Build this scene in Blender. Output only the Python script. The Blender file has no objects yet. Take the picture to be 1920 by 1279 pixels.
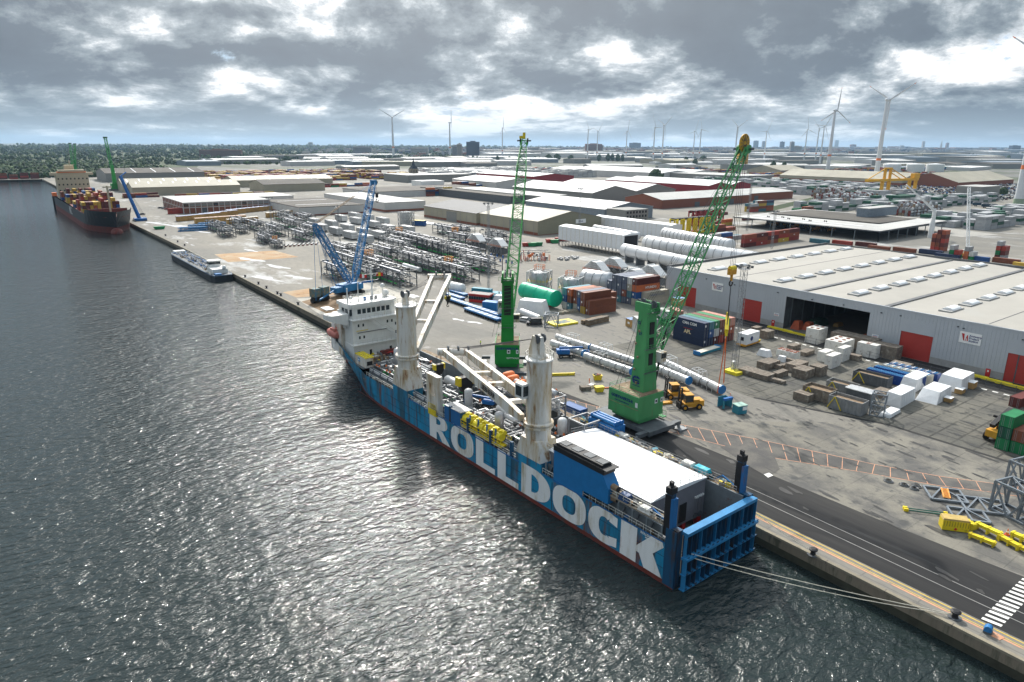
import bpy, math, random
from mathutils import Vector, Matrix
random.seed(7)
R = math.radians
SC = bpy.context.scene
COL = SC.collection
# ---------------------------------------------------------------- camera
CH = 62.0                      # flying height above the quay (m)
PITCH, ROLL, YAW = R(16.0), R(0.40), R(36.7)
_h = Vector((math.sin(YAW), math.cos(YAW), 0)); _r = Vector((math.cos(YAW), -math.sin(YAW), 0)); _u = Vector((0, 0, 1))
FWD = _h*math.cos(PITCH) - _u*math.sin(PITCH); _up = _u*math.cos(PITCH) + _h*math.sin(PITCH)
RT = _r*math.cos(ROLL) + _up*math.sin(ROLL); UP = _up*math.cos(ROLL) - _r*math.sin(ROLL)
cam = bpy.data.cameras.new('camera'); camo = bpy.data.objects.new('camera', cam); COL.objects.link(camo)
cam.lens = 24; cam.sensor_width = 36; cam.clip_start = 1; cam.clip_end = 80000
m3 = Matrix((RT, UP, -FWD)).transposed()
camo.matrix_world = Matrix.Translation((0, 0, CH)) @ m3.to_4x4()
SC.camera = camo
SC.view_settings.view_transform = 'Standard'; SC.view_settings.look = 'None'
SC.view_settings.exposure = 0.10; SC.view_settings.gamma = 1
try:
    SC.cycles.max_bounces = 5; SC.cycles.diffuse_bounces = 2; SC.cycles.glossy_bounces = 2; SC.cycles.transmission_bounces = 2
    SC.cycles.volume_bounces = 1; SC.cycles.sample_clamp_indirect = 3; SC.cycles.use_denoising = True
except Exception: pass

def ray(px, py): return RT*((px-960)/1280) + UP*((639.5-py)/1280) + FWD
def g(px, py, z=0.0):
    d = ray(px, py); t = (z-CH)/d.z
    return Vector((d.x*t, d.y*t, z))
def zat(x, y, py):
    lo, hi = -4.0, 400.0
    for _ in range(50):
        m = (lo+hi)/2; d = Vector((x, y, m-CH)); yy = 639.5-1280*d.dot(UP)/d.dot(FWD)
        if yy > py: lo = m
        else: hi = m
    return lo

# ---------------------------------------------------------------- world, sun
SUN_EL, SUN_AZ = R(39), YAW - R(8)          # azimuth measured from +Y towards +X
W = bpy.data.worlds.new('World'); SC.world = W; W.use_nodes = True
nt = W.node_tree; nt.nodes.clear(); N = nt.nodes.new; L = nt.links.new
def mth(op, a, b=None, c=None, clamp=False, tree=None):
    n = (tree or nt).nodes.new('ShaderNodeMath'); n.operation = op; n.use_clamp = clamp
    for i, v in enumerate((a, b, c)):
        if v is None: continue
        if isinstance(v, (int, float)): n.inputs[i].default_value = v
        else: (tree or nt).links.new(v, n.inputs[i])
    return n.outputs[0]
sky = N('ShaderNodeTexSky'); sky.sky_type = 'NISHITA'; sky.sun_disc = False
sky.sun_elevation = SUN_EL; sky.sun_rotation = SUN_AZ
sky.air_density = 1.2; sky.dust_density = 2.0
skm = N('ShaderNodeVectorMath'); skm.operation = 'SCALE'; skm.inputs['Scale'].default_value = 0.10
L(sky.outputs[0], skm.inputs[0])
tc = N('ShaderNodeTexCoord'); sx = N('ShaderNodeSeparateXYZ'); L(tc.outputs['Generated'], sx.inputs[0])
X, Y, Z = sx.outputs
zc = mth('LOGARITHM', mth('ADD', mth('MAXIMUM', Z, 0.0), 0.045), 2.718)
cb = N('ShaderNodeCombineXYZ'); L(X, cb.inputs[0]); L(Y, cb.inputs[1]); L(mth('MULTIPLY', zc, 0.33), cb.inputs[2])
def wnoise(scale, det, rough, off, dist=0.0, src=None):
    mp = N('ShaderNodeMapping'); L(src or cb.outputs[0], mp.inputs[0]); mp.inputs['Location'].default_value = off
    n = N('ShaderNodeTexNoise'); n.inputs['Scale'].default_value = scale; n.inputs['Detail'].default_value = det
    n.inputs['Roughness'].default_value = rough; n.inputs['Distortion'].default_value = dist
    L(mp.outputs[0], n.inputs['Vector']); return n.outputs['Fac']
big = wnoise(2.0, 2, 0.5, (3.6, 1.2, 0.5)); med = wnoise(6.0, 10, 0.66, (4.2, 1.3, 0), 0.2)
# the same field a step upwards: where it thins towards the light the cloud is bright
med2 = wnoise(6.0, 3, 0.55, (4.2, 1.3, 0.05), 0.1); med1 = wnoise(6.0, 3, 0.55, (4.2, 1.3, 0), 0.1)
fine = wnoise(17, 8, 0.66, (0, 0, 2), 0.1)
dens = mth('ADD', mth('MULTIPLY', big, 0.66), mth('MULTIPLY', med, 0.74))
dens = mth('ADD', dens, mth('MULTIPLY', mth('SUBTRACT', fine, 0.5), 0.20))
lit = mth('MULTIPLY', mth('SUBTRACT', med1, med2), 0.85)
val = mth('SUBTRACT', dens, lit)
cr = N('ShaderNodeValToRGB'); L(val, cr.inputs[0])
e = cr.color_ramp.elements
e[0].position = 0.53; e[0].color = (1.15, 1.15, 1.15, 1); e[1].position = 0.94; e[1].color = (0.11, 0.14, 0.18, 1)
for p, c in ((0.582, (0.92, 0.94, 0.95)), (0.615, (0.56, 0.61, 0.65)), (0.66, (0.28, 0.335, 0.38)), (0.73, (0.135, 0.175, 0.22))):
    q = e.new(p); q.color = (*c, 1)
cov = N('ShaderNodeMapRange'); cov.interpolation_type = 'SMOOTHSTEP'; L(dens, cov.inputs[0]); cov.inputs[1].default_value = 0.47; cov.inputs[2].default_value = 0.53
mixc = N('ShaderNodeMix'); mixc.data_type = 'RGBA'; L(cov.outputs[0], mixc.inputs[0]); mixs = N('ShaderNodeMix'); mixs.data_type = 'RGBA'; mixs.inputs[0].default_value = 0.8; L(skm.outputs[0], mixs.inputs[6]); mixs.inputs[7].default_value = (0.30, 0.50, 0.74, 1); L(mixs.outputs[2], mixc.inputs[6]); L(cr.outputs[0], mixc.inputs[7])
# far clouds close to the horizon merge into one pale blue-grey band
hz = N('ShaderNodeMapRange'); hz.interpolation_type = 'SMOOTHSTEP'; L(Z, hz.inputs[0]); hz.inputs[1].default_value = -0.01; hz.inputs[2].default_value = 0.075
hz.inputs[3].default_value = 0.62; hz.inputs[4].default_value = 0.0
mix2 = N('ShaderNodeMix'); mix2.data_type = 'RGBA'; L(hz.outputs[0], mix2.inputs[0]); L(mixc.outputs[2], mix2.inputs[6]); mix2.inputs[7].default_value = (0.45, 0.56, 0.64, 1)
# thin cloud around the sun is the brightest part of the sky
dt = N('ShaderNodeVectorMath'); dt.operation = 'DOT_PRODUCT'; L(tc.outputs['Generated'], dt.inputs[0])
dt.inputs[1].default_value = (math.sin(SUN_AZ)*math.cos(SUN_EL), math.cos(SUN_AZ)*math.cos(SUN_EL), math.sin(SUN_EL))
cd = mth('MAXIMUM', dt.outputs['Value'], 0.0)
glow = mth('ADD', mth('MULTIPLY', mth('POWER', cd, 6), 0.40), mth('MULTIPLY', mth('POWER', cd, 80), 30.0))
gl = N('ShaderNodeVectorMath'); gl.operation = 'SCALE'; gl.inputs[0].default_value = (1.0, 0.96, 0.90); L(glow, gl.inputs['Scale'])
zb = N('ShaderNodeVectorMath'); zb.operation = 'SCALE'; L(mix2.outputs[2], zb.inputs[0]); L(mth('ADD', mth('MULTIPLY', mth('MAXIMUM', mth('SUBTRACT', Z, 0.2), 0.0), 2.4), 1.0), zb.inputs['Scale'])   # overcast sky brightens towards the zenith
ad = N('ShaderNodeVectorMath'); ad.operation = 'ADD'; L(zb.outputs[0], ad.inputs[0]); L(gl.outputs[0], ad.inputs[1])
bg = N('ShaderNodeBackground'); bg.inputs[1].default_value = 1.0; L(ad.outputs[0], bg.inputs[0])
wo = N('ShaderNodeOutputWorld'); L(bg.outputs[0], wo.inputs[0])

sl = bpy.data.lights.new('sun', 'SUN'); sl.energy = 3.5; sl.angle = R(0.8); sl.color = (1.0, 0.95, 0.87)
so_ = bpy.data.objects.new('sun', sl); COL.objects.link(so_)
sdir = Vector((math.sin(SUN_AZ)*math.cos(SUN_EL), math.cos(SUN_AZ)*math.cos(SUN_EL), math.sin(SUN_EL)))
so_.rotation_euler = (-sdir).to_track_quat('-Z', 'Y').to_euler(); so_.location = (0, 0, 300)

# ---------------------------------------------------------------- materials
MATS = {}
def mat(name, col, rough=0.65, metal=0.0, var=0.18, scale=0.6, stain=None, streak=False, bump=0.0, rnd=0.0, spec=0.35):
    """procedural surface: base colour broken by soft noise, optional stains (colour, amount, scale)"""
    if name in MATS: return MATS[name]
    m = bpy.data.materials.new(name); m.use_nodes = True; t = m.node_tree; t.nodes.clear()
    n = t.nodes.new; l = t.links.new
    out = n('ShaderNodeOutputMaterial'); b = n('ShaderNodeBsdfPrincipled'); l(b.outputs[0], out.inputs[0])
    b.inputs['Roughness'].default_value = rough; b.inputs['Metallic'].default_value = metal
    b.inputs['Specular IOR Level'].default_value = spec
    co = n('ShaderNodeTexCoord'); mp = n('ShaderNodeMapping'); l(co.outputs['Object'], mp.inputs[0])
    if streak: mp.inputs['Scale'].default_value = (1, 1, 0.16)
    nz = n('ShaderNodeTexNoise'); nz.inputs['Scale'].default_value = scale; nz.inputs['Detail'].default_value = 6; nz.inputs['Roughness'].default_value = 0.62
    l(mp.outputs[0], nz.inputs['Vector'])
    mr = n('ShaderNodeMapRange'); l(nz.outputs['Fac'], mr.inputs[0]); mr.inputs[1].default_value = 0.3; mr.inputs[2].default_value = 0.7
    mr.inputs[3].default_value = 1-var; mr.inputs[4].default_value = 1+var*0.7
    hsv = n('ShaderNodeHueSaturation'); hsv.inputs['Color'].default_value = (*col, 1)
    v = mr.outputs[0]
    if rnd:
        oi = n('ShaderNodeObjectInfo'); v = mth('MULTIPLY', v, mth('ADD', mth('MULTIPLY', oi.outputs['Random'], rnd, tree=t), 1-rnd/2, tree=t), tree=t)
    l(v, hsv.inputs['Value']); c = hsv.outputs[0]
    for sc_, amt, ss in ([stain] if stain and not isinstance(stain, list) else (stain or [])):
        n2 = n('ShaderNodeTexNoise'); n2.inputs['Scale'].default_value = ss; n2.inputs['Detail'].default_value = 8; n2.inputs['Roughness'].default_value = 0.68
        l(mp.outputs[0], n2.inputs['Vector'])
        m2 = n('ShaderNodeMapRange'); l(n2.outputs['Fac'], m2.inputs[0]); m2.inputs[1].default_value = 0.66-amt*0.3; m2.inputs[2].default_value = 0.74-amt*0.22
        m2.inputs[3].default_value = 0; m2.inputs[4].default_value = 0.85
        mx = n('ShaderNodeMix'); mx.data_type = 'RGBA'; l(m2.outputs[0], mx.inputs[0]); l(c, mx.inputs[6]); mx.inputs[7].default_value = (*sc_, 1)
        c = mx.outputs[2]
    l(c, b.inputs['Base Color'])
    if bump:
        bp = n('ShaderNodeBump'); bp.inputs['Strength'].default_value = bump; bp.inputs['Distance'].default_value = 0.1
        l(nz.outputs['Fac'], bp.inputs['Height']); l(bp.outputs[0], b.inputs['Normal'])
    MATS[name] = m; return m
RUST = (0.16, 0.06, 0.022); DIRT = (0.06, 0.05, 0.04)
mat('hull_blue', (0.012, 0.24, 0.43), 0.5, var=0.25, scale=0.35, stain=[((0.03, 0.075, 0.10), 0.62, 0.33), (RUST, 0.42, 0.45), ((0.10, 0.22, 0.30), 0.1, 1.1)], streak=True)
mat('deck_blue', (0.018, 0.13, 0.33), 0.5, stain=(RUST, 0.25, 0.6), streak=True)
mat('funnel_blue', (0.014, 0.17, 0.42), 0.45, var=0.10)
mat('gate_light', (0.025, 0.20, 0.42), 0.5, stain=(RUST, 0.15, 0.8))
mat('gate_dark', (0.010, 0.07, 0.15), 0.6, stain=((0.05, 0.03, 0.018), 0.55, 0.8), streak=True)
mat('black_steel', (0.018, 0.018, 0.02), 0.6, var=0.3)
mat('rubber', (0.02, 0.02, 0.02), 0.8)
mat('boot_red', (0.17, 0.035, 0.025), 0.65, stain=((0.05, 0.05, 0.045), 0.45, 0.7))
mat('letter_white', (0.80, 0.81, 0.79), 0.55, var=0.10, scale=0.3, stain=[((0.46, 0.40, 0.27), 0.50, 0.35), (RUST, 0.16, 0.6)], streak=True)
mat('crane_cream', (0.68, 0.66, 0.61), 0.5, var=0.13, scale=0.4, stain=[((0.48, 0.36, 0.19), 0.62, 0.45), ((0.22, 0.085, 0.03), 0.36, 0.9)], streak=True)
mat('white_paint', (0.74, 0.75, 0.74), 0.5, var=0.07, scale=0.3)
mat('ship_white', (0.74, 0.74, 0.71), 0.5, var=0.10, stain=((0.45, 0.35, 0.22), 0.12, 0.6), streak=True)
mat('ship_grey', (0.16, 0.185, 0.20), 0.6, stain=(RUST, 0.2, 0.5))
mat('deck_rust', (0.23, 0.16, 0.10), 0.85, var=0.4, scale=0.9, stain=((0.34, 0.28, 0.20), 0.5, 0.6))
mat('hold_floor', (0.36, 0.30, 0.23), 0.85, var=0.3, scale=0.4)
mat('railing', (0.60, 0.59, 0.53), 0.6)
mat('glass_dark', (0.02, 0.03, 0.035), 0.12, spec=0.6)
mat('steel', (0.26, 0.27, 0.28), 0.5, metal=0.3, var=0.25)
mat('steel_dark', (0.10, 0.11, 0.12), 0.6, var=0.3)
mat('silver', (0.50, 0.51, 0.52), 0.35, metal=0.55, var=0.15)
mat('pipe_white', (0.62, 0.63, 0.63), 0.42, metal=0.2, var=0.15, scale=1.2, stain=((0.35, 0.25, 0.2), 0.1, 1.0))
mat('pipe_green', (0.03, 0.42, 0.08), 0.5)
mat('orange', (0.75, 0.20, 0.06), 0.6)
mat('yellow', (0.72, 0.55, 0.02), 0.5, stain=((0.2, 0.14, 0.03), 0.22, 0.9))
mat('yellow_bright', (0.80, 0.66, 0.03), 0.5)
mat('blue_machine', (0.01, 0.13, 0.40), 0.45, var=0.25)
mat('blue_box', (0.02, 0.17, 0.42), 0.5, stain=(RUST, 0.1, 1.0), streak=True)
mat('teal', (0.03, 0.22, 0.30), 0.6, stain=(RUST, 0.2, 1.0))
mat('crane_green', (0.065, 0.30, 0.105), 0.45, var=0.12, stain=((0.16, 0.13, 0.07), 0.24, 0.35), streak=True)
mat('crane_green_bright', (0.012, 0.26, 0.035), 0.42, var=0.10)
mat('navy_text', (0.01, 0.03, 0.16), 0.5)
mat('white_text', (0.85, 0.85, 0.83), 0.5, var=0.03)
mat('red', (0.50, 0.03, 0.025), 0.5)
mat('door_red', (0.42, 0.045, 0.035), 0.5, var=0.06, scale=0.5)
mat('tarp_white', (0.74, 0.75, 0.76), 0.5, var=0.08, scale=0.8, bump=0.6)
mat('tarp_dirty', (0.66, 0.65, 0.61), 0.6, var=0.16, scale=0.8, stain=((0.35, 0.30, 0.22), 0.35, 1.2), bump=0.6)
mat('tarp_green', (0.0, 0.42, 0.23), 0.42, var=0.12, scale=0.8, bump=0.8)
mat('wood_grey', (0.21, 0.175, 0.14), 0.85, var=0.35, scale=1.2, stain=((0.36, 0.33, 0.28), 0.4, 0.8), rnd=0.3)
mat('wood_tan', (0.42, 0.26, 0.10), 0.75, var=0.2, rnd=0.2)
mat('rope', (0.62, 0.58, 0.48), 0.8)
mat('cable', (0.05, 0.05, 0.055), 0.6)
mat('sling_orange', (0.72, 0.13, 0.02), 0.6)
mat('brick_red', (0.24, 0.085, 0.05), 0.85, var=0.2, scale=2)
mat('forklift_yellow', (0.62, 0.30, 0.03), 0.5, var=0.2)

# ---------------------------------------------------------------- mesh builder
class MB:
    def __init__(s): s.v = []; s.f = []; s.mi = []; s.ms = []; s.M = None
    def add(s, vs, fs, m):
        if m not in s.ms: s.ms.append(m)
        k = s.ms.index(m); b = len(s.v)
        if s.M is not None: vs = [s.M @ Vector(p) for p in vs]
        s.v.extend([tuple(p) for p in vs]); s.f.extend([tuple(i+b for i in f) for f in fs]); s.mi.extend([k]*len(fs)); return s
    def bx(s, x0, x1, y0, y1, z0, z1, m, bottom=True):
        vs = [(x0,y0,z0),(x1,y0,z0),(x1,y1,z0),(x0,y1,z0),(x0,y0,z1),(x1,y0,z1),(x1,y1,z1),(x0,y1,z1)]
        fs = [(4,5,6,7),(0,1,5,4),(1,2,6,5),(2,3,7,6),(3,0,4,7)]
        if bottom: fs.append((3,2,1,0))
        return s.add(vs, fs, m)
    def box(s, c, d, m, rz=0):
        cx, cy, cz = c; x, y, z = d[0]/2, d[1]/2, d[2]/2; ca, sa = math.cos(rz), math.sin(rz)
        vs = [(cx+a*x*ca-b*y*sa, cy+a*x*sa+b*y*ca, cz+c_*z) for c_ in (-1,1) for a, b in ((-1,-1),(1,-1),(1,1),(-1,1))]
        return s.add(vs, [(4,5,6,7),(0,1,5,4),(1,2,6,5),(2,3,7,6),(3,0,4,7),(3,2,1,0)], m)
    def bar(s, p, q, w, m, h=None, w2=None, h2=None):
        p, q = Vector(p), Vector(q); d = q-p
        if d.length < 1e-6: return s
        d.normalize(); u = Vector((0,0,1)) if abs(d.z) < 0.97 else Vector((0,1,0))
        a = d.cross(u).normalized(); b = a.cross(d).normalized(); h = h or w; w2 = w2 or w; h2 = h2 or h
        vs = [p+a*i*w/2+b*j*h/2 for i, j in ((-1,-1),(1,-1),(1,1),(-1,1))]+[q+a*i*w2/2+b*j*h2/2 for i, j in ((-1,-1),(1,-1),(1,1),(-1,1))]
        return s.add(vs, [(0,1,2,3),(7,6,5,4),(0,4,5,1),(1,5,6,2),(2,6,7,3),(3,7,4,0)], m)
    def tube(s, p, q, r, m, n=8, r2=None, caps=True):
        p, q = Vector(p), Vector(q); d = (q-p)
        if d.length < 1e-6: return s
        d.normalize(); u = Vector((0,0,1)) if abs(d.z) < 0.97 else Vector((0,1,0))
        a = d.cross(u).normalized(); b = a.cross(d).normalized(); r2 = r if r2 is None else r2
        vs = []
        for c, rr in ((p, r), (q, r2)):
            for i in range(n):
                t = 2*math.pi*i/n; vs.append(c+a*math.cos(t)*rr+b*math.sin(t)*rr)
        fs = [(i, (i+1) % n, n+(i+1) % n, n+i) for i in range(n)]
        fs = [(f[3], f[2], f[1], f[0]) for f in fs]
        if caps: fs += [tuple(range(n)), tuple(reversed(range(n, 2*n)))]
        return s.add(vs, fs, m)
    def path(s, pts, r, m, n=6):
        for a, b in zip(pts[:-1], pts[1:]): s.tube(a, b, r, m, n)
        return s
    def lathe(s, prof, m, n=16, c=(0,0,0), ax='z', caps=True):
        vs = []
        for r, z in prof:
            for i in range(n):
                t = 2*math.pi*i/n; x, y = r*math.cos(t), r*math.sin(t)
                vs.append({'z': (c[0]+x, c[1]+y, c[2]+z), 'y': (c[0]+x, c[1]+z, c[2]+y), 'x': (c[0]+z, c[1]+x, c[2]+y)}[ax])
        fs = [(j*n+i, j*n+(i+1) % n, (j+1)*n+(i+1) % n, (j+1)*n+i) for j in range(len(prof)-1) for i in range(n)]
        if caps: fs += [tuple(reversed(range(n))), tuple(range((len(prof)-1)*n, len(prof)*n))]
        return s.add(vs, fs, m)
    def prism(s, poly, z0, z1, m):
        n = len(poly); vs = [(p[0], p[1], z0) for p in poly]+[(p[0], p[1], z1) for p in poly]
        ar = sum(poly[i][0]*poly[(i+1) % n][1]-poly[(i+1) % n][0]*poly[i][1] for i in range(n))
        fs = [tuple(reversed(range(n))), tuple(range(n, 2*n))]+[(i, (i+1) % n, n+(i+1) % n, n+i) for i in range(n)]
        if ar < 0: fs = [tuple(reversed(f)) for f in fs]
        return s.add(vs, fs, m)
    def xz(s, poly, y0, y1, m):      # prism extruded along y, poly in (x,z)
        n = len(poly); vs = [(p[0], y0, p[1]) for p in poly]+[(p[0], y1, p[1]) for p in poly]
        return s.add(vs, [tuple(range(n)), tuple(reversed(range(n, 2*n)))]+[(i, n+i, n+(i+1) % n, (i+1) % n) for i in range(n)], m)
    def yz(s, poly, x0, x1, m):
        n = len(poly); vs = [(x0, p[0], p[1]) for p in poly]+[(x1, p[0], p[1]) for p in poly]
        return s.add(vs, [tuple(reversed(range(n))), tuple(range(n, 2*n))]+[(i, (i+1) % n, n+(i+1) % n, n+i) for i in range(n)], m)
    def sph(s, c, r, m, n=10, k=6, sz=1.0):
        prof = [(max(0.001, r*math.cos(-math.pi/2+math.pi*i/k)), r*sz*math.sin(-math.pi/2+math.pi*i/k)) for i in range(k+1)]
        return s.lathe(prof, m, n, c)
    def lattice(s, p, q, w, m, n, rc=0.12, rb=0.07, w0=None, w1=None, ends=0.12, h=None):
        """four-chord lattice boom from p to q; tapers over its end sections"""
        p, q = Vector(p), Vector(q); d = (q-p); Ln = d.length; d.normalize(); u = Vector((0,0,1)) if abs(d.z) < 0.995 else Vector((1,0,0))
        a = d.cross(u).normalized(); b = a.cross(d).normalized(); w0 = w0 or w; w1 = w1 or w; h = h or w
        def cs(t):
            k = w
            if t < ends: k = w0+(w-w0)*t/ends
            elif t > 1-ends: k = w1+(w-w1)*(1-t)/ends
            o = p+d*Ln*t; return [o+a*i*k/2+b*j*k*(h/w)/2 for i, j in ((-1,-1),(1,-1),(1,1),(-1,1))]
        prev = cs(0)
        for i in range(1, n+1):
            cur = cs(i/n)
            for j in range(4):
                s.bar(prev[j], cur[j], rc*2, m)
                k = (j+1) % 4
                s.bar(cur[j], cur[k], rb*2, m)
                if i % 2: s.bar(prev[j], cur[k], rb*2, m)
                else: s.bar(prev[k], cur[j], rb*2, m)
            prev = cur
        return s
    def rail(s, pts, h=1.1, m='railing', sp=2.0, r=0.035, mid=True):
        for a, b in zip(pts[:-1], pts[1:]):
            a, b = Vector(a), Vector(b); k = max(1, int((b-a).length/sp)); up = Vector((0,0,h))
            s.bar(a+up, b+up, r*2, m)
            if mid: s.bar(a+up*0.5, b+up*0.5, r*1.6, m)
            for i in range(k+1):
                c = a+(b-a)*i/k; s.bar(c, c+up, r*2, m)
        return s
    def wrap(s, x, y, z, m, sag=0.12, n=4, seed=0, taper=0.04):
        """tarpaulin-wrapped load: a box skin whose grid is pulled about"""
        rd = random.Random(seed); gx, gy, gz = n+2, n+1, n
        for face in range(5):
            A, B = {0: (gx, gy), 1: (gx, gz), 2: (gx, gz), 3: (gy, gz), 4: (gy, gz)}[face]
            vs = []
            for i in range(A+1):
                for j in range(B+1):
                    a, b = i/A-0.5, j/B-0.5; e_ = (0.5-abs(a))*(0.5-abs(b))*4
                    o = rd.uniform(-1, 1)*sag*min(1, e_*3)
                    if face == 0: P = [a*x, b*y, z+o*0.8]
                    elif face in (1, 2): sg = -1 if face == 1 else 1; P = [a*x, sg*(y/2+o), (b+0.5)*z]
                    else: sg = -1 if face == 3 else 1; P = [sg*(x/2+o), a*y, (b+0.5)*z]
                    k = 1-taper*(P[2]/z); vs.append((P[0]*k, P[1]*k, P[2]))
            fs = [(i*(B+1)+j, (i+1)*(B+1)+j, (i+1)*(B+1)+j+1, i*(B+1)+j+1) for i in range(A) for j in range(B)]
            if face in (2, 3): fs = [tuple(reversed(f)) for f in fs]
            s.add(vs, fs, m)
        return s
    def mesh(s, name, smooth=False):
        me = bpy.data.meshes.new(name); me.from_pydata(s.v, [], s.f)
        for n in s.ms: me.materials.append(MATS[n] if isinstance(n, str) else n)
        me.polygons.foreach_set('material_index', s.mi)
        if smooth: me.polygons.foreach_set('use_smooth', [True]*len(s.f))
        me.update(); return me
def obj(name, mb, parent=None, smooth=False, loc=None, rz=None, label=None):
    me = mb.mesh(name, smooth) if isinstance(mb, MB) else mb
    if smooth and isinstance(mb, MB):
        try:
            me.set_sharp_from_angle(angle=R(40))
        except Exception: pass
    o = bpy.data.objects.new(name, me); COL.objects.link(o)
    if parent: o.parent = parent
    if loc is not None: o.location = loc
    if rz is not None: o.rotation_euler.z = rz
    if label: o['label'] = label
    return o
def thing(name, label, cat, loc=(0,0,0), rz=0, group=None):
    o = bpy.data.objects.new(name, None); COL.objects.link(o); o.location = loc; o.rotation_euler.z = rz
    o.empty_display_size = 0.5
    o['label'] = label; o['category'] = cat
    if group: o['group'] = group
    return o
def tag(o, label, cat, group=None):
    o['label'] = label; o['category'] = cat
    if group: o['group'] = group
    return o
def struct(name, mb, kind='structure', label=None):
    o = obj(name, mb); o['kind'] = kind
    if label: o['label'] = label
    return o
def dup(root, loc, rz=0, label=None, group=None, scale=None):
    r = root.copy(); COL.objects.link(r); r.location = loc; r.rotation_euler.z = rz
    if label: r['label'] = label
    if group: r['group'] = group
    if scale: r.scale = scale
    for ch in list(root.children):
        c = ch.copy(); COL.objects.link(c); c.parent = r
        for gc in list(ch.children):
            d = gc.copy(); COL.objects.link(d); d.parent = c
    return r
def text_mesh(body, size, m, bold=0.0, ext=0.01, align='CENTER'):
    cu = bpy.data.curves.new('lettering', 'FONT'); cu.body = body; cu.size = size; cu.offset = bold; cu.extrude = ext
    cu.align_x = align; cu.align_y = 'CENTER'; cu.resolution_u = 3
    o = bpy.data.objects.new('tmp', cu); COL.objects.link(o)
    dg = bpy.context.evaluated_depsgraph_get(); dg.update()
    me = bpy.data.meshes.new_from_object(o.evaluated_get(dg)); bpy.data.objects.remove(o); me.materials.clear(); me.materials.append(MATS[m]); return me
def text(body, size, m, parent, loc, right, up, bold=0.0, name='lettering', align='CENTER'):
    """lettering whose reading direction is `right` and whose top is `up` (local axes of the parent)"""
    me = text_mesh(body, size, m, bold, align=align); r_ = Vector(right).normalized(); u_ = Vector(up).normalized(); n_ = r_.cross(u_)
    M4 = Matrix((r_, u_, n_)).transposed().to_4x4(); M4.translation = Vector(loc)+n_*0.02; me.transform(M4)
    o = bpy.data.objects.new(name, me); COL.objects.link(o); o.parent = parent; return o
# ---------------------------------------------------------------- water and quay ground
WZ = -3.0
def ground_mat(name, base, patch, pscale, stain, sscale, samt, joints=None, rough=0.8, stretch=(1, 1), gloss=0.0):
    m = bpy.data.materials.new(name); m.use_nodes = True; t = m.node_tree; t.nodes.clear(); n = t.nodes.new; l = t.links.new
    out = n('ShaderNodeOutputMaterial'); b = n('ShaderNodeBsdfPrincipled'); l(b.outputs[0], out.inputs[0]); b.inputs['Roughness'].default_value = rough
    b.inputs['Specular IOR Level'].default_value = 0.14
    co = n('ShaderNodeNewGeometry'); mp = n('ShaderNodeMapping'); l(co.outputs['Position'], mp.inputs[0]); mp.inputs['Scale'].default_value = (stretch[0], stretch[1], 1)
    def nz(sc, d, r_=0.6, src=mp.outputs[0], loc=None):
        k = n('ShaderNodeTexNoise'); k.inputs['Scale'].default_value = sc; k.inputs['Detail'].default_value = d; k.inputs['Roughness'].default_value = r_
        if loc:
            m_ = n('ShaderNodeMapping'); m_.inputs['Location'].default_value = loc; l(src, m_.inputs[0]); src = m_.outputs[0]
        l(src, k.inputs['Vector']); return k.outputs['Fac']
    def rng(v, a, b_, c=0., d=1.):
        k = n('ShaderNodeMapRange'); l(v, k.inputs[0]); k.inputs[1].default_value = a; k.inputs[2].default_value = b_; k.inputs[3].default_value = c; k.inputs[4].default_value = d; return k.outputs[0]
    def mix(f, a, c):
        k = n('ShaderNodeMix'); k.data_type = 'RGBA'; l(f, k.inputs[0])
        for i, v in ((6, a), (7, c)):
            if isinstance(v, tuple): k.inputs[i].default_value = (*v, 1)
            else: l(v, k.inputs[i])
        return k.outputs[2]
    c = mix(rng(nz(pscale, 8), 0.42, 0.60), base, patch)
    c = mix(rng(nz(pscale*0.27, 3, 0.5, loc=(40, 7, 0)), 0.35, 0.7, 0, 0.5), c, tuple(x*0.72 for x in base))
    sf = rng(nz(sscale, 7, 0.7, loc=(11, 3, 0)), 0.70-samt*0.3, 0.76-samt*0.25, 0, 0.8)
    c = mix(sf, c, stain)
    fine = rng(nz(pscale*22, 4, 0.7), 0.3, 0.7, 0.86, 1.1)
    h = n('ShaderNodeHueSaturation'); l(fine, h.inputs['Value']); l(c, h.inputs['Color']); c = h.outputs[0]
    if joints:
        jw, jh, jm, jc = joints
        br = n('ShaderNodeTexBrick'); br.offset = 0; l(co.outputs['Position'], br.inputs['Vector']); br.inputs['Scale'].default_value = 1; br.inputs['Brick Width'].default_value = jw; br.inputs['Row Height'].default_value = jh
        br.inputs['Mortar Size'].default_value = jm; br.inputs['Mortar Smooth'].default_value = 0.3
        jf = mth('MULTIPLY', br.outputs['Fac'], rng(nz(0.15, 4), 0.35, 0.6, 0.1, 0.75), tree=t)
        c = mix(jf, c, jc)
    l(c, b.inputs['Base Color'])
    if gloss: l(rng(sf, 0, 0.8, rough, rough-gloss), b.inputs['Roughness'])
    MATS[name] = m; return m
ground_mat('yard_concrete', (0.225, 0.212, 0.185), (0.20, 0.19, 0.172), 0.06, (0.075, 0.072, 0.068), 0.30, 0.52, (12, 8, 0.12, (0.13, 0.125, 0.115)), gloss=0.35, stretch=(1, 0.5))
ground_mat('yard_far', (0.26, 0.242, 0.207), (0.18, 0.174, 0.158), 0.018, (0.46, 0.46, 0.45), 0.03, 0.5, (14, 9, 0.12, (0.19, 0.185, 0.17)), stretch=(1, 0.4))
ground_mat('asphalt', (0.030, 0.030, 0.031), (0.058, 0.056, 0.053), 0.10, (0.035, 0.035, 0.036), 0.3, 0.3, stretch=(1, 0.07), gloss=0.3)
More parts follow.
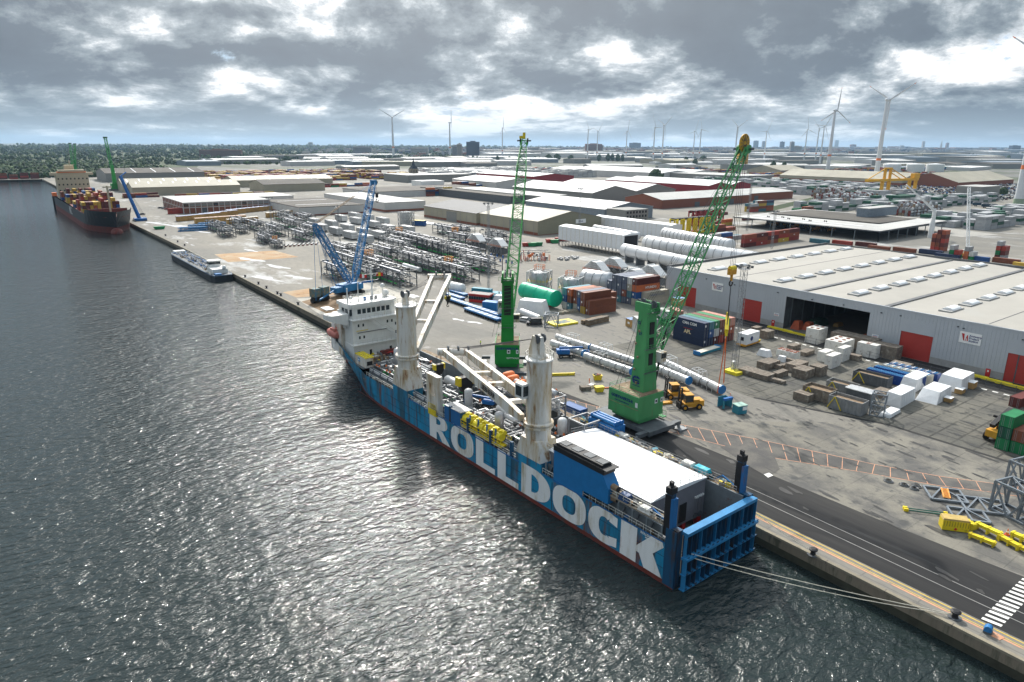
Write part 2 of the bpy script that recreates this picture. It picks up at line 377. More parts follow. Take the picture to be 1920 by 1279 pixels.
ground_mat('quay_apron', (0.30, 0.265, 0.20), (0.21, 0.19, 0.15), 0.12, (0.10, 0.09, 0.075), 0.3, 0.35, (30, 9, 0.10, (0.10, 0.09, 0.08)), stretch=(1, 0.4))
ground_mat('slab_grid', (0.16, 0.152, 0.128), (0.10, 0.098, 0.09), 0.07, (0.045, 0.045, 0.043), 0.32, 0.5, (4.4, 4.4, 0.26, (0.03, 0.03, 0.028)), gloss=0.3)
ground_mat('patchy_wet', (0.235, 0.22, 0.185), (0.115, 0.112, 0.108), 0.15, (0.07, 0.07, 0.07), 0.35, 0.55, (9, 7, 0.10, (0.09, 0.088, 0.08)), gloss=0.4, stretch=(1, 0.7))
ground_mat('ladder_dark', (0.10, 0.097, 0.094), (0.15, 0.14, 0.125), 0.2, (0.07, 0.07, 0.07), 0.3, 0.3)
ground_mat('rusty_plates', (0.40, 0.25, 0.13), (0.44, 0.35, 0.24), 0.10, (0.20, 0.11, 0.06), 0.2, 0.4)
ground_mat('pale_patch', (0.50, 0.47, 0.41), (0.40, 0.38, 0.33), 0.10, (0.3, 0.28, 0.24), 0.2, 0.4)
ground_mat('brown_soil', (0.19, 0.12, 0.065), (0.26, 0.18, 0.11), 0.20, (0.10, 0.06, 0.035), 0.3, 0.4)
ground_mat('terrain_mix', (0.17, 0.165, 0.15), (0.055, 0.075, 0.03), 0.004, (0.29, 0.285, 0.27), 0.012, 0.6)
ground_mat('terrain_green', (0.035, 0.055, 0.018), (0.05, 0.075, 0.025), 0.004, (0.02, 0.035, 0.015), 0.01, 0.5)
ground_mat('pale_road', (0.40, 0.385, 0.35), (0.33, 0.32, 0.30), 0.05, (0.24, 0.23, 0.22), 0.1, 0.3)
ground_mat('puddle_pale', (0.55, 0.56, 0.57), (0.48, 0.49, 0.50), 0.3, (0.4, 0.4, 0.4), 0.4, 0.3, rough=0.5)
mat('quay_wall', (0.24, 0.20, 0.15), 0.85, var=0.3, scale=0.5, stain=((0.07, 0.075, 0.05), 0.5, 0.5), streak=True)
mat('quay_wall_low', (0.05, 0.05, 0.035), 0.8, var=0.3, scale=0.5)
mat('line_yellow', (0.72, 0.50, 0.05), 0.7, stain=((0.2, 0.18, 0.12), 0.25, 1.0)); mat('line_orange', (0.62, 0.30, 0.17), 0.7, stain=((0.22, 0.2, 0.17), 0.45, 1.0)); mat('line_white', (0.75, 0.74, 0.70), 0.7, stain=((0.3, 0.3, 0.28), 0.2, 1.0)); mat('rail_steel', (0.34, 0.33, 0.31), 0.4, metal=0.5)

def sheet(name, pts, z, m, kind='structure'):
    mb = MB(); P = [(p[0], p[1], z) for p in pts]; n = len(P)
    ar = sum(P[i][0]*P[(i+1) % n][1]-P[(i+1) % n][0]*P[i][1] for i in range(n))
    mb.add(P, [tuple(range(n)) if ar > 0 else tuple(reversed(range(n)))], m); return struct(name, mb, kind)
def gp(*pts): return [g(*p) for p in pts]
# quay edge as measured in the photo (slight bends kept)
QE = [(93.6, -120), (94.4, 0), (94.8, 40), (94.9, 62), (93.4, 120), (90.6, 190), (89.6, 232), (88.8, 342), (87.9, 452), (83.6, 650), (71.3, 1462)]
far_l = [(-4000, 1462+300)]
# water
wm = bpy.data.materials.new('harbour_water'); wm.use_nodes = True; t = wm.node_tree; t.nodes.clear()
o_ = t.nodes.new('ShaderNodeOutputMaterial'); b_ = t.nodes.new('ShaderNodeBsdfPrincipled'); t.links.new(b_.outputs[0], o_.inputs[0])
b_.inputs['Base Color'].default_value = (0.017, 0.026, 0.026, 1); b_.inputs['Roughness'].default_value = 0.055; b_.inputs['IOR'].default_value = 1.333
ge = t.nodes.new('ShaderNodeNewGeometry')
def wv(scale, rot, stretch, det, rough=0.6):
    mp = t.nodes.new('ShaderNodeMapping'); t.links.new(ge.outputs['Position'], mp.inputs[0]); mp.inputs['Rotation'].default_value = (0, 0, R(rot)); mp.inputs['Scale'].default_value = (1, stretch, 1)
    n = t.nodes.new('ShaderNodeTexNoise'); n.inputs['Scale'].default_value = scale; n.inputs['Detail'].default_value = det; n.inputs['Roughness'].default_value = rough; n.inputs['Distortion'].default_value = 0.35
    t.links.new(mp.outputs[0], n.inputs['Vector']); return n.outputs['Fac']
w1 = wv(0.13, 35, 1.9, 2); w2 = wv(0.52, 28, 2.0, 3, 0.52); w3 = wv(2.2, -15, 1.3, 3, 0.65)
patch = wv(0.012, 0, 1.0, 3, 0.5)
hh = mth('ADD', mth('MULTIPLY', w1, 1.5, tree=t), mth('MULTIPLY', w2, 1.25, tree=t), tree=t); hh = mth('ADD', hh, mth('MULTIPLY', w3, 0.12, tree=t), tree=t)
pm = t.nodes.new('ShaderNodeMapRange'); t.links.new(patch, pm.inputs[0]); pm.inputs[1].default_value = 0.2; pm.inputs[2].default_value = 0.8; pm.inputs[3].default_value = 0.75; pm.inputs[4].default_value = 1.1
sp_ = t.nodes.new('ShaderNodeSeparateXYZ'); t.links.new(ge.outputs['Position'], sp_.inputs[0])
cl = t.nodes.new('ShaderNodeMapRange'); t.links.new(sp_.outputs[1], cl.inputs[0]); cl.inputs[1].default_value = 150; cl.inputs[2].default_value = 800; cl.inputs[3].default_value = 1.0; cl.inputs[4].default_value = 0.16   # calmer in the sheltered far end of the dock
pms = mth('MULTIPLY', pm.outputs[0], cl.outputs[0], tree=t)
bp_ = t.nodes.new('ShaderNodeBump'); t.links.new(pms, bp_.inputs['Strength']); bp_.inputs['Distance'].default_value = 0.48; t.links.new(hh, bp_.inputs['Height']); t.links.new(bp_.outputs[0], b_.inputs['Normal'])
MATS['harbour_water'] = wm
sheet('water', [(-5000, -900), (140, -900), (140, 1475), (71.3, 1475), (-5000, 1475)], WZ, 'harbour_water')
# terrain to the horizon, quay body with its wall
poly = [(p[0], p[1]) for p in QE]
mb = MB()
body = poly + [(-5000, 1476), (-5000, 1500), (140, 1500), (2400, 1500), (2400, -120)]
for a, b in zip(poly[:-1], poly[1:]):
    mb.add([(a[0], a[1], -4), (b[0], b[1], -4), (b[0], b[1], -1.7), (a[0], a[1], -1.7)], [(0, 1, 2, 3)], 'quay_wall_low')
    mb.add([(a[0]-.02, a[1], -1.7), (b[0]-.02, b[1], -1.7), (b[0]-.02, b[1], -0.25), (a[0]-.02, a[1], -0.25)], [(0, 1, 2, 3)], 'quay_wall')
    mb.add([(a[0]-.10, a[1], -0.25), (b[0]-.10, b[1], -0.25), (b[0]-.10, b[1], 0.12), (a[0]-.10, a[1], 0.12)], [(0, 1, 2, 3)], 'quay_apron')
    mb.add([(a[0]-.10, a[1], 0.12), (b[0]-.10, b[1], 0.12), (b[0]+.55, b[1], 0.12), (a[0]+.55, a[1], 0.12)], [(3, 2, 1, 0)], 'quay_apron')
    mb.add([(a[0]+.55, a[1], 0.12), (b[0]+.55, b[1], 0.12), (b[0]+.55, b[1], 0.0), (a[0]+.55, a[1], 0.0)], [(0, 1, 2, 3)], 'quay_apron')
mb.bx(-5000, 71.5, 1474.5, 1476, -4, 0.1, 'quay_wall')
struct('quay_edge', mb)
# vertical grooves of the quay wall sections
sheet('quay_ground', [(p[0]+.5, p[1]) for p in poly]+[(500, 1462), (500, 700), (330, 300), (330, -120)], 0.0, 'yard_concrete')
sheet('yard_ground', [(p[0]+.5, p[1]) for p in poly if p[1] > 180]+[(-3200, 1476), (-3200, 1640), (1400, 1640), (1400, -100), (260, -100), (175, 165), (150, 180), (118, 183)], 0.012, 'yard_far')
sheet('terrain', [(-5000, 1476), (60, 1476), (320, 1200), (320, -400), (40000, -400), (40000, 40000), (-40000, 40000), (-40000, 1476)], -0.05, 'terrain_mix')
sheet('quay_road', [(98.2, -120), (99.0, 30), (99.3, 62), (98.2, 110), (97.5, 140), (111, 128), (113.3, 95), (113.9, 70), (114.1, 48), (114.9, 32), (116.5, 10), (118, -120)], 0.012, 'asphalt')
sheet('yard_patch', [(113.9, 70), (113.3, 95), (120, 97), (160, 66), (160, 20), (118, 10), (114.9, 32), (114.1, 48)], 0.008, 'patchy_wet')
sheet('slab_ground', [(159, 66), (148, 95), (152, 150), (206, 150), (206, -80), (160, -80)], 0.016, 'slab_grid')
sheet('warehouse_road', [(206, 160), (217.2, 160), (217.2, -80), (206, -80)], 0.024, 'asphalt')
sheet('loading_apron', [(130, 185), (150, 150), (206, 150), (206, 190), (205, 245), (240, 330), (180, 330), (120, 250)], 0.016, 'yard_concrete')
# marks: gutter, lines, rails, crosswalk, hatched ladder
def strip(name, pts, w, z, m):
    mb = MB()
    for a, b in zip(pts[:-1], pts[1:]):
        a, b = Vector((a[0], a[1], 0)), Vector((b[0], b[1], 0)); d = (b-a).normalized(); s_ = Vector((-d.y, d.x, 0))*w/2
        mb.add([(a-s_)+Vector((0,0,z)), (b-s_)+Vector((0,0,z)), (b+s_)+Vector((0,0,z)), (a+s_)+Vector((0,0,z))], [(0, 1, 2, 3)] if True else [], m)
    o = struct(name, mb); return o
yl = [(98.9-1.2, -100), (98.6-0.6, 30), (98.9-0.5, 62), (98.0, 108)]
strip('yellow_line', [(x+0.5, y) for x, y in yl], 0.18, 0.022, 'line_yellow')
strip('orange_line', [(x-0.75, y) for x, y in yl], 0.30, 0.018, 'line_orange')
strip('yellow_line', [(x-0.35, y) for x, y in yl], 0.12, 0.018, 'line_yellow')
for dx in (4.9, 7.4):
    strip('crane_rail', [(x+dx, y) for x, y in yl], 0.16, 0.024, 'rail_steel')
strip('drain_line', [(159.2, 20), (158.6, 66), (148.5, 95)], 1.0, 0.026, 'asphalt')
cw = MB(); ca_, cb_ = g(1858, 1168), g(1985, 1040)
dcw = (cb_-ca_); nst = 22
wv_ = Vector((0.15, -1, 0)).normalized()
for i in range(nst):
    p = ca_+dcw*(i/nst); q = p+dcw*(0.5/nst); s_ = wv_*1.15
    z3 = Vector((0, 0, 0.026)); cw.add([p-s_+z3, q-s_+z3, q+s_+z3, p+s_+z3], [(0, 3, 2, 1)], 'line_white')
struct('crosswalk_marking', cw)
top_l = gp((1040, 742), (1140, 768), (1235, 788), (1440, 828), (1640, 871), (1760, 893), (1865, 907), (1990, 926)); bot_l = gp((1040, 756), (1130, 790), (1240, 806), (1440, 857), (1620, 886), (1760, 911), (1858, 923), (1985, 943))
for P_ in (top_l, bot_l): strip('ladder_line', P_, 0.15, 0.034, 'line_orange')
lad = MB(); rg = MB()
for k in range(len(top_l)-1):
    rg.add([top_l[k]+Vector((0,0,.028)), top_l[k+1]+Vector((0,0,.028)), bot_l[k+1]+Vector((0,0,.028)), bot_l[k]+Vector((0,0,.028))], [(3, 2, 1, 0)], 'ladder_dark')
    n_ = max(2, round((top_l[k+1]-top_l[k]).length/3.1))
    for i in range(n_):
        a = top_l[k].lerp(top_l[k+1], i/n_); b = bot_l[k].lerp(bot_l[k+1], min(1, (i+0.45)/n_)); d = (b-a).normalized(); s_ = Vector((-d.y, d.x, 0))*0.065; z3 = Vector((0, 0, 0.034))
        lad.add([a-s_+z3, b-s_+z3, b+s_+z3, a+s_+z3], [(0, 1, 2, 3)], 'line_orange')
struct('ladder_rung_marking', lad); struct('ladder_surface', rg)
# repaired and plated areas of the quay
sheet('steel_plate_area', gp((402, 477), (515, 470), (560, 482), (500, 487), (428, 492)), 0.03, 'rusty_plates')
sheet('plate_area', gp((530, 548), (600, 538), (652, 538), (640, 552), (556, 558)), 0.03, 'rusty_plates')
sheet('pale_area', gp((655, 545), (690, 520), (740, 530), (770, 545), (740, 585), (700, 585), (650, 575)), 0.028, 'pale_patch')
sheet('pale_apron', gp((556, 560), (640, 556), (660, 575), (625, 585), (600, 590)), 0.034, 'pale_patch')
sheet('soil_area', gp((565, 566), (600, 556), (655, 552), (668, 566), (640, 590), (612, 588)), 0.042, 'brown_soil')
for i, (x, y, w, h) in enumerate([(470, 487, 60, 8), (500, 522, 70, 12), (520, 500, 50, 9), (350, 455, 10, 3), (362, 460, 10, 3), (560, 520, 60, 7), (470, 470, 30, 5), (620, 520, 40, 5), (860, 600, 30, 6), (890, 605, 40, 6), (340, 425, 60, 6), (380, 435, 40, 5), (300, 420, 60, 8)]):
    rr = random.Random(i); P_ = []
    for k in range(14):
        a = 2*math.pi*k/14; f = rr.uniform(0.5, 1.0); P_.append(g(x+math.cos(a)*w*f/2+math.sin(a)*w*0.15, y+math.sin(a)*h*f/2+math.cos(a)*h*0.3))
    sheet('dry_patch', P_, 0.05+i*0.002, 'puddle_pale')
sheet('puddle', gp((1350, 838), (1395, 832), (1450, 850), (1462, 880), (1440, 895), (1400, 872)), 0.05, 'ladder_dark')
sheet('manhole_cover', gp((1432, 890), (1442, 887), (1450, 892), (1440, 896)), 0.06, 'line_white')
rr = random.Random(12); mb = MB(); mat('oil_dark', (.05, .048, .046), .55, var=.3)
for _ in range(420):
    x, y = rr.uniform(118, 204), rr.uniform(24, 175)
    if rr.random() < .12: x = rr.uniform(100, 116)
    l, w = rr.uniform(.4, 2.8), rr.uniform(.15, .7); z = .058+_*.00002; P_ = []
    for k in range(9): a = 2*math.pi*k/9; f = rr.uniform(.55, 1.1); P_.append((x+math.cos(a)*w*f+math.sin(a)*l*f*.15, y+math.sin(a)*l*f, z))
    mb.add(P_, [tuple(range(9))], 'oil_dark')
struct('oil_stains', mb)
# ---------------------------------------------------------------- heavy-lift ship
SA = R(1.4); SO = Vector((83.08, 57.27, WZ))
ship = thing('cargo_ship', 'blue heavy lift ship with huge white lettering and two cream deck cranes at the quay', 'ship', SO, SA)
HB = 9.75
def sw(v, u, z):     # ship coordinates to world
    return SO + Vector((v*math.cos(SA)-u*math.sin(SA), v*math.sin(SA)+u*math.cos(SA), z))
def half(u, z):      # half breadth of the hull
    zz = max(0, min(1, z/13.0)); ue = 126+zz*11; us = 92+zz*24
    if u <= us: return HB
    if u >= ue: return 0.05
    t = (u-us)/(ue-us); return max(0.05, HB*(1-t**(1.9+zz*0.9)))
def topz(u):
    if u < 1.8: return 9.8
    if u < 31: return 7.2
    if u < 37.5: return 8.7
    if u < 80: return 6.9
    if u < 87: return 8.5
    if u < 102: return 6.6
    if u < 108: return 6.6+(u-102)*0.25
    if u < 116: return 8.1+(u-108)*0.35
    return min(13.6, 10.9+(u-116)*0.17)
us = [0, 1.79, 1.8, 8, 14, 20, 26, 30.99, 31, 37.49, 37.5, 44, 51, 58, 65, 72, 79.99, 80, 86.99, 87, 94, 101.9, 102, 105, 108, 111, 114, 117, 120, 122.5, 125, 127.5, 130, 132, 134, 135.5, 136.5]
hull = MB()
for sgn in (-1, 1):
    prev = None
    for u in us:
        tz = topz(u); zs = [-3.0, 0.75, 2.6, 4.6, min(6.4, tz-0.1), tz]
        cur = [(sgn*half(u-(0 if u < 118 else 0), z), u, z) for z in zs]
        if prev:
            for k in range(5):
                a, b, c, d = prev[k], cur[k], cur[k+1], prev[k+1]
                hull.add([a, b, c, d], [(0, 1, 2, 3)] if sgn > 0 else [(3, 2, 1, 0)], 'boot_red' if k == 0 else 'hull_blue')
        prev = cur
# stern plating, draught belting strakes and plate seams
hull.add([(-HB, 0, -3), (HB, 0, -3), (HB, 0, 0.5), (-HB, 0, 0.5)], [(0, 1, 2, 3)], 'gate_dark')
for sgn in (-1, 1):
    hull.bx(sgn*HB-(0.12 if sgn < 0 else 0), sgn*HB+(0.12 if sgn > 0 else 0), 0, 2.0, 0.3, 9.8, 'gate_dark')
o = obj('hull', hull, ship)
# weld seams of the shell plating: thin raised lines
seam = MB()
for u in [x for x in range(4, 112, 6)]:
    seam.bx(-HB-0.03, -HB, u-0.09, u+0.09, 0.9, min(topz(u), 6.5), 'gate_dark')
for z in (2.7, 4.7): seam.bx(-HB-0.028, -HB, 2, 92, z, z+.09, 'gate_dark')
seam.bx(-HB-0.05, -HB, 2, 108, 0.72, 0.80, 'boot_red')
seam.bx(-HB-0.10, -HB, 37.5, 80, 6.75, 6.95, 'deck_blue'); seam.bx(-HB-0.10, -HB, 2, 31, 7.05, 7.22, 'deck_blue')
obj('shell_seams', seam, ship)
# decks: hold floor, inner walls, wing decks
dk = MB()
HI = 7.6
dk.bx(-HI, HI, 0.3, 104, 1.2, 1.6, 'hold_floor'); dk.bx(-HI, HI, 104, 104.4, 1.2, 8.2, 'ship_grey')
for sgn in (-1, 1):
    x0, x1 = (sgn*HI, sgn*(HI+0.3)) if sgn > 0 else (sgn*(HI+0.3), sgn*HI)
    dk.bx(x0, x1, 0.6, 104, 1.6, 9.9 if sgn > 0 else 8.3, 'ship_grey')
    a, b = sorted((sgn*(HI+0.3), sgn*(HB-0.02)))
    dk.bx(a, b, 0.6, 31, 5.8, 6.0, 'deck_rust'); dk.bx(a, b, 37.5, 80, 5.5, 5.7, 'deck_rust'); dk.bx(a, b, 87, 104, 5.2, 5.4, 'deck_rust')
    # upper wing deck at the stern
    dk.bx(a if sgn > 0 else a+0.4, b-0.2 if sgn > 0 else b, 1.8, 14.5 if sgn < 0 else 104, 9.6, 9.85, 'hold_floor' if sgn < 0 else 'deck_rust')
# foredeck
fd = [(half(u, 10)*0.985, u) for u in (104, 108, 112, 116, 119, 122, 125, 128, 131, 133.5, 135)]
dk.prism([(a, b) for a, b in fd]+[(-a, b) for a, b in reversed(fd)], 7.7, 8.0, 'ship_grey')
obj('deck', dk, ship)
# side openings of the port walkway: posts, brackets, pipes and lockers seen through the gaps
gal = MB()
for u in list(range(3, 31, 3))+list(range(39, 80, 4))+list(range(89, 103, 4)):
    gal.bar((-HB+0.25, u, 5.6), (-HI-0.35, u+0.0, 8.2), 0.25, 'steel_dark'); gal.bx(-HB+0.1, -HB+0.35, u-0.15, u+0.15, 5.6, 7.3 if u > 31 else 9.6, 'ship_grey')
rr = random.Random(3)
for u in range(38, 103):
    if 80 < u < 87: continue
    k = rr.random()
    if k < .35: gal.box((-HI-1.0, u, 6.2), (0.8, 0.7, rr.uniform(.6, 1.5)), rr.choice(['steel_dark', 'ship_grey', 'steel', 'white_paint', 'deck_rust']))
    elif k < .5: gal.tube((-HI-0.9, u-0.4, 6.1), (-HI-0.9, u+0.5, 6.1), 0.35, rr.choice(['steel_dark', 'rope', 'blue_machine']), 8)
for z in (7.9, 7.5): gal.tube((-HI-0.45, 38, z), (-HI-0.45, 103, z), 0.12, 'pipe_white', 6)
for u in range(2, 31, 1):
    if rr.random() < .5: gal.box((-HI-0.9, u, 6.5), (0.8, 0.7, rr.uniform(.6, 1.8)), rr.choice(['steel_dark', 'ship_grey', 'deck_rust', 'deck_blue', 'steel']))
obj('walkway_gear', gal, ship)
rl = MB()
rl.rail([(-HB+0.1, 2, 7.2), (-HB+0.1, 14, 7.2), (-HB+0.1, 30.8, 7.2)], 1.0, sp=1.5); rl.rail([(-HB+0.1, 37.6, 6.9), (-HB+0.1, 80, 6.9)], 1.0, sp=1.6)
rl.rail([(-HB+0.1, 87, 6.6), (-HB+0.1, 102, 6.6)], 1.0, sp=1.6); rl.rail([(-HI-0.4, 2, 9.85), (-HI-0.4, 14.4, 9.85)], 1.0, sp=1.5); rl.rail([(-HB+0.5, 2, 9.85), (-HB+0.5, 14.4, 9.85)], 1.0, sp=1.5)
rl.rail([(HI+0.3, 2, 9.9), (HI+0.3, 76, 9.9)], 1.0, m='steel', sp=2); rl.rail([(HB-0.3, 2, 9.9), (HB-0.3, 84, 9.9)], 1.0, m='steel_dark', sp=2)
obj('handrail', rl, ship)
for u in (61.8, 55, 47, 40.2):
    mb = MB(); mb.bx(-HB-0.02, -HB+0.5, u-0.35, u+0.35, 6.7, 10.0 if u != 61.8 else 10.6, 'gate_dark'); obj('guide_post', mb, ship)
# the big lettering of the port side: each letter is a plate of polygons (s = distance aft from its left edge, t = height 0..1)
Z0, ZH = 0.85, 6.75
def ring(cx, cz, rx, rz, ix, iz, p=2.6, a0=0, a1=360, n=36):
    o_, i_ = [], []
    for k in range(n+1):
        a = R(a0+(a1-a0)*k/n); c, s_ = math.cos(a), math.sin(a)
        f = lambda v, e_: math.copysign(abs(v)**(2/e_), v)
        o_.append((cx+rx*f(c, p), cz+rz*f(s_, p))); i_.append((cx+ix*f(c, p), cz+iz*f(s_, p)))
    return [[o_[k], o_[k+1], i_[k+1], i_[k]] for k in range(n)]
def letter(ch, u0, u1):
    w = u0-u1; P = []
    if ch == 'O': P = ring(w/2, .5, w/2, .5, w*0.20, .27)
    if ch == 'L': P = [[(0, 0), (w*.40, 0), (w*.40, 1), (0, 1)], [(w*.40, 0), (w, 0), (w, .20), (w*.40, .20)]]
    if ch == 'D': P = [[(0, 0), (w*.36, 0), (w*.36, 1), (0, 1)]]+[q for q in ring(w*.36, .5, w*.64, .5, w*.26, .285, 2.3, -90, 90, 20)]
    if ch == 'C':
        P = ring(w*.56, .5, w*.56, .5, w*.18, .27, 2.4, 55, 305, 28)
        P += [[(w*.80, .96), (w, .93), (w, .66), (w*.72, .72)], [(w*.80, .04), (w, .07), (w, .34), (w*.72, .28)]]
    if ch == 'R':
        P = [[(0, 0), (w*.36, 0), (w*.36, 1), (0, 1)]]+ring(w*.36, .71, w*.56, .29, w*.22, .115, 2.3, -90, 90, 16)+[[(w*.36, .42), (w*.66, .42), (w*1.06, 0), (w*.66, 0)], [(w*.36, .42), (w*.36, .30), (w*.5, .30), (w*.6, .42)]]
    if ch == 'K': P = [[(0, 0), (w*.40, 0), (w*.40, 1), (0, 1)], [(w*.40, .50), (w*.40, .34), (w*.62, .30), (w*1.02, .86), (w*.98, 1), (w*.74, 1)], [(w*.50, .56), (w*.40, .50), (w*.60, 0), (w*1.02, 0), (w*.76, .60)]]
    mb = MB()
    for i, q in enumerate(P):
        y = -HB-0.045-(0.003*(i % 3) if ch in 'KRCDL' else 0)
        vs = [(y, u0-s_, Z0+t_*ZH*0.93) for s_, t_ in q]
        n = len(vs); a = sum((vs[k][1])*(vs[(k+1) % n][2])-(vs[(k+1) % n][1])*(vs[k][2]) for k in range(n))
        mb.add(vs, [tuple(range(n)) if a < 0 else tuple(reversed(range(n)))], 'letter_white')
    return obj('hull_letter', mb, ship)
for ch, a, b in (('R', 70.3, 62.2), ('O', 61.4, 52.8), ('L', 51.9, 45.3), ('L', 44.4, 37.7), ('D', 36.8, 28.4), ('O', 27.7, 19.1), ('C', 18.5, 11.8), ('K', 11.0, 2.4)): letter(ch, a, b)
text('ROLLDOCK SEA', 0.55, 'white_text', ship, (-HB-0.05, 4.9, 6.75), (0, -1, 0), (0, 0, 1), 0.01, 'ship_name')
text('IMO 9393981', 0.36, 'white_text', ship, (-HB-0.05, 4.9, 6.25), (0, -1, 0), (0, 0, 1), 0.005, 'ship_name')
# funnel
f = MB(); prof = [(27.7, 6.9), (27.7, 13.0), (15.6, 13.0), (14.6, 11.6), (14.6, 9.2), (13.6, 8.2), (13.4, 7.6), (19.6, 7.9), (20.3, 8.5), (20.3, 7.2)]
f.yz([(27.7, 6.8), (27.7, 13.0), (15.6, 13.0), (14.2, 10.9), (14.2, 8.2), (20.2, 8.2), (20.2, 6.8)], -HB-0.02, -7.2, 'funnel_blue')
obj('funnel', f, ship); fun = ship.children[-1]
f = MB(); f.bx(-HB-0.06, -7.1, 15.3, 27.8, 13.0, 13.9, 'black_steel'); f.bx(-HB-0.2, -6.9, 14.6, 27.9, 13.9, 14.05, 'black_steel')
f.bx(-HB+0.1, -7.4, 16, 27.2, 14.05, 14.5, 'black_steel')
for u in (17, 20, 23, 26): f.bx(-HB+0.5, -7.7, u-0.9, u+0.9, 14.5, 14.6, 'steel_dark')
FUN = [c for c in ship.children if c.name.startswith('funnel')][0]
obj('funnel_cap', f, FUN)
for z in (11.0, 9.1):
    f = MB(); f.tube((-8.6, 14.3, z), (-8.7, 13.0, z+0.1), 0.62, 'rust_pipe' if 'rust_pipe' in MATS else 'deck_rust', 14, 0.5); f.tube((-8.7, 13.05, z+.1), (-8.7, 12.9, z+.1), 0.46, 'black_steel', 14); obj('exhaust_pipe', f, FUN)
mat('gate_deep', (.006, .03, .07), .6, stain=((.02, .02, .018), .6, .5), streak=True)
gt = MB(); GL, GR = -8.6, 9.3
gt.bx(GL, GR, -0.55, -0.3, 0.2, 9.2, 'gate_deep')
n = 15
for i in range(n+1):
    x = GL+(GR-GL)*i/n
    for z0_, z1_ in ((0.3, 2.6), (2.9, 5.2), (5.7, 9.2)):
        gt.bx(x-0.05, x+0.05, -1.35 if z0_ < 5 else -1.1, -0.55, z0_, z1_, 'gate_dark' if i % 3 else 'gate_light')
        gt.bar((x+0.02, -1.4, z0_), (x+0.45, -1.4, z0_+0.1), 0.14, 'gate_dark')
for z, d, t_ in ((0.1, 1.4, .16), (2.7, 1.35, .14), (5.3, 1.6, .40)):
    gt.bx(GL-0.4, GR+0.3, -d, -0.5, z, z+t_, 'gate_light')
gt.bx(GL, GR, -1.15, 0.15, 9.2, 9.75, 'gate_light')
for i in range(30):
    x = GL+0.3+(GR-GL-0.6)*i/29; gt.bx(x-0.03, x+0.03, -0.75, -0.55, 0.4, 9.1, 'gate_dark')
obj('stern_gate', gt, ship)
for sgn in (-1, 1):
    mb = MB(); cx = sgn*8.95
    mb.bx(cx-0.42, cx+0.42, 1.6, 2.7, 8, 15.3, 'gate_dark'); mb.bx(cx-0.55, cx+0.55, 1.25, 1.75, 7, 14.6, 'deck_blue'); mb.bx(cx-.5, cx-.42, 1.8, 2.9, 8, 15, 'black_steel'); mb.bx(cx-0.6, cx+0.6, 0, 1.4, -1, 9.9, 'gate_dark')
    for k in range(16): mb.bar((cx-0.35, 3.05, 8+k*0.5), (cx+0.35, 3.05, 8+k*0.5), 0.06, 'steel_dark')
    mb.box((cx, 2.2, 15.8), (1.3, 1.2, 1.0), 'black_steel'); mb.box((cx+0.3, 2.5, 16.5), (0.5, 0.6, 0.9), 'black_steel'); mb.box((cx-0.4, 1.9, 16.6), (0.25, 0.3, 1.2), 'black_steel')
    mb.bar((cx, 2.8, 10.2), (cx, 5.6, 11.2), 0.25, 'deck_blue'); mb.bar((cx, 5.6, 11.2), (cx, 7, 10), 0.2, 'deck_blue')
    obj('gate_post', mb, ship)
# bridge house
hs = MB(); U0 = 112
hs.bx(-8.2, 8.4, U0, U0+15, 7.9, 12.0, 'ship_white'); hs.bx(-8.0, 8.4, U0+0.6, U0+14, 12.0, 15.6, 'ship_white'); hs.bx(-8.0, 8.4, U0+0.6, U0+13, 15.6, 18.9, 'ship_white')
hs.bx(-8.8, 8.9, U0-0.9, U0+0.7, 12.0, 12.25, 'ship_white'); hs.bx(-8.3, 8.6, U0-0.3, U0+13, 18.9, 19.1, 'ship_white')
for sgn in (-1, 1): hs.yz([(U0+4, 16.0), (U0+9, 16.0), (U0+9, 20.6), (U0+4, 20.6)], *(sorted((sgn*8.0, sgn*8.4))), 'ship_white')
# bridge wings
for sgn in (-1, 1):
    x = [sgn*8.2, sgn*13.8]
    hs.xz([(x[0], 17.2), (x[1], 19.2), (x[1], 20.6), (x[0], 20.6)] if sgn > 0 else [(x[1], 19.2), (x[0], 17.2), (x[0], 20.6), (x[1], 20.6)], U0+2.2, U0+6.2, 'ship_white')
    hs.bx(min(sgn*12.0, sgn*14.3), max(sgn*12.0, sgn*14.3), U0+2.4, U0+6.4, 22.3, 22.5, 'white_paint')
obj('bridge_house', hs, ship); H_ = [c for c in ship.children if c.name.startswith('bridge_house')][0]
wh = MB(); pl = [(-7.2, U0+1.6), (4.6, U0+1.6), (6.4, U0+3.0), (6.4, U0+9), (-7.9, U0+9), (-7.9, U0+2.6)]
wh.prism(pl, 19.1, 22.2, 'ship_white'); wh.prism([(a*1.05, b+(-0.4 if b < U0+4 else .4)) for a, b in pl], 22.2, 23.2, 'ship_white')
obj('wheelhouse', wh, ship); WH = [c for c in ship.children if c.name.startswith('wheelhouse')][0]
for i in range(7):
    mb = MB(); x = -5.3+i*1.45; mb.bx(x-0.52, x+0.52, U0+1.54, U0+1.62, 20.3, 21.6, 'glass_dark'); obj('window', mb, WH)
mb = MB(); mb.bar((-7.55, U0+2.05, 20.0), (-7.55, U0+2.05, 21.7), 0.7, 'glass_dark', 0.5); obj('window', mb, WH)
for i in range(2):
    mb = MB(); mb.bx(-7.96, -7.88, U0+3.2+i*2.2, U0+4.8+i*2.2, 20.2, 21.6, 'glass_dark'); obj('window', mb, WH)
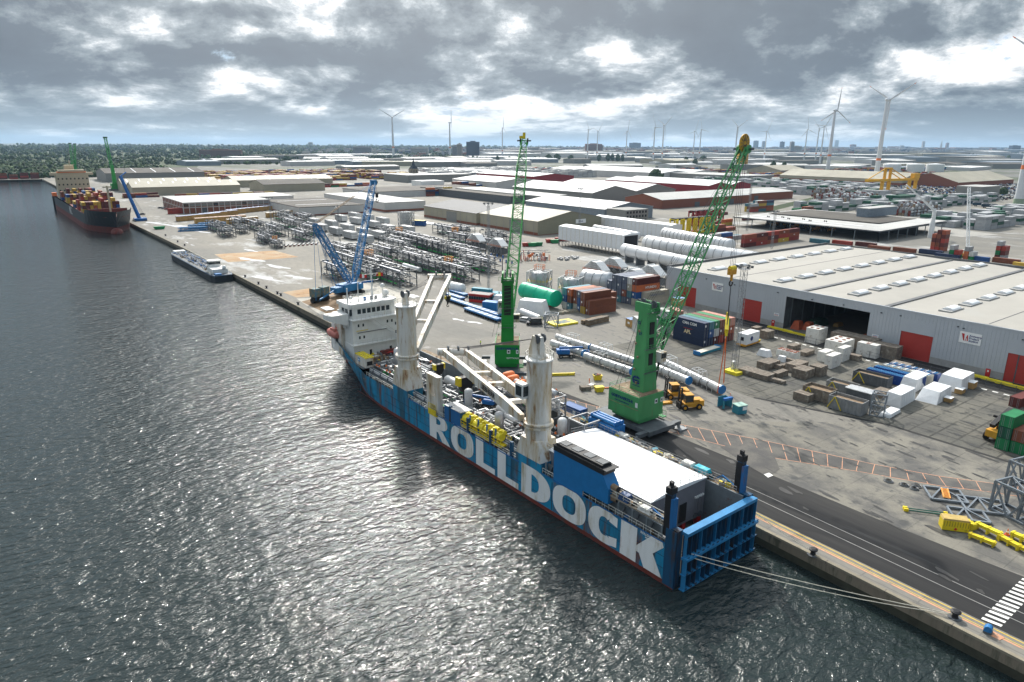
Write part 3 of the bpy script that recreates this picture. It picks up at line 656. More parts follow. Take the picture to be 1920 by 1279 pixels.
for z, xs in ((13.9, (-6.0, -4.7, 5.2, 6.6)), (17.3, (-6.2, -4.8, 2.6, 4.0, 6.8)), (16.3, (6.3, 5.2))):
    for x in xs:
        mb = MB(); mb.bx(x-0.24, x+0.24, U0+0.54, U0+0.62, z-0.4, z+0.4, 'glass_dark'); obj('window', mb, H_)
for x in (-6.8, -3.2, 3, 6.4):
    mb = MB(); mb.bx(x-0.35, x+0.35, U0-0.06, U0+0.02, 8.3, 10.2, 'black_steel'); obj('door', mb, H_)
mb = MB(); mb.rail([(-8.2, U0-0.3, 19.1), (8.4, U0-0.3, 19.1)], 1.1, sp=1.2); mb.rail([(-8.7, U0-0.8, 12.25), (8.7, U0-0.8, 12.25)], 1.1, sp=1.4); mb.rail([(-6.5, U0+2, 23.2), (6, U0+2.5, 23.2), (6, U0+9, 23.2), (-6.5, U0+9, 23.2), (-6.5, U0+2, 23.2)], 1.0, sp=1.5); obj('railing', mb, H_)
st = MB()
for a, b in (((-3.6, U0-0.1, 19.0), (0.2, U0-0.5, 15.8)), ((0.2, U0-.5, 15.8), (1.5, U0-.5, 15.8)), ((1.5, U0-.5, 15.8), (5.6, U0-0.6, 12.3))):
    st.bar(a, b, 0.7, 'ship_white', 0.12); st.bar(Vector(a)+Vector((0, -.3, 1)), Vector(b)+Vector((0, -.3, 1)), 0.08, 'railing')
st.bar((-7.0, U0+0.3, 15.9), (-3.6, U0+0.3, 15.9), 0.14, 'yellow'); st.bx(-6.6, 2.4, U0+0.4, U0+0.56, 15.2, 15.35, 'steel_dark'); obj('stairway', st, H_)
ms = MB()
for x, y, h, r_ in ((0.5, U0+5, 9.0, 0.3), (-4.2, U0+4, 5.5, .16), (-7.6, U0+3.6, 4.2, .25), (3.8, U0+5, 2.6, .2)): ms.tube((x, y, 23.0), (x, y, 23.2+h), r_, 'ship_white', 8, r_*0.7)
for z in (26, 28.5, 30.3): ms.bar((-1.6, U0+5, z), (2.6, U0+5, z), 0.12, 'ship_white')
ms.sph((3.8, U0+5, 26.6), 0.7, 'ship_white'); ms.sph((5.2, U0+6, 24.2), 1.0, 'ship_white'); ms.sph((-6, U0+5, 24.3), 0.55, 'ship_white')
ms.bx(-2.6, 0.9, U0+4.8, U0+4.92, 28.0, 28.5, 'blue_machine')
for x in (-2, 0, 1.4): ms.box((x, U0+4.6, 23.7), (0.6, 0.5, 1.0), 'blue_machine' if x < 0 else 'steel')
obj('mast', ms, ship)
for x0_, c3 in ((-2.8, ('red', 'white_text', 'red')), (2.2, ('red', 'yellow', 'red'))):
    mb = MB()
    for k in range(3):
        a = x0_+k*0.7; z_ = 29.4-k*0.06
        mb.add([(a, U0+5.2+math.sin(k)*.2, z_), (a+.7, U0+5.2+math.sin(k+1)*.2, z_-.06), (a+.7, U0+5.2+math.sin(k+1)*.2, z_+1.0), (a, U0+5.2+math.sin(k)*.2, z_+1.06)], [(0, 1, 2, 3)], c3[k])
    tag(obj('flag', mb, None), 'red and white flag flying from the ship mast' if x0_ < 0 else 'small red and yellow flag on the starboard side of the ship mast', 'flag', )
    f_ = bpy.data.objects['flag' if x0_ < 0 else 'flag.001']; f_.location = SO; f_.rotation_euler.z = SA
# forecastle equipment
fc = MB()
fc.bx(-8.9, -7.4, 117.8, 120.6, 8, 17.0, 'crane_cream')
obj('boat_davit', fc, ship)
fc = MB()
rr = random.Random(9)
for _ in range(26):
    x, u = rr.uniform(-8, 8), rr.uniform(127.5, 133)
    if abs(x) < half(u, 10)-1: fc.box((x, u, 8.5), (rr.uniform(.5, 1.4), rr.uniform(.5, 1.4), rr.uniform(.6, 1.8)), rr.choice(['ship_white', 'steel_dark', 'ship_grey', 'yellow', 'deck_rust']))
for x in (-2.5, 2.5): fc.tube((x-1, 130.5, 9), (x+1, 130.5, 9), 0.8, 'steel_dark', 12)
for _ in range(60):
    x, u = rr.uniform(-9, 8), rr.uniform(104.6, 111.5); fc.box((x, u, 8.4), (rr.uniform(.3, 1.1), rr.uniform(.3, 1.1), rr.uniform(.6, 2.4)), rr.choice(['steel', 'steel_dark', 'ship_grey', 'deck_rust', 'white_paint', 'silver', 'yellow']))
fc.tube((6, 110, 9), (-1, 110.5, 9), 0.3, 'red', 8); fc.box((2.5, 110.5, 9.0), (7, .8, 1.4), 'boot_red')
obj('deck_machinery', fc, ship)
lb = thing('lifeboat', 'faded orange enclosed lifeboat hanging at the port bow of the blue ship', 'lifeboat', sw(-9.0, 123.0, 13.4), SA)
mb = MB(); mb.lathe([(0.05, -3.3), (0.9, -2.9), (1.3, -1.8), (1.35, 0), (1.3, 1.8), (0.9, 2.9), (0.05, 3.3)], 'lifeboat_red' if 'lifeboat_red' in MATS else mat('lifeboat_red', (0.55, 0.19, 0.15), 0.5), 12, ax='y') or 0
obj('boat_hull', mb, lb, True); mb = MB(); mb.bx(-0.8, 0.8, -2.2, 0.6, 0.9, 1.7, 'lifeboat_red' if 'lifeboat_red' in MATS else 'orange'); obj('canopy', mb, lb)
# white bulwark cheek at the port bow
mb = MB(); mb.prism([(-9.4, 121.5), (-8.9, 124), (-6.8, 129.5), (-6.6, 129.3), (-8.7, 124), (-9.15, 121.5)], 11.0, 16.6, 'ship_white'); obj('bulwark_screen', mb, ship)
# deck cranes
def deck_crane(u, zb, zr, zt, foot_w, tips, foot, name, letters, capz):
    v = -7.3; r0 = 2.35
    cr_ = MB()
    cr_.add([(-HB-0.03, u-foot_w/2, zb), (-5.2, u-foot_w/2, zb), (-5.2, u+foot_w/2, zb), (-HB-0.03, u+foot_w/2, zb), (v-r0, u-r0, zr-2.2), (v+r0, u-r0, zr-2.2), (v+r0, u+r0, zr-2.2), (v-r0, u+r0, zr-2.2)], [(0, 1, 5, 4), (1, 2, 6, 5), (2, 3, 7, 6), (3, 0, 4, 7), (4, 5, 6, 7)], 'crane_cream')
    cr_.lathe([(r0*1.02, zr-2.4), (r0*1.02, zr-0.2), (r0*1.22, zr), (r0*1.22, zr+0.3), (r0*1.05, zr+0.5), (r0*1.22, zr+0.7), (r0*1.22, zr+0.95), (r0, zr+1.1), (r0, zt), ], 'crane_cream', 28, (v, u, 0))
    cr_.bx(-HB-0.01, -5.3, u-foot_w/2+0.01, u+foot_w/2-0.01, 5.6, zb, 'hull_blue')
    co_ = obj('deck_crane', cr_, ship, True)
    tp = MB(); tp.lathe([(r0*1.12, zt), (r0*1.12, zt+0.25)], 'ship_white', 24, (v, u, 0))
    tp.rail([(v+math.cos(a)*r0*1.1, u+math.sin(a)*r0*1.1, zt+.25) for a in [k*math.pi/5 for k in range(11)]], 1.1, sp=1.2)
    tp.yz([(u-1.0, zt), (u+1.0, zt), (u+0.5, capz), (u-0.5, capz)], v-0.5, v+0.5, 'crane_cream')
    for s_ in (-.7, .7): tp.tube((v+s_-.12, u, capz-0.3), (v+s_+.12, u, capz-0.3), 0.85, 'steel_dark', 14)
    obj('mast_head', tp, co_)
    (fa, fb), (ta, tb) = foot, tips
    j = MB()
    for a, b in ((fa, ta), (fb, tb)): j.bar(a, Vector(a).lerp(Vector(b), .16), 0.9, 'crane_cream', 1.3, 0.95, 2.2); j.bar(Vector(a).lerp(Vector(b), .16), Vector(a).lerp(Vector(b), .72), 0.95, 'crane_cream', 2.2, 0.95, 1.9); j.bar(Vector(a).lerp(Vector(b), .72), b, 0.95, 'crane_cream', 1.9, 0.9, 1.4)
    for t_ in (0.2, 0.45, 0.62) if letters else (0.35, 0.62):
        j.bar(Vector(fa).lerp(Vector(ta), t_), Vector(fb).lerp(Vector(tb), t_), 1.1, 'crane_cream', 0.8)
    ex = (Vector(tb)-Vector(ta)).normalized()
    j.tube(Vector(ta)-ex*0.6, Vector(tb)+ex*1.4, 0.85, 'crane_cream', 16); jo = obj('jib', j, co_)
    for t_ in (-.1, .35, .8): 
        c = Vector(ta).lerp(Vector(tb), t_)+Vector((0, 0, 0.8)); j2 = MB(); j2.tube(c-ex*.2, c+ex*.2, 0.75, 'steel_dark', 14); obj('sheave', j2, jo)
    rp = MB(); hd = Vector((v, u, capz-0.2))
    for t_ in (0.1, 0.35, 0.65, 0.9): rp.tube(hd, Vector(ta).lerp(Vector(tb), t_)+Vector((0, 0, .6)), 0.05, 'cable', 4)
    obj('luffing_rope', rp, co_)
    cb_ = MB(); a = Vector((v-r0-0.2, u+0.2, zr+6.5)); return co_, Vector(ta), Vector(tb), jo
deck1, ta1, tb1, jo1 = deck_crane(84, 8.5, 15.6, 28.4, 7.0, ((19.7, 106.2, 29), (15.6, 109.0, 29)), ((-4.9, 83.5, 17.2), (-6.6, 87.0, 17.2)), 'c1', False, 31.6)
deck2, ta2, tb2, jo2 = deck_crane(35, 8.7, 14.6, 27.6, 7.2, ((1.6, 72.0, 18.3), (-3.1, 74.3, 18.6)), ((-4.8, 35.6, 15.9), (-9.4, 37.2, 15.9)), 'c2', True, 31.8)
# the aft crane's inclined head, cab and name
mb = MB(); mb.yz([(33.2, 25), (36.9, 25), (36.9, 29.2), (36.0, 32.0), (35.2, 32.0), (34.6, 28.6), (33.2, 27.6)], -8.3, -6.3, 'crane_cream'); mb.rail([(-9.2, 33.4, 27.9), (-5.6, 33.2, 27.9), (-5.4, 36.5, 29)], 1.1, sp=.8); obj('mast_top', mb, deck2)
mb = MB(); mb.bx(-10.9, -9.4, 35.4, 37.6, 20.4, 23.2, 'ship_white'); co_ = obj('cab', mb, deck2)
mb = MB(); mb.bx(-10.98, -10.9, 35.7, 37.3, 20.9, 22.8, 'glass_dark'); mb.bx(-10.7, -9.6, 35.32, 35.4, 20.9, 22.8, 'glass_dark'); obj('window', mb, co_)
d_ = (Vector((1.6, 72, 18.3))-Vector((-4.8, 35.6, 15.9))).normalized()
for fa, ta in (((-9.4, 37.2, 15.9), (-3.1, 74.3, 18.6)),):
    pass
c_ = Vector((-9.4, 37.2, 15.9)).lerp(Vector((-3.1, 74.3, 18.6)), .36)
dd = (Vector((-3.1, 74.3, 18.6))-Vector((-9.4, 37.2, 15.9))).normalized(); nn = dd.cross(Vector((0, 0, 1))).normalized()
upv = nn.cross(dd)
text('LIEBHERR', 1.5, 'black_steel', jo2, c_-nn*0.56, -dd, upv, 0.03)
c_ = Vector((-4.9, 83.5, 17.2)).lerp(Vector((19.7, 106.2, 29)), .62); dd = (Vector((19.7, 106.2, 29))-Vector((-4.9, 83.5, 17.2))).normalized(); nn = dd.cross(Vector((0, 0, 1))).normalized()
text('LIEBHERR', 1.3, 'black_steel', jo1, c_+nn*0.5, dd, nn.cross(dd)*-1 if nn.cross(dd).z < 0 else nn.cross(dd), 0.02)
def hook(parent, top, drop, s, big=True):
    hk = MB(); p = Vector(top)-Vector((0, 0, drop))
    for dx in (-.8*s, -.5*s, .5*s, .8*s): hk.tube(Vector(top)+Vector((dx, 0, 0)), p+Vector((dx, 0, 0.6*s)), 0.06, 'cable', 4)
    hk.xz([(-1.5*s, .9*s), (-1.5*s, -.4*s), (-.6*s, -2.0*s), (.6*s, -2.0*s), (1.5*s, -.4*s), (1.5*s, .9*s)], p.y-.6*s, p.y+.6*s, 'black_steel') if True else 0
    hk.v[-12:] = [(a+p.x, b, c+p.z) for a, b, c in hk.v[-12:]]
    for sg in (-1, 1): hk.box((p.x+sg*1.45*s, p.y, p.z+.2*s), (.5*s, 1.3*s, 1.5*s), 'yellow')
    hk.tube(p-Vector((0, 0, 1.8*s)), p-Vector((0, 0, 3.6*s)), .45*s, 'black_steel', 10)
    hk.path([p+Vector((.6*s*math.cos(a), 0, -4.2*s+.7*s*math.sin(a))) for a in [R(x) for x in range(100, 400, 30)]], .2*s, 'black_steel', 6)
    return obj('hook_block', hk, parent)
hook(deck2, Vector((1.0, 71.6, 17.5)), 6.2, 1.35); hook(deck2, Vector((-4.2, 74.8, 17.8)), 2.8, .85)
hook(deck1, Vector((18.9, 106.6, 28)), 5, .55)
# goal-post frame of the port walkway
gp2 = MB(); gp2.bx(-9.6, -8.3, 70.2, 71.6, 6, 15.6, 'crane_cream'); gp2.bx(-9.6, -8.3, 66.8, 68.0, 6, 15.6, 'crane_cream'); gp2.bx(-9.6, -8.3, 68.0, 70.2, 13.6, 15.6, 'crane_cream'); gp2.bx(-9.3, -8.5, 68, 70.2, 8.6, 10.6, 'crane_cream')
obj('mooring_tower', gp2, ship)
gp2 = MB(); gp2.bx(-10.4, -9.62, 66.6, 69.8, 6.6, 6.8, 'yellow'); gp2.bx(-10.4, -10.3, 66.6, 69.8, 6.8, 8.0, 'yellow'); gp2.rail([(-10.3, 66.6, 8), (-10.3, 69.8, 8)], 1.2, m='yellow', sp=.8); obj('basket', gp2, ship)
# mooring lines to the quay
def line(name, a, b, sag, r_, label, mat_='rope', n=14):
    mb = MB(); pts = []
    for i in range(n+1):
        t_ = i/n; p = a.lerp(b, t_); p.z -= sag*4*t_*(1-t_); pts.append(p)
    mb.path(pts, r_, mat_, 5); o_ = obj(name, mb); tag(o_, label, 'mooring line', 'ropes from the ship to the bollards'); return o_
bol = [g(1524, 1040), g(1790, 1158)]
line('mooring_rope', sw(-HB-.05, 3.0, 6.3), bol[1]+Vector((0, 0, .5)), .5, .06, 'upper of two pale ropes sagging from the stern corner to the far right bollard')
line('mooring_rope', sw(-HB-.05, 2.6, 6.0), bol[1]+Vector((0, 0, .4)), 1.1, .06, 'lower of two pale ropes sagging from the stern corner to the far right bollard')
line('mooring_rope', sw(9.6, 1.0, 7.5), bol[0]+Vector((0, 0, .5)), .4, .05, 'short taut rope from the starboard stern corner to the nearest bollard')
line('mooring_rope', sw(9.3, 40.0, 7), g(1125, 765)+Vector((0,0,.5)), .4, .05, 'rope running from amidships to the quay behind the white roof')
# ---- cargo on board
mod = thing('cargo_module', 'long white roofed grey building module standing in the open hold of the ship', 'module', sw(0, 0, 1.6), SA)
mb = MB(); mb.bx(-6.95, 7.0, 7.6, 33.6, 2.0, 9.0, 'module_grey' if 'module_grey' in MATS else mat('module_grey', (0.27, 0.27, 0.30), 0.55, var=.08) and 'module_grey'); 
for k in range(47): x = -6.95+k*13.95/46; mb.bx(x-.05, x+.05, 7.5, 7.6, 2.0, 9.0, 'module_grey')
for k in range(60): y = 7.6+k*26/59; mb.bx(-7.05, -6.95, y-.05, y+.05, 2.0, 9.0, 'module_grey')
obj('wall', mb, mod)
mb = MB(); mb.xz([(-7.2, 8.95), (7.25, 8.95), (7.25, 9.1), (3.6, 9.55), (0, 9.7), (-3.6, 9.55), (-7.2, 9.1)], 7.35, 33.9, 'roof_white' if 'roof_white' in MATS else mat('roof_white', (0.80, 0.81, 0.82), 0.45, var=.05, scale=.15) and 'roof_white'); obj('roof', mb, mod)
mb = MB(); mb.rail([(-7.1, 33.8, 9.1), (-7.1, 7.4, 9.1), (-3.6, 7.4, 9.5), (0, 7.4, 9.7), (3.6, 7.4, 9.5), (7.2, 7.4, 9.1), (7.2, 33.8, 9.1), (0, 33.8, 9.7)], 1.1, m='steel', sp=1.0, r=.025); obj('railing', mb, mod)
for x, z in ((-3.9, 2.6), (1.3, 2.6)):
    mb = MB(); mb.bx(x-.9, x+.9, 7.38, 7.49, z, z+3.4, 'black_steel'); obj('door', mb, mod)
mb = MB()
for k in range(5): mb.bx(4.3+k*.5, 4.6+k*.5, 7.2, 7.48, 6.0-.1*(k % 2), 6.3, 'white_paint'); mb.bar((4.4+k*.5, 7.42, 3), (4.4+k*.5, 7.42, 6), .07, 'steel')
for x in (4.8, 6): mb.lathe([(.55, 0), (.55, .1), (.4, .1)], 'steel_dark', 14, (x, 7.3, 2.6), 'y')
obj('duct_outlets', mb, mod)
mb = MB()
for x in (-6.3, -2.1, 2.1, 6.3):
    for y in (8, 14, 20, 27, 33): mb = MB(); mb.bx(x-.5, x+.5, y-.4, y+.4, 0, 2.0, 'red'); obj('support', mb, mod)
mb = MB(); mb.bx(3, 5, 5.8, 6.9, 0, 1.0, 'red'); obj('support', mb, mod); mb = MB(); mb.bx(6, 6.9, 4.9, 6, 0, .9, 'red'); obj('support', mb, mod)

def process(name, label, v, u, z, Lx, Ly, hz_, seed, cat='process module', group=None, root_rz=SA, wpos=None, kinds=None):
    """skid full of pipework: frame, pipes, vessels, valves and small orange parts"""
    rr = random.Random(seed)
    t = thing(name, label, cat, wpos if wpos else sw(v, u, z), root_rz, group)
    fr = MB(); nx, ny = max(1, round(Lx/4)), max(1, round(Ly/4.5))
    for i in range(nx+1):
        for j in range(ny+1):
            x, y = -Lx/2+Lx*i/nx, -Ly/2+Ly*j/ny
            if rr.random() < .85: fr.bar((x, y, 0), (x, y, hz_*rr.choice((1, 1, .6))), .28, 'steel')
    for zz in (0.2, hz_*.5, hz_):
        for i in range(nx+1): x = -Lx/2+Lx*i/nx; fr.bar((x, -Ly/2, zz), (x, Ly/2, zz), .24, 'steel')
        for j in range(ny+1): y = -Ly/2+Ly*j/ny; fr.bar((-Lx/2, y, zz), (Lx/2, y, zz), .24, 'steel')
    for j in range(ny): y = -Ly/2+Ly*j/ny; fr.bar((-Lx/2, y, 0), (-Lx/2, y+Ly/ny, hz_*.5), .14, 'steel'); fr.bar((Lx/2, y, 0), (Lx/2, y+Ly/ny, hz_*.5), .14, 'steel')
    fr.bx(-Lx/2, Lx/2, -Ly/2, Ly/2, hz_*.5-.05, hz_*.5, 'steel_dark')
    obj('frame', fr, t)
    pp = MB()
    for _ in range(int(Lx*Ly/1.9)):
        zz = rr.choice((hz_*.55, hz_*.8, hz_+.3, .8))+rr.uniform(0, .4); r_ = rr.choice((.10, .14, .2, .28)); mm = rr.choice(('pipe_white', 'silver', 'steel', 'pipe_white', 'silver', 'pipe_green' if rr.random() < .25 else 'steel'))
        x, y = rr.uniform(-Lx/2, Lx/2), rr.uniform(-Ly/2, Ly/2)
        if rr.random() < .68: y2 = max(-Ly/2, min(Ly/2, y+rr.uniform(-8, 8))); q = (x, y2, zz)
        else: x2 = max(-Lx/2, min(Lx/2, x+rr.uniform(-4, 4))); q = (x2, y, zz)
        pp.tube((x, y, zz), q, r_, mm, 7)
        if rr.random() < .5: pp.tube(q, (q[0], q[1], max(.2, zz-rr.uniform(1, hz_*.6))), r_, mm, 7)
    for _ in range(int(Lx*Ly/1.3)):
        x, y = rr.uniform(-Lx/2, Lx/2), rr.uniform(-Ly/2, Ly/2); zz = rr.choice((hz_*.5, hz_, .4)); s_ = rr.uniform(.2, .8)
        pp.box((x, y, zz+s_/2), (s_, s_*rr.uniform(.6, 1.4), s_*rr.uniform(.5, 1.6)), rr.choice(('steel', 'steel_dark', 'silver', 'pipe_white', 'steel_dark')), rr.uniform(0, 1.5))
    obj('pipework', pp, t)
    for _ in range(max(1, int(Lx*Ly/45))):
        mb = MB(); x, y = rr.uniform(-Lx/2+1, Lx/2-1), rr.uniform(-Ly/2+2, Ly/2-2); r_ = rr.uniform(.6, 1.15); zz = hz_*rr.choice((.6, .95)); ln = rr.uniform(1.3, 2.4)
        prof = [(.02, -ln-r_*.6), (r_*.7, -ln-r_*.35), (r_, -ln), (r_, ln), (r_*.7, ln+r_*.35), (.02, ln+r_*.6)]
        ori = rr.random() < .6; mb.lathe(prof, rr.choice(('silver', 'pipe_white', 'silver')), 14, (x, y, zz+r_*(1 if ori else 2)), 'y' if ori else 'z'); obj('vessel', mb, t, True)
    mb = MB()
    for _ in range(max(4, int(Lx*Ly/14))):
        x, y = rr.choice((-Lx/2, Lx/2, rr.uniform(-Lx/2, Lx/2))), rr.uniform(-Ly/2, Ly/2); mb.lathe([(.28, 0), (.28, .15), (.06, .55)], 'orange', 8, (x, y, hz_+.2))
    obj('lashing_caps', mb, t)
    return t
process('process_module', 'grey steel skid packed with pipework, foremost in the hold below the white bridge house', -0.5, 96, 1.6, 13, 15, 7.2, 1)
process('process_module', 'steel skid with white pipe bends and vessels between the forward crane and the starboard wall', 1.2, 79, 1.6, 11, 12, 5.6, 2)
process('process_module', 'low steel skid with bright green pipes amidships beside the white mooring tower', -2.0, 67, 1.6, 10, 9, 5.0, 3)
process('process_module', 'grey skid of repeated valves and orange drums under the lowered white jib', -1.0, 53.5, 1.6, 12.5, 15, 6.0, 4)
process('process_module', 'skid with orange drum and white pipe bends just before the aft cream crane', -1.2, 41.5, 1.6, 12, 8, 6.6, 5)
process('process_module', 'tall pipe module with orange vessels on the starboard side behind the lowered jib', 5.2, 56.5, 9.9, 4.5, 11, 4.2, 6)
process('process_module', 'tall grey pipe module with ladders standing starboard of the aft crane', 5.4, 46.8, 9.9, 4.5, 6, 4.6, 8)
mb = MB(); mb.lathe([(1.05, 0), (1.1, 1.6), (1.0, 1.7)], 'orange', 16); o = obj('orange_drum', mb, None, True, sw(-2.0, 43.5, 9.4)); tag(o, 'short round orange drum standing on the pipework before the aft crane', 'drum')
for i, (v_, u_) in enumerate(((4.6, 58), (5.4, 60.6), (3.9, 54.4))):
    mb = MB(); mb.lathe([(.05, -1.7), (.7, -1.4), (.9, -1), (.9, 1), (.7, 1.4), (.05, 1.7)], 'orange', 12, ax='x'); o = obj('orange_vessel', mb, None, True, sw(v_, u_, 14.9), SA)
    tag(o, ['middle orange vessel on the tall starboard pipe module', 'farther orange vessel on the tall starboard pipe module', 'nearest orange vessel on the tall starboard pipe module'][i], 'vessel', 'orange vessels on the pipe module')
# yellow valve skid on the port wall
ys = thing('valve_skid', 'bright yellow row of cylindrical machines with railing on the port wing deck', 'machine', sw(-8.3, 50.6, 7.4), SA)
mb = MB(); mb.bx(-1.3, 1.3, -7, 7, 0, .3, 'yellow'); mb.rail([(-1.35, -7, .3), (-1.35, 7, .3)], 1.3, m='yellow', sp=1.1, r=.06); mb.rail([(1.35, -7, .3), (1.35, 7, .3)], 1.3, m='yellow', sp=1.1, r=.06); obj('frame', mb, ys)
for k in range(7):
    mb = MB(); mb.tube((-.2, -6+k*1.95, 1.6), (-.2, -4.6+k*1.95, 1.6), .85, 'yellow_bright', 12); mb.tube((.5, -6+k*1.95, 2.4), (.5, -4.8+k*1.95, 2.4), .5, 'yellow_bright', 10); mb.tube((-.2, -5.3+k*1.95, 2.3), (-.2, -5.3+k*1.95, 2.9), .3, 'yellow_bright', 8); mb.box((.6, -5+k*1.95, 1), (.8, .6, 1.6), 'yellow'); obj('cylinder', mb, ys)
mb = MB()
for k in range(4): mb.bar((-.9, -4.8+k*3, .3), (-.9, -4.8+k*3, 3.2), .25, 'blue_machine')
obj('lashing_post', mb, ys)
bx_ = thing('deck_house', 'rusty blue steel deck box with grey top just forward of the yellow machines', 'deck box', sw(-8.4, 61, 7.0), SA)
mb = MB(); mb.bx(-1.3, 1.6, -3.3, 3.0, 0, 3.2, 'deck_blue'); mb.bx(-1.35, 1.7, -3.4, 3.1, 3.2, 3.35, 'steel'); obj('body', mb, bx_)
yc = thing('reefer_container', 'rust stained cream container with a yellow roof frame on the port bow deck', 'container', sw(-8.0, 106.2, 8.15), SA)
mb = MB(); mb.bx(-1.22, 1.22, -3.0, 3.0, 0, 2.5, 'crane_cream'); obj('body', mb, yc)
mb = MB()
for a in (-1.1, -.3, .4, 1.1): mb.bar((a, -3.05, 2.72), (a, 3.05, 2.72), .2, 'yellow_bright')
for b in (-3, -1.5, 0, 1.5, 3): mb.bar((-1.25, b, 2.7), (1.25, b, 2.7), .22, 'yellow_bright')
obj('roof_frame', mb, yc); mb = MB(); mb.bx(-.8, .8, -3.1, -3.0, .6, 1.7, 'black_steel'); obj('cooling_unit', mb, yc); mb = MB(); mb.bx(-1.27, -1.22, .2, 1.4, 1.0, 2.0, 'blue_box'); mb.bx(-1.29, -1.27, .5, 1.1, 1.25, 1.75, 'white_text'); obj('emblem', mb, yc)
# clutter on the wing decks
def clutter(name, label, v0, v1, u0, u1, z, n, seed, pal, smax=1.4):
    rr = random.Random(seed); mb = MB()
    for _ in range(n):
        x, y = rr.uniform(v0, v1), rr.uniform(u0, u1); k = rr.random()
        if k < .5: mb.box((x, y, z+.3), (rr.uniform(.3, smax), rr.uniform(.3, smax), rr.uniform(.3, .9)), rr.choice(pal), rr.uniform(0, 1.5))
        elif k < .8: mb.bar((x, y, z+rr.uniform(.2, 1.0)), (x+rr.uniform(-.6, .6), y+rr.uniform(-3, 3), z+rr.uniform(.2, 1)), .14, rr.choice(pal))
        else: mb.tube((x, y-.3, z+.4), (x, y+.4, z+.4), .4, rr.choice(pal), 8)
    o = obj(name, mb, ship); return o
clutter('deck_gear', '', HI+.5, HB-.4, 4, 40, 9.85, 130, 5, ['deck_rust', 'rope', 'steel_dark', 'hold_floor', 'wood_grey', 'yellow', 'black_steel', 'teal'])
clutter('deck_gear', '', -HB+.8, -HI-.5, 2.5, 14, 9.85, 30, 6, ['deck_rust', 'rope', 'steel_dark', 'hold_floor', 'black_steel'], .8)
for nm, lb_, v_, u_, z_, sx_, sy_, sz_, m_, cat in (('covered_bundle', 'bright turquoise tarpaulin bundle lashed on the starboard stern deck', 8.8, 9.6, 9.9, 1.7, 3.4, 1.3, 'tarp_teal', 'bundle'), ('covered_bundle', 'crumpled white tarpaulin beside the turquoise bundle at the stern', 8.8, 12.6, 9.9, 1.8, 2.6, 1.2, 'tarp_dirty', 'bundle'), ('covered_bundle', 'crumpled white canvas heap on the starboard deck beside the blue steel crate', 8.9, 29.0, 9.9, 1.8, 4.2, 1.0, 'tarp_dirty', 'bundle'), ('covered_bundle', 'dark blue tarpaulin bundle with rope on the port stern deck', -8.6, 11.4, 9.9, 1.5, 2.2, 1.1, 'tarp_navy', 'bundle'), ('rope_pile', 'pile of white rope on the port stern deck next to the gate post', -8.6, 7.0, 9.9, 1.5, 2.6, .7, 'tarp_dirty', 'rope pile'), ('rope_pile', 'small coiled rope in a blue tray by the starboard gate post', 9.0, 5.0, 9.9, 1.2, 1.6, .6, 'tarp_dirty', 'rope pile')):
    if m_ == 'tarp_teal': mat('tarp_teal', (0.03, 0.42, 0.52), 0.5, var=.15, bump=.5)
    if m_ == 'tarp_navy': mat('tarp_navy', (0.02, 0.06, 0.16), 0.5, var=.2, bump=.5)
    mb = MB(); mb.wrap(sx_, sy_, sz_, m_, .16, 5, int(u_*7), .25); tag(obj(nm, mb, None, True, sw(v_, u_, z_), SA), lb_, cat)
# blue rack, the R container and stair frame by the starboard wall
bc = thing('steel_crate', 'blue ribbed steel crate carrying blue cylinders on top, between white roof and green crane', 'crate', sw(9.2, 33.2, 8.6), SA)
mb = MB(); mb.bx(-1.5, 1.5, -3.6, 3.6, 0, 3.4, 'blue_box')
for k in range(13): mb.bx(-1.58, -1.5, -3.5+k*.58, -3.3+k*.58, 0, 3.4, 'blue_machine')
for k in range(6): mb.bx(-1.4+k*.5, -1.2+k*.5, -3.68, -3.6, 0, 3.4, 'blue_machine')
obj('body', mb, bc)
for x in (-.9, 0, .9):
    mb = MB(); mb.tube((x, -3.2, 3.9), (x, 3.2, 3.9), .36, 'blue_box', 12); mb.tube((x, -3.4, 3.9), (x, -3.1, 3.9), .5, 'blue_machine', 12); mb.tube((x, 3.1, 3.9), (x, 3.3, 3.9), .5, 'blue_machine', 12); obj('cylinder', mb, bc)
sf = thing('stair_tower', 'grey steel platform frame with a diagonal stair beside the aft crane', 'stair tower', sw(6.0, 36.0, 6.0), SA)
mb = MB()
for x in (-2.5, 2.5):
    for y in (-2.2, 2.2): mb.bar((x, y, 0), (x, y, 6.2), .3, 'steel')
for a, b in (((-2.5, -2.2), (2.5, -2.2)), ((2.5, -2.2), (2.5, 2.2)), ((2.5, 2.2), (-2.5, 2.2)), ((-2.5, 2.2), (-2.5, -2.2))): mb.bar((*a, 6.2), (*b, 6.2), .3, 'steel')
obj('frame', mb, sf); mb = MB()
for k in range(12): mb.box((-2+k*.36, -1.6, 1.0+k*.42), (.35, .9, .08), 'steel')
mb.bar((-2.2, -2.1, .9), (2.2, -2.1, 5.9), .1, 'steel'); mb.bar((-2.2, -1.1, .9), (2.2, -1.1, 5.9), .1, 'steel'); obj('stair', mb, sf)
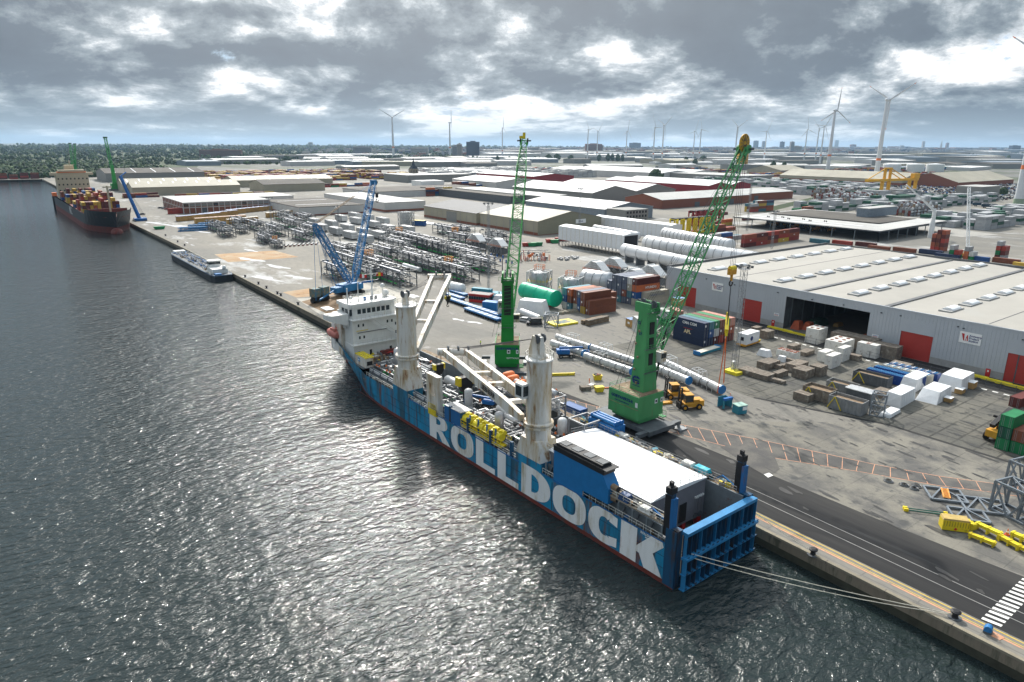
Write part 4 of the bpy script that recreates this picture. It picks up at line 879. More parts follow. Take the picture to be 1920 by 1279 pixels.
# ---------------------------------------------------------------- green mobile harbour cranes
def harbour_crane(label, base, rz, gm, tipw, tower_h, foot_z, side_txt, wheel, name_xy=None, hole=True, bw=2.4, hx=(-4.2, 3.8), tws=(2.2, 1.85, 1.45)):
    a_, b2_ = hx
    t = thing('harbour_crane', label, 'crane', base, rz); Mi = (Matrix.Translation(base) @ Matrix.Rotation(rz, 4, 'Z')).inverted(); tip = Mi @ Vector(tipw)
    ch = MB(); ch.bx(-4.2, 4.2, -8.5, 8.5, 1.2, 2.2, 'steel_dark')
    for x in (-2.6, 2.6):
        for y in (-7, -5.2, -3.4, -1.6, 1.6, 3.4, 5.2, 7): ch.tube((x-.5, y, .75), (x+.5, y, .75), .75, 'rubber', 12)
    for sy in (-1, 1):
        ch.bx(-6.8, 6.8, sy*7.4-.6, sy*7.4+.6, 1.3, 2.1, 'steel_dark')
        for sx_ in (-1, 1): ch.bx(sx_*6.8-1.3, sx_*6.8+1.3, sy*7.4-1.6, sy*7.4+1.6, .02, .35, 'steel'); ch.bar((sx_*6.8, sy*7.4, .3), (sx_*6.8, sy*7.4, 1.6), .5, 'steel')
    ch.lathe([(2.6, 2.2), (2.6, 3.2)], gm, 20); obj('chassis', ch, t)
    h = MB(); h.bx(a_, b2_, -4.9, 4.4, 3.6, 9.0, gm); h.bx(a_+1, b2_-.6, -4.4, 4.0, 2.6, 3.6, gm); h.bx(a_+.2, b2_-.2, -4.7, 4.2, 9.0, 9.12, 'deck_rust')
    h.bx(a_-.06, a_, -4.9, 4.4, 6.0, 6.1, 'deck_rust'); h.rail([(a_+.1, -4.8, 9.1), (a_+.1, 4.3, 9.1), (b2_-.1, 4.3, 9.1)], .9, m=gm, sp=2.4); h.bx(b2_, b2_+1.2, -5.2, -2, 2.6, 2.8, gm); h.rail([(b2_+1.1, -5.1, 2.8), (b2_+1.1, -2, 2.8)], 1.2, m=gm, sp=1)
    obj('machine_house', h, t); mh = t.children[-1]
    for (x0, y0, x1, y1) in ((1.0, -4.94, 1.9, -4.9), (b2_-.9, -4.94, b2_-.2, -4.9), (a_-.04, -4.6, a_, -3.9)):
        w_ = MB(); w_.bx(x0, x1, y0, y1, 6.6, 7.7, 'white_paint'); w_.bx(x0+.2, x1-.2 if x1-x0 > .3 else x1+.01, y0-.02, y1, 6.9, 7.4, 'glass_dark'); obj('window', w_, mh)
    tw = MB(); T = tower_h
    def sec(z, hw, hd, cx=1.0, cy=-1.2): return [(cx-hw, cy-hd, z), (cx+hw, cy-hd, z), (cx+hw, cy+hd, z), (cx-hw, cy+hd, z)]
    secs = [sec(9, tws[0], tws[0]*.95), sec(15.5, tws[1], tws[1]*.9), sec(T, tws[2], 1.3)]
    for a, b in zip(secs[:-1], secs[1:]): tw.add(a+b, [(0, 1, 5, 4), (1, 2, 6, 5), (2, 3, 7, 6), (3, 0, 4, 7)], gm)
    tw.add(secs[-1], [(0, 1, 2, 3)], gm)
    if hole:
        for z in (T-3.9, T-7.4, T-11.0): 
            for sy in (-1,): tw.bx(1.0-.65, 1.0+.65, -1.2-1.62-(T-z)*.012, -1.2-1.25, z-1.35, z+1.35, 'black_steel')
    for sx_ in (-1, 1):
        tw.bx(1.0+sx_*1.35-.2, 1.0+sx_*1.35+.2, -3.2, 1.2, T-.6, T+1.7, gm); tw.tube((1.0+sx_*1.6-.15, -2.4, T-.2), (1.0+sx_*1.6+.15, -2.4, T-.2), .95, gm, 14)
        tw.tube((1.0+sx_*.7-.15, .9, T+1.2), (1.0+sx_*.7+.15, .9, T+1.2), .9, 'steel_dark', 12); tw.tube((1.0+sx_*.7-.15, -2.2, T+1.2), (1.0+sx_*.7+.15, -2.2, T+1.2), .9, 'steel_dark', 12)
    obj('tower', tw, t); to = t.children[-1]
    ld = MB()
    for sx_ in (-.3, .3): ld.bar((2.75, -.6+sx_, 9.2), (2.5, -.6+sx_, T), .07, 'steel')
    for k in range(int((T-10)/.6)): ld.bar((2.72-k*.008, -.9, 9.6+k*.6), (2.72-k*.008, -.3, 9.6+k*.6), .06, 'steel')
    for z in (13.5, 19, T-.3): ld.bx(-1.4, 3.4, -3.4, -3.0, z, z+.08, 'steel_dark'); ld.rail([(-1.4, -3.4, z), (3.4, -3.4, z)], 1.0, m=gm, sp=.9)
    for k in range(5): ld.box((-1.45+k*.02, -1.2+(k % 2)*.8, 11+k*3), (.3, .4, .5), 'deck_rust')
    obj('ladder', ld, to)
    fz = foot_z; dv = (tip-Vector((0, 0, 0))); hd = Vector((dv.x, dv.y, 0)).normalized(); ft = Vector((1.0, -1.2, fz))+hd*2.6
    cp = MB(); cp.bx(-1.0, 1.0, -1.0, 1.0, 0, 2.3, 'crane_cream'); cp.bx(-.8, .8, -1.03, -1.0, .9, 2.0, 'glass_dark'); cp.bx(1.0, 1.03, -.8, .8, .9, 2.0, 'glass_dark')
    c_ = obj('cab', cp, t, loc=ft+hd.cross(Vector((0,0,1)))*2.2+Vector((0, 0, -.8)))
    bm = MB(); bm.lattice(ft, tip, bw, gm, max(12, int((tip-ft).length/2.6)), .13, .065, 2.2, 1.5, .2); boom = obj('boom', bm, t)
    hp = MB(); mid = ft.lerp(tip, .16); hp.tube(Vector((1.0, -1.2, 5.5))+hd*3.2, mid, .34, 'black_steel', 10, .22); obj('luffing_cylinder', hp, t)
    hb = MB(); rgt = hd.cross(Vector((0, 0, 1)))
    if wheel:
        hb2 = MB(); c = tip+Vector((0, 0, 1.4)); ax = rgt*.12; hb2.tube(c-ax, c+ax, 2.1, 'wheel_yellow' if 'wheel_yellow' in MATS else mat('wheel_yellow', (.62, .34, .02), .5) and 'wheel_yellow', 28)
        for k in range(12):
            a = math.pi*2*k/12; hb2.bar(c+(hd*math.cos(a)+Vector((0,0,1))*math.sin(a))*.5-rgt*.16, c+(hd*math.cos(a)+Vector((0,0,1))*math.sin(a))*1.9-rgt*.16, .16, 'steel_dark', .1)
            hb2.bar(c+(hd*math.cos(a)+Vector((0,0,1))*math.sin(a))*.5+rgt*.16, c+(hd*math.cos(a)+Vector((0,0,1))*math.sin(a))*1.9+rgt*.16, .16, 'steel_dark', .1)
        obj('cable_wheel', hb2, boom)
    for s_ in (-1, 1): hb.tube(tip+rgt*s_*1.3-rgt*.2, tip+rgt*s_*1.3+rgt*.2, 1.0, 'black_steel' if not wheel else gm, 12); hb.box(tip+rgt*s_*2.1, (.8, .8, .5), 'steel_dark'); hb.bar(tip+rgt*s_*1.2-hd*1.5-Vector((0,0,1.5)), tip+rgt*s_*1.3, .5, gm)
    hb.bar(tip-rgt*2, tip+rgt*2, .4, gm); obj('boom_head', hb, boom)
    rp = MB(); th = Vector((1.0, -1.2, T+1.6))
    for s_ in (-.8, -.3, .3, .8): rp.tube(th+rgt*s_, tip+rgt*s_, .035, 'cable', 4)
    for s_ in (-.5, .5): rp.tube(th+rgt*s_-hd, Vector((-3, 3, 9.2))+rgt*s_, .04, 'cable', 4)
    obj('rope', rp, t); return t, mh, to, boom, tip
gc1, mh1, tw1, bm1, tip1 = harbour_crane('older weathered green quay crane lifting a white pipe rack, nearest of the green cranes', Vector((110.2, 100.5, 0)), R(0), 'crane_green', (144.9, 102.6, 61.5), 27.5, 16.5, 'x', True)
text('GOEYVAERTS-R', .95, 'navy_text', mh1, (-4.28, .1, 7.6), (0, -1, 0), (0, 0, 1), .03); text('PORT CRANE SERVICES', .42, 'navy_text', mh1, (-4.28, .1, 6.7), (0, -1, 0), (0, 0, 1), .01)
def towertxt(tw, z, s, face_x, rot=0):
    pass
lg = MB()
for k in range(24):
    a0, a1 = R(40+k*12), R(52+k*12); 
    if 80 < (40+k*12) % 180 < 96: continue
    f = lambda a, r_: (-1.3, -1.1-r_*1.25*math.cos(a), 11.6+r_*math.sin(a))
    lg.add([f(a0, .62), f(a0, 1.0), f(a1, 1.0), f(a1, .62)], [(0, 1, 2, 3)], 'navy_text')
lg.bx(-1.31, -1.3, -1.9, -.2, 11.35, 11.65, 'navy_text'); lg.bx(-1.31, -1.3, -2.3, 0, 10.2, 10.35, 'navy_text'); lg.bx(-1.31, -1.3, -2.1, -.4, 12.05, 12.2, 'navy_text')
obj('emblem', lg, tw1)
text('G', 1.0, 'navy_text', tw1, (-.62, -.4, 24.6), (0, -1, 0), (0, 0, 1), .03); text('57', .9, 'navy_text', tw1, (-.7, -1.0, 22.2), (0, -1, 0), (0, 0, 1), .03)
# hook, spreader and orange slings below the near crane
hk = MB(); tp = Vector(tip1); ld = Vector((tp.x+.2, tp.y+.2, 0)); hz1 = 31.5
for dx in (-1.2, -.4, .4, 1.2): hk.tube((tp.x+dx, tp.y, tp.z), (tp.x+dx*.8, tp.y, hz1+1.5), .045, 'cable', 4)
hk.box((tp.x, tp.y, hz1+.6), (2.6, .9, 1.6), 'forklift_yellow'); hk.tube((tp.x-1, tp.y, hz1+1.4), (tp.x+1, tp.y, hz1+1.4), .6, 'yellow', 12); hk.tube((tp.x, tp.y, hz1), (tp.x, tp.y, hz1-1.8), .35, 'forklift_yellow', 10)
hk.path([Vector((tp.x+.7*math.cos(a), tp.y, hz1-2.4+.7*math.sin(a))) for a in [R(x) for x in range(90, 420, 30)]], .18, 'black_steel', 6)
obj('hook_block', hk, gc1)
sp = thing('lifting_beam', 'yellow lifting beam hanging tilted below the near green crane with two orange slings', 'lifting beam', Vector((110.2, 100.5, 0))+Vector((tp.x, tp.y, 18.5)))
mb = MB(); mb.bar((-1.6, -1.2, -1.4), (1.6, 1.2, 1.2), .9, 'yellow', 1.3); mb.box((1.7, 1.3, 1.8), (.5, .5, 1.6), 'yellow'); mb.box((-1.7, -1.3, -2.0), (.5, .5, 1.2), 'yellow'); obj('beam', mb, sp)
mb = MB()
for a, b in (((-.9, -.6, 0), (0, 0, 11)), ((.9, .6, .8), (0, 0, 11))): mb.tube(a, b, .06, 'cable', 5); mb.tube(Vector(a)+Vector((.3, 0, 0)), Vector(b)+Vector((.1, 0, 0)), .06, 'cable', 5)
obj('wire_sling', mb, sp)
LOAD = Vector((110.2+tp.x, 100.5+tp.y, 0))
for i, (a, q) in enumerate((((-1.7, -1.3, 16), (1345, 737)), ((1.7, 1.3, 18.6), (1357, 718)))):
    mb = MB(); A_ = Vector((LOAD.x+a[0], LOAD.y+a[1], a[2])); B_ = g(*q, z=1.6)
    for s_ in (-.28, .28): mb.bar(A_, B_+Vector((s_, s_*.6, 0)), .16, 'sling_orange', .16)
    tag(obj('lifting_sling', mb), ['left orange sling running down to the blue capped pipe end', 'right orange sling hanging from the upper end of the yellow beam'][i], 'sling', 'orange lifting slings')
tgt2 = g(979, 590); t2z = zat(tgt2.x, tgt2.y, 264)
gc2, mh2, tw2, bm2, tip2 = harbour_crane('bright green quay crane behind the ship with its long lattice jib pointing away', Vector((109.0, 150.0, 0)), R(-38), 'crane_green_bright', (tgt2.x, tgt2.y, t2z), 27.0, 15, 'x', False, hole=False, bw=3.2, hx=(-2.4, 4.4), tws=(1.75, 1.65, 1.5))
text('GOEYVAERTS-R', .85, 'navy_text', mh2, (1.0, -4.94, 8.0), (1, 0, 0), (0, 0, 1), .04); text('GOTTWALD', .6, 'white_text', mh2, (2.6, -4.94, 5.3), (1, 0, 0), (0, 0, 1), .01)
mb = MB()
mb.bx(.05, 1.95, -2.75, -2.55, 17, 25.3, 'black_steel'); mb.bx(.1, 1.9, -2.86, -2.7, 25.3, 26.4, 'crane_green_bright')
for k in range(8): mb.bar((.1, -2.8, 17.6+k), (1.9, -2.8, 17.9+k), .1, 'crane_green_bright')
obj('tower_opening', mb, tw2)
mb = MB(); w_ = Vector(tip2); mb.tube(w_+Vector((0, 0, .6)), w_+Vector((0, 0, 2.8)), .5, 'yellow', 8); mb.box(w_+Vector((-.9, 0, 1.2)), (1.6, 1, .9), 'yellow'); obj('beacon', mb, bm2)
# ---------------------------------------------------------------- blue lattice crawler crane
mat('lattice_blue', (0.015, 0.17, 0.38), .5, var=.15)
bb = g(655, 551); bc2 = thing('crawler_crane', 'bright blue crawler crane with two lattice booms in a V beside the bridge house', 'crane', bb, R(20))
Mi = (Matrix.Translation(bb) @ Matrix.Rotation(R(20), 4, 'Z')).inverted()
tg = g(708, 505); T1 = Mi @ Vector((tg.x, tg.y, zat(tg.x, tg.y, 342))); dg_ = g(600, 566); T2 = Mi @ Vector((dg_.x, dg_.y, zat(dg_.x, dg_.y, 421)))
mb = MB(); mb.bx(-4.5, 4.5, -2, 3.2, 1.6, 4.6, 'lattice_blue'); mb.bx(-8.5, -4.5, -1.6, 2.4, 1.8, 4.0, 'lattice_blue'); mb.bx(3, 5.4, -3.2, -1.2, 1.8, 4.2, 'lattice_blue'); obj('upper_works', mb, bc2)
for s_ in (-3.4, 3.8):
    mb = MB(); mb.yz([(-5, .5), (-4.4, 0.03), (4.4, .03), (5, .5), (5, 1.1), (4.4, 1.6), (-4.4, 1.6), (-5, 1.1)], s_-.7, s_+.7, 'black_steel'); obj('crawler_track', mb, bc2)
F1, F2 = Vector((3.4, .6, 4)), Vector((1.6, .6, 4.4))
mb = MB(); mb.lattice(F1, T1, 2.6, 'lattice_blue', 24, .16, .09, 1.2, 1.8, .1); b1 = obj('main_boom', mb, bc2)
mb = MB(); mb.lattice(F2, T2, 2.2, 'lattice_blue', 16, .15, .085, 1.0, 1.2, .1); obj('derrick_boom', mb, bc2)
mb = MB(); mb.box(T1, (2.6, 2.2, 2.4), 'lattice_blue'); mb.tube(T1+Vector((1.6, 0, 0)), T1+Vector((2.0, 0, 0)), 1, 'black_steel', 12); obj('boom_head', mb, b1)
mb = MB(); mb.tube(T1+Vector((2, 0, 0)), T1+Vector((2, 0, -6)), .07, 'cable', 4); mb.box(T1+Vector((2, 0, -6.4)), (1.2, 1, 2.4), 'black_steel'); mb.path([T1+Vector((2+.8*math.cos(a), 0, -9+.9*math.sin(a))) for a in [R(x) for x in range(100, 420, 40)]], .25, 'black_steel', 5); obj('hook_block', mb, b1)
mb = MB()
for s_ in (-.5, .5):
    q = T2.lerp(T1, .62); mb.tube(T2+Vector((0, s_, 0)), q+Vector((0, s_, 0)), .16, 'deck_rust', 5); mb.tube(q+Vector((0, s_, 0)), T1+Vector((0, s_, 0)), .06, 'lattice_blue', 4)
cw1 = Mi @ g(600, 562, 2.5); 
for s_ in (-1, 1): mb.tube(T2+Vector((s_*.5, 0, 0)), cw1+Vector((s_*2, 0, 0)), .08, 'lattice_blue', 4); mb.tube(T2+Vector((s_*.5, 0, 0)), Vector((-7.6, s_*1.2, 4)), .08, 'lattice_blue', 4); mb.tube(T2+Vector((s_*.5, 0, 0)), Vector((-6.2, s_*1.2, 4)), .08, 'lattice_blue', 4)
mb.bar((-8.0, 0, 3), cw1+Vector((0, 0, 0)), .5, 'lattice_blue'); obj('pendant', mb, bc2)
cwt = thing('counterweight', 'weathered teal ballast blocks on black rollers hanging behind the blue crane', 'counterweight', g(601, 566), R(20))
mat('ballast', (0.10, 0.17, 0.18), .7, stain=((.30, .20, .09), .6, .8))
for s_ in (-2.4, 2.2):
    mb = MB(); mb.bx(s_-1.6, s_+1.6, -1.6, 1.6, 2.6, 6.0, 'ballast'); obj('block', mb, cwt); mb = MB(); mb.tube((s_-1.9, 0, 1.2), (s_+1.9, 0, 1.2), 1.15, 'rubber', 14); mb.box((s_, 0, 2.3), (2.6, 2.4, .7), 'black_steel'); obj('roller', mb, cwt)

# ---------------------------------------------------------------- grey warehouse
mat('clad_grey', (0.45, 0.48, 0.51), .5, var=.05, scale=.1); mat('plinth', (0.33, 0.33, 0.32), .8, var=.2); mat('roof_membrane', (0.37, 0.352, 0.315), .75, var=.10, scale=.05, stain=((.36, .35, .32), .4, .08), streak=False); mat('gutter', (0.13, .135, .14), .6); mat('skylight', (.82, .83, .84), .35, var=.03)
wt = thing('warehouse', 'large grey warehouse with red roller doors, an open hall and rows of skylights', 'warehouse')
X0, X1, YA, YB, HZ = 217.3, 338.0, -60.0, 185.0, 14.2
doors = [(169.5, 178.6), (139.9, 147.9), (82.0, 91.2), (53.5, 62.7), (10, 19), (-40, -31)]; opn = (101.3, 130.6)
mb = MB(); cuts = sorted([(a, b, 8.0) for a, b in doors]+[(*opn, 11.7)]); y = YA
def clad(y0, y1, z0, z1):
    mb.add([(X0, y0, z0), (X0, y1, z0), (X0, y1, z1), (X0, y0, z1)], [(3, 2, 1, 0)], 'clad_grey' if z0 >= 2 else 'plinth')
for a, b, hh_ in cuts: clad(y, a, 0, 2.0); clad(y, a, 2.0, HZ); clad(a, b, hh_, HZ); y = b
clad(y, YB, 0, 2.0); clad(y, YB, 2.0, HZ)
mb.add([(X0, YB, 0), (X1, YB, 0), (X1, YB, HZ), (X0, YB, HZ)], [(3, 2, 1, 0)], 'clad_grey'); mb.add([(X1, YA, 0), (X1, YB, 0), (X1, YB, HZ), (X1, YA, HZ)], [(0, 1, 2, 3)], 'clad_grey'); mb.add([(X0, YA, 0), (X1, YA, 0), (X1, YA, HZ), (X0, YA, HZ)], [(0, 1, 2, 3)], 'clad_grey')
# inner bay behind the open door
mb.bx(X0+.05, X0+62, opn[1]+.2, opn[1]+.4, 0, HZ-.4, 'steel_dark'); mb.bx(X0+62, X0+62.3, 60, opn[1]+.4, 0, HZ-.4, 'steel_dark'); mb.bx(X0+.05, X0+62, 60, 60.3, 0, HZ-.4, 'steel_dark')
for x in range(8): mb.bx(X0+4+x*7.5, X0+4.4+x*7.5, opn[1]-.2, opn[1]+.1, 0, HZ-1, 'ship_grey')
obj('wall', mb, wt)
mb = MB()
for k in range(240): yy = YA+k*1.02; inside = any(a-.1 < yy < b+.1 for a, b, _ in cuts); mb.bx(X0-.06, X0-.0, yy-.012, yy+.012, 12.0 if inside else 2.05, HZ, 'clad_grey')
obj('cladding_ribs', mb, wt)
mb = MB(); grid = [YA]+[YB-3-28.4*k for k in range(8, -1, -1)]+[YB]
zs = {}
vs = []; ys = [YB, 168, 153.9, 140, 125.6, 111.4, 97.3, 83, 68.9, 54, 40, 26, 12, -2, -16, -60]
hz_ = [HZ, HZ+.25, HZ+.5, HZ+.25, HZ-.15, HZ+.35, HZ-.15, HZ+.25, HZ+.5, HZ+.25, HZ-.15, HZ+.3, HZ-.15, HZ+.3, HZ+.5, HZ]
for (ya, za), (yb, zb) in zip(list(zip(ys, hz_))[:-1], list(zip(ys, hz_))[1:]): mb.add([(X0+.3, ya, za), (X1-.3, ya, za), (X1-.3, yb, zb), (X0+.3, yb, zb)], [(0, 3, 2, 1)], 'roof_membrane')
for yy in (125.6, 97.3, 40, 12): mb.bx(X0+1, X1-1, yy-.75, yy+.75, HZ-.1, HZ+.22, 'gutter')
for yy in (153.9, 68.9): mb.bx(X0+1, X1-1, yy-.12, yy+.12, HZ+.5, HZ+.56, 'gutter')
mb.bx(X0-.12, X0+.4, YA, YB+.1, HZ+.001, HZ+.42, 'clad_grey'); mb.bx(X0-.1, X1+.1, YB-.4, YB+.3, HZ+.003, HZ+.9, 'gutter'); mb.bx(X1-.4, X1+.2, YA, YB-.42, HZ+.002, HZ+.9, 'gutter'); obj('roof', mb, wt); ro = wt.children[-1]
fr_ = MB(); fr_.bx(-4.6, 4.6, -1.8, 1.8, 0, .45, 'plinth'); dome = MB(); pr = [(-1.6, .45), (-1.3, .85), (-.6, 1.15), (0, 1.22), (.6, 1.15), (1.3, .85), (1.6, .45)]; dome.yz([(a, b) for a, b in pr], -2.6, 3.2, 'skylight')
fme, dme = fr_.mesh('skylight_frame'), dome.mesh('skylight_dome')
for yy, zz in ((169, .2), (139.5, .2), (111.4, .3), (83, .2), (54, .2), (26, .2)):
    for i in range(8):
        xx = X0+12+i*14; a = bpy.data.objects.new('skylight', fme); COL.objects.link(a); a.parent = ro; a.location = (xx, yy, HZ+zz); b = bpy.data.objects.new('dome', dme); COL.objects.link(b); b.parent = a
for a, b in doors:
    mb = MB(); mb.bx(X0+.15, X0+.3, a, b, 0, 8.0, 'door_red')
    for k in range(13): mb.bx(X0+.12, X0+.15, a, b, .3+k*.6, .34+k*.6, 'door_red')
    obj('roller_door', mb, wt)
for yy in (134.6, 98.5, 66.5, 181): mb = MB(); mb.bx(X0-.1, X0-.02, yy-.6, yy+.6, 0, 2.3, 'red'); mb.bx(X0-.12, X0-.1, yy-.2, yy+.2, 1.4, 1.9, 'white_text'); obj('door', mb, wt)
def antwerp_sign(yc, zc, w, h, label):
    s = thing('wall_sign', label, 'sign', (X0-.12, yc, zc)); mb = MB(); mb.bx(-.08, 0, -w/2, w/2, -h/2, h/2, 'white_text'); obj('board', mb, s)
    k = w/4.6; mb = MB()
    mb.yz([(1.9*k, .85*k), (1.3*k, .85*k), (1.15*k, -.8*k), (1.35*k, -.8*k)], -.12, -.09, 'red'); mb.yz([(1.02*k, -.8*k), (.72*k, .6*k), (.55*k, .6*k), (.38*k, -.8*k), (.62*k, -.8*k), (.66*k, -.2*k), (.85*k, -.2*k), (.84*k, -.8*k)], -.125, -.095, 'red'); obj('emblem', mb, s)
    for i, tx in enumerate(('Antwerp', 'Project', 'Station')): text(tx, .72*k, 'navy_text', s, (-.1, .25*k, (.55-.6*i)*k), (0, -1, 0), (0, 0, 1), .015, align='LEFT')
antwerp_sign(72.4, 9.9, 5.6, 3.3, 'white Antwerp Project Station sign on the grey wall between the two right red doors'); antwerp_sign(159.6, 10.3, 5.0, 3.2, 'white Antwerp Project Station sign on the grey wall between the two left red doors')
for yy, lb in ((133.6, 'small white notice with faint print left of the open hall door'), (98.6, 'small white notice with faint print right of the open hall door')):
    s = thing('notice_board', lb, 'notice', (X0-.1, yy, 4.6)); mb = MB(); mb.bx(-.06, 0, -1.0, 1.0, -.5, .5, 'white_text'); mb.bx(-.08, -.06, -.8, .7, .1, .25, 'blue_box'); mb.bx(-.08, -.06, -.7, .8, -.25, -.1, 'red'); obj('board', mb, s)
for i, yy in enumerate((165, 152, 134, 121, 110, 97.8, 92, 74.5, 76, 60)): mb = MB(); mb.bx(X0-.5, X0-.06, yy-.2, yy+.2, 12.4-(i % 2)*.2, 12.7-(i % 2)*.2, 'steel_dark'); obj('wall_lamp', mb, wt)
for i, (x, y, sc) in enumerate(((221.5, 127.5, 1.0), (223.5, 124.5, .95), (224, 104.5, .9))):
    mb = MB(); mb.wrap(4.0*sc, 3.4*sc, 2.9*sc, 'orange_tarp' if 'orange_tarp' in MATS else mat('orange_tarp', (.42, .085, .03), .6, bump=.4) and 'orange_tarp', .25, 5, i, .45); tag(obj('covered_load', mb, None, True, (x, y, .05)), ['left of the two orange tarpaulin humps just inside the open hall', 'right of the two orange tarpaulin humps just inside the open hall', 'orange tarpaulin hump by the right edge of the open hall'][i], 'covered load')
for i, (x, y, w, d, h, m_) in enumerate(((232, 126, 8, 4, 2.4, 'pine_dark'), (237, 121, 4, 2, 1.2, 'wood_tan'), (226, 108, 4, 3, 1.6, 'pine_dark'))):
    if m_ == 'pine_dark': mat('pine_dark', (.01, .06, .035), .6)
    mb = MB(); mb.wrap(w, d, h, m_, .15, 4, i+5, .2); tag(obj('covered_load', mb, None, True, (x, y, .05)), ['long dark green covered stack deep inside the open hall', 'low tan crate on the floor deep inside the open hall', 'dark green covered pile near the right side inside the hall'][i], 'covered load')
# yellow concrete barriers, white dashes and mesh fence before the warehouse
br_ = thing('road_barrier', '', 'barrier'); bpy.data.objects.remove(br_)
bm_ = MB(); bm_.yz([(-4.9, 0), (-4.9, .35), (-4.6, .7), (4.6, .7), (4.9, .35), (4.9, 0), (4.0, 0), (3.6, .14), (2.8, .14), (2.4, 0), (-2.4, 0), (-2.8, .14), (-3.6, .14), (-4.0, 0)], -.35, .35, 'yellow_bright'); bme = bm_.mesh('road_barrier')
for i, (px, py) in enumerate(((1250, 562), (1268, 568), (1462, 619), (1492, 627), (1818, 704), (1860, 715), (1905, 727), (1952, 739))):
    p = g(px, py); o = bpy.data.objects.new('road_barrier', bme); COL.objects.link(o); o.location = p
    tag(o, ['leftmost yellow road barrier beside the far end of the warehouse', 'second yellow road barrier near the far warehouse corner', 'short yellow barrier with planks left of the open hall', 'yellow barrier directly before the left side of the open hall', 'first yellow barrier right of the white wrapped loads', 'second yellow barrier right of the white wrapped loads', 'third yellow barrier from the white wrapped loads, at the picture edge', 'yellow barrier beside the maroon container at the right edge'][i], 'barrier', 'yellow barriers along the warehouse road')
ds = MB()
for i in range(70): yy = 140-i*2.6; ds.bx(204.2, 204.9, yy, yy+1.3, .02, .045, 'line_white')
struct('dashed_marking', ds)
fn = thing('mesh_fence', 'low dark mesh fence with thin posts along the road before the warehouse', 'fence'); mb = MB()
mb.bar((207.5, 172, 1.9), (207.5, 20, 1.9), .06, 'steel_dark'); mb.bar((207.5, 172, .1), (207.5, 20, .1), .06, 'steel_dark'); mb.bar((207.5, 172, 1.0), (207.5, 20, 1.0), .04, 'steel_dark')
for i in range(44): mb.bar((207.5, 172-i*3.5, 0), (207.5, 172-i*3.5, 2.1), .10, 'steel_dark')
obj('fence_line', mb, fn)
# light masts
def light_mast(px, py, ptop, label, w=1.0, col='steel'):
    b = g(px, py); zt_ = zat(b.x, b.y, ptop); t = thing('light_mast', label, 'light mast', b, group='tall lattice light masts'); mb = MB(); mb.lattice((0, 0, .8), (0, 0, zt_-1), w, col, int(zt_/1.6), .045, .025); obj('pole', mb, t)
    mb = MB(); mb.lathe([(1.6, zt_-1.1), (1.6, zt_-1.0)], col, 12); mb.rail([(1.6*math.cos(k*.785), 1.6*math.sin(k*.785), zt_-1) for k in range(9)], 1.0, m=col, sp=2)
    for k in range(6): mb.box((2.0*math.cos(k*1.05), 2.0*math.sin(k*1.05), zt_-.4), (.5, .5, .6), 'steel_dark')
    obj('lamp_platform', mb, t); return t, b
lm, lb_ = light_mast(1376, 700, 497, 'lattice light mast on a yellow base between orange slings and wooden crates', 1.3)
mb = MB(); mb.bx(-1.7, 1.7, -2.2, 2.2, .02, .9, 'yellow_bright'); mb.box((1.2, 1.2, 2.0), (1.4, .9, 2.2), 'white_paint'); obj('base', mb, lm)
for a in ((916, 548, 380, 'thin light mast standing beside the red site cabin and blue trailers'), (512, 452, 370, 'thin light mast amid the left steel racks near the sheds'), (638, 468, 385, 'thin light mast left of the blue crane boom over the racks'), (1086, 438, 353, 'lattice light mast before the beige shed gable'), (1446, 470, 395, 'short lattice mast beside the long red container row'), (1400, 436, 330, 'thin tall mast among the red container rows'), (1613, 436, 418, 'small light pole before the open grey shed'), (238, 350, 285, 'thin light mast beside the far left sheds')): light_mast(*a, 1.1 if a[0] > 1000 else .8)
# ---------------------------------------------------------------- containers
CC = dict(maroon=(.115, .026, .022), rust=(.27, .065, .03), red=(.34, .045, .03), orange=(.50, .13, .045), brown=(.20, .065, .035), navy=(.018, .035, .085), blue=(.018, .085, .26), teal=(.06, .19, .24), slate=(.10, .125, .18), white=(.58, .58, .56), cream=(.48, .45, .36), yellow=(.50, .33, .045), green=(.012, .20, .07), grey=(.34, .35, .36), lightgrey=(.44, .45, .46), pink=(.42, .20, .15), tan=(.42, .26, .10), darkgreen=(.01, .09, .05))
CN = dict(maroon='maroon', rust='rust red', red='red', orange='orange', brown='brown', navy='navy blue', blue='blue', teal='teal', slate='slate blue', white='white', cream='cream', yellow='mustard yellow', green='green', grey='grey', lightgrey='pale grey', pink='faded pink', tan='tan', darkgreen='dark green')
for k, c in CC.items(): mat('box_'+k, c, .55, var=.16, scale=.5, stain=((c[0]*.5+.03, c[1]*.5+.02, c[2]*.5+.015), .2, .9), rnd=.35)
mat('box_roof', (.36, .32, .29), .7, var=.2, rnd=.3)
protoC = {}
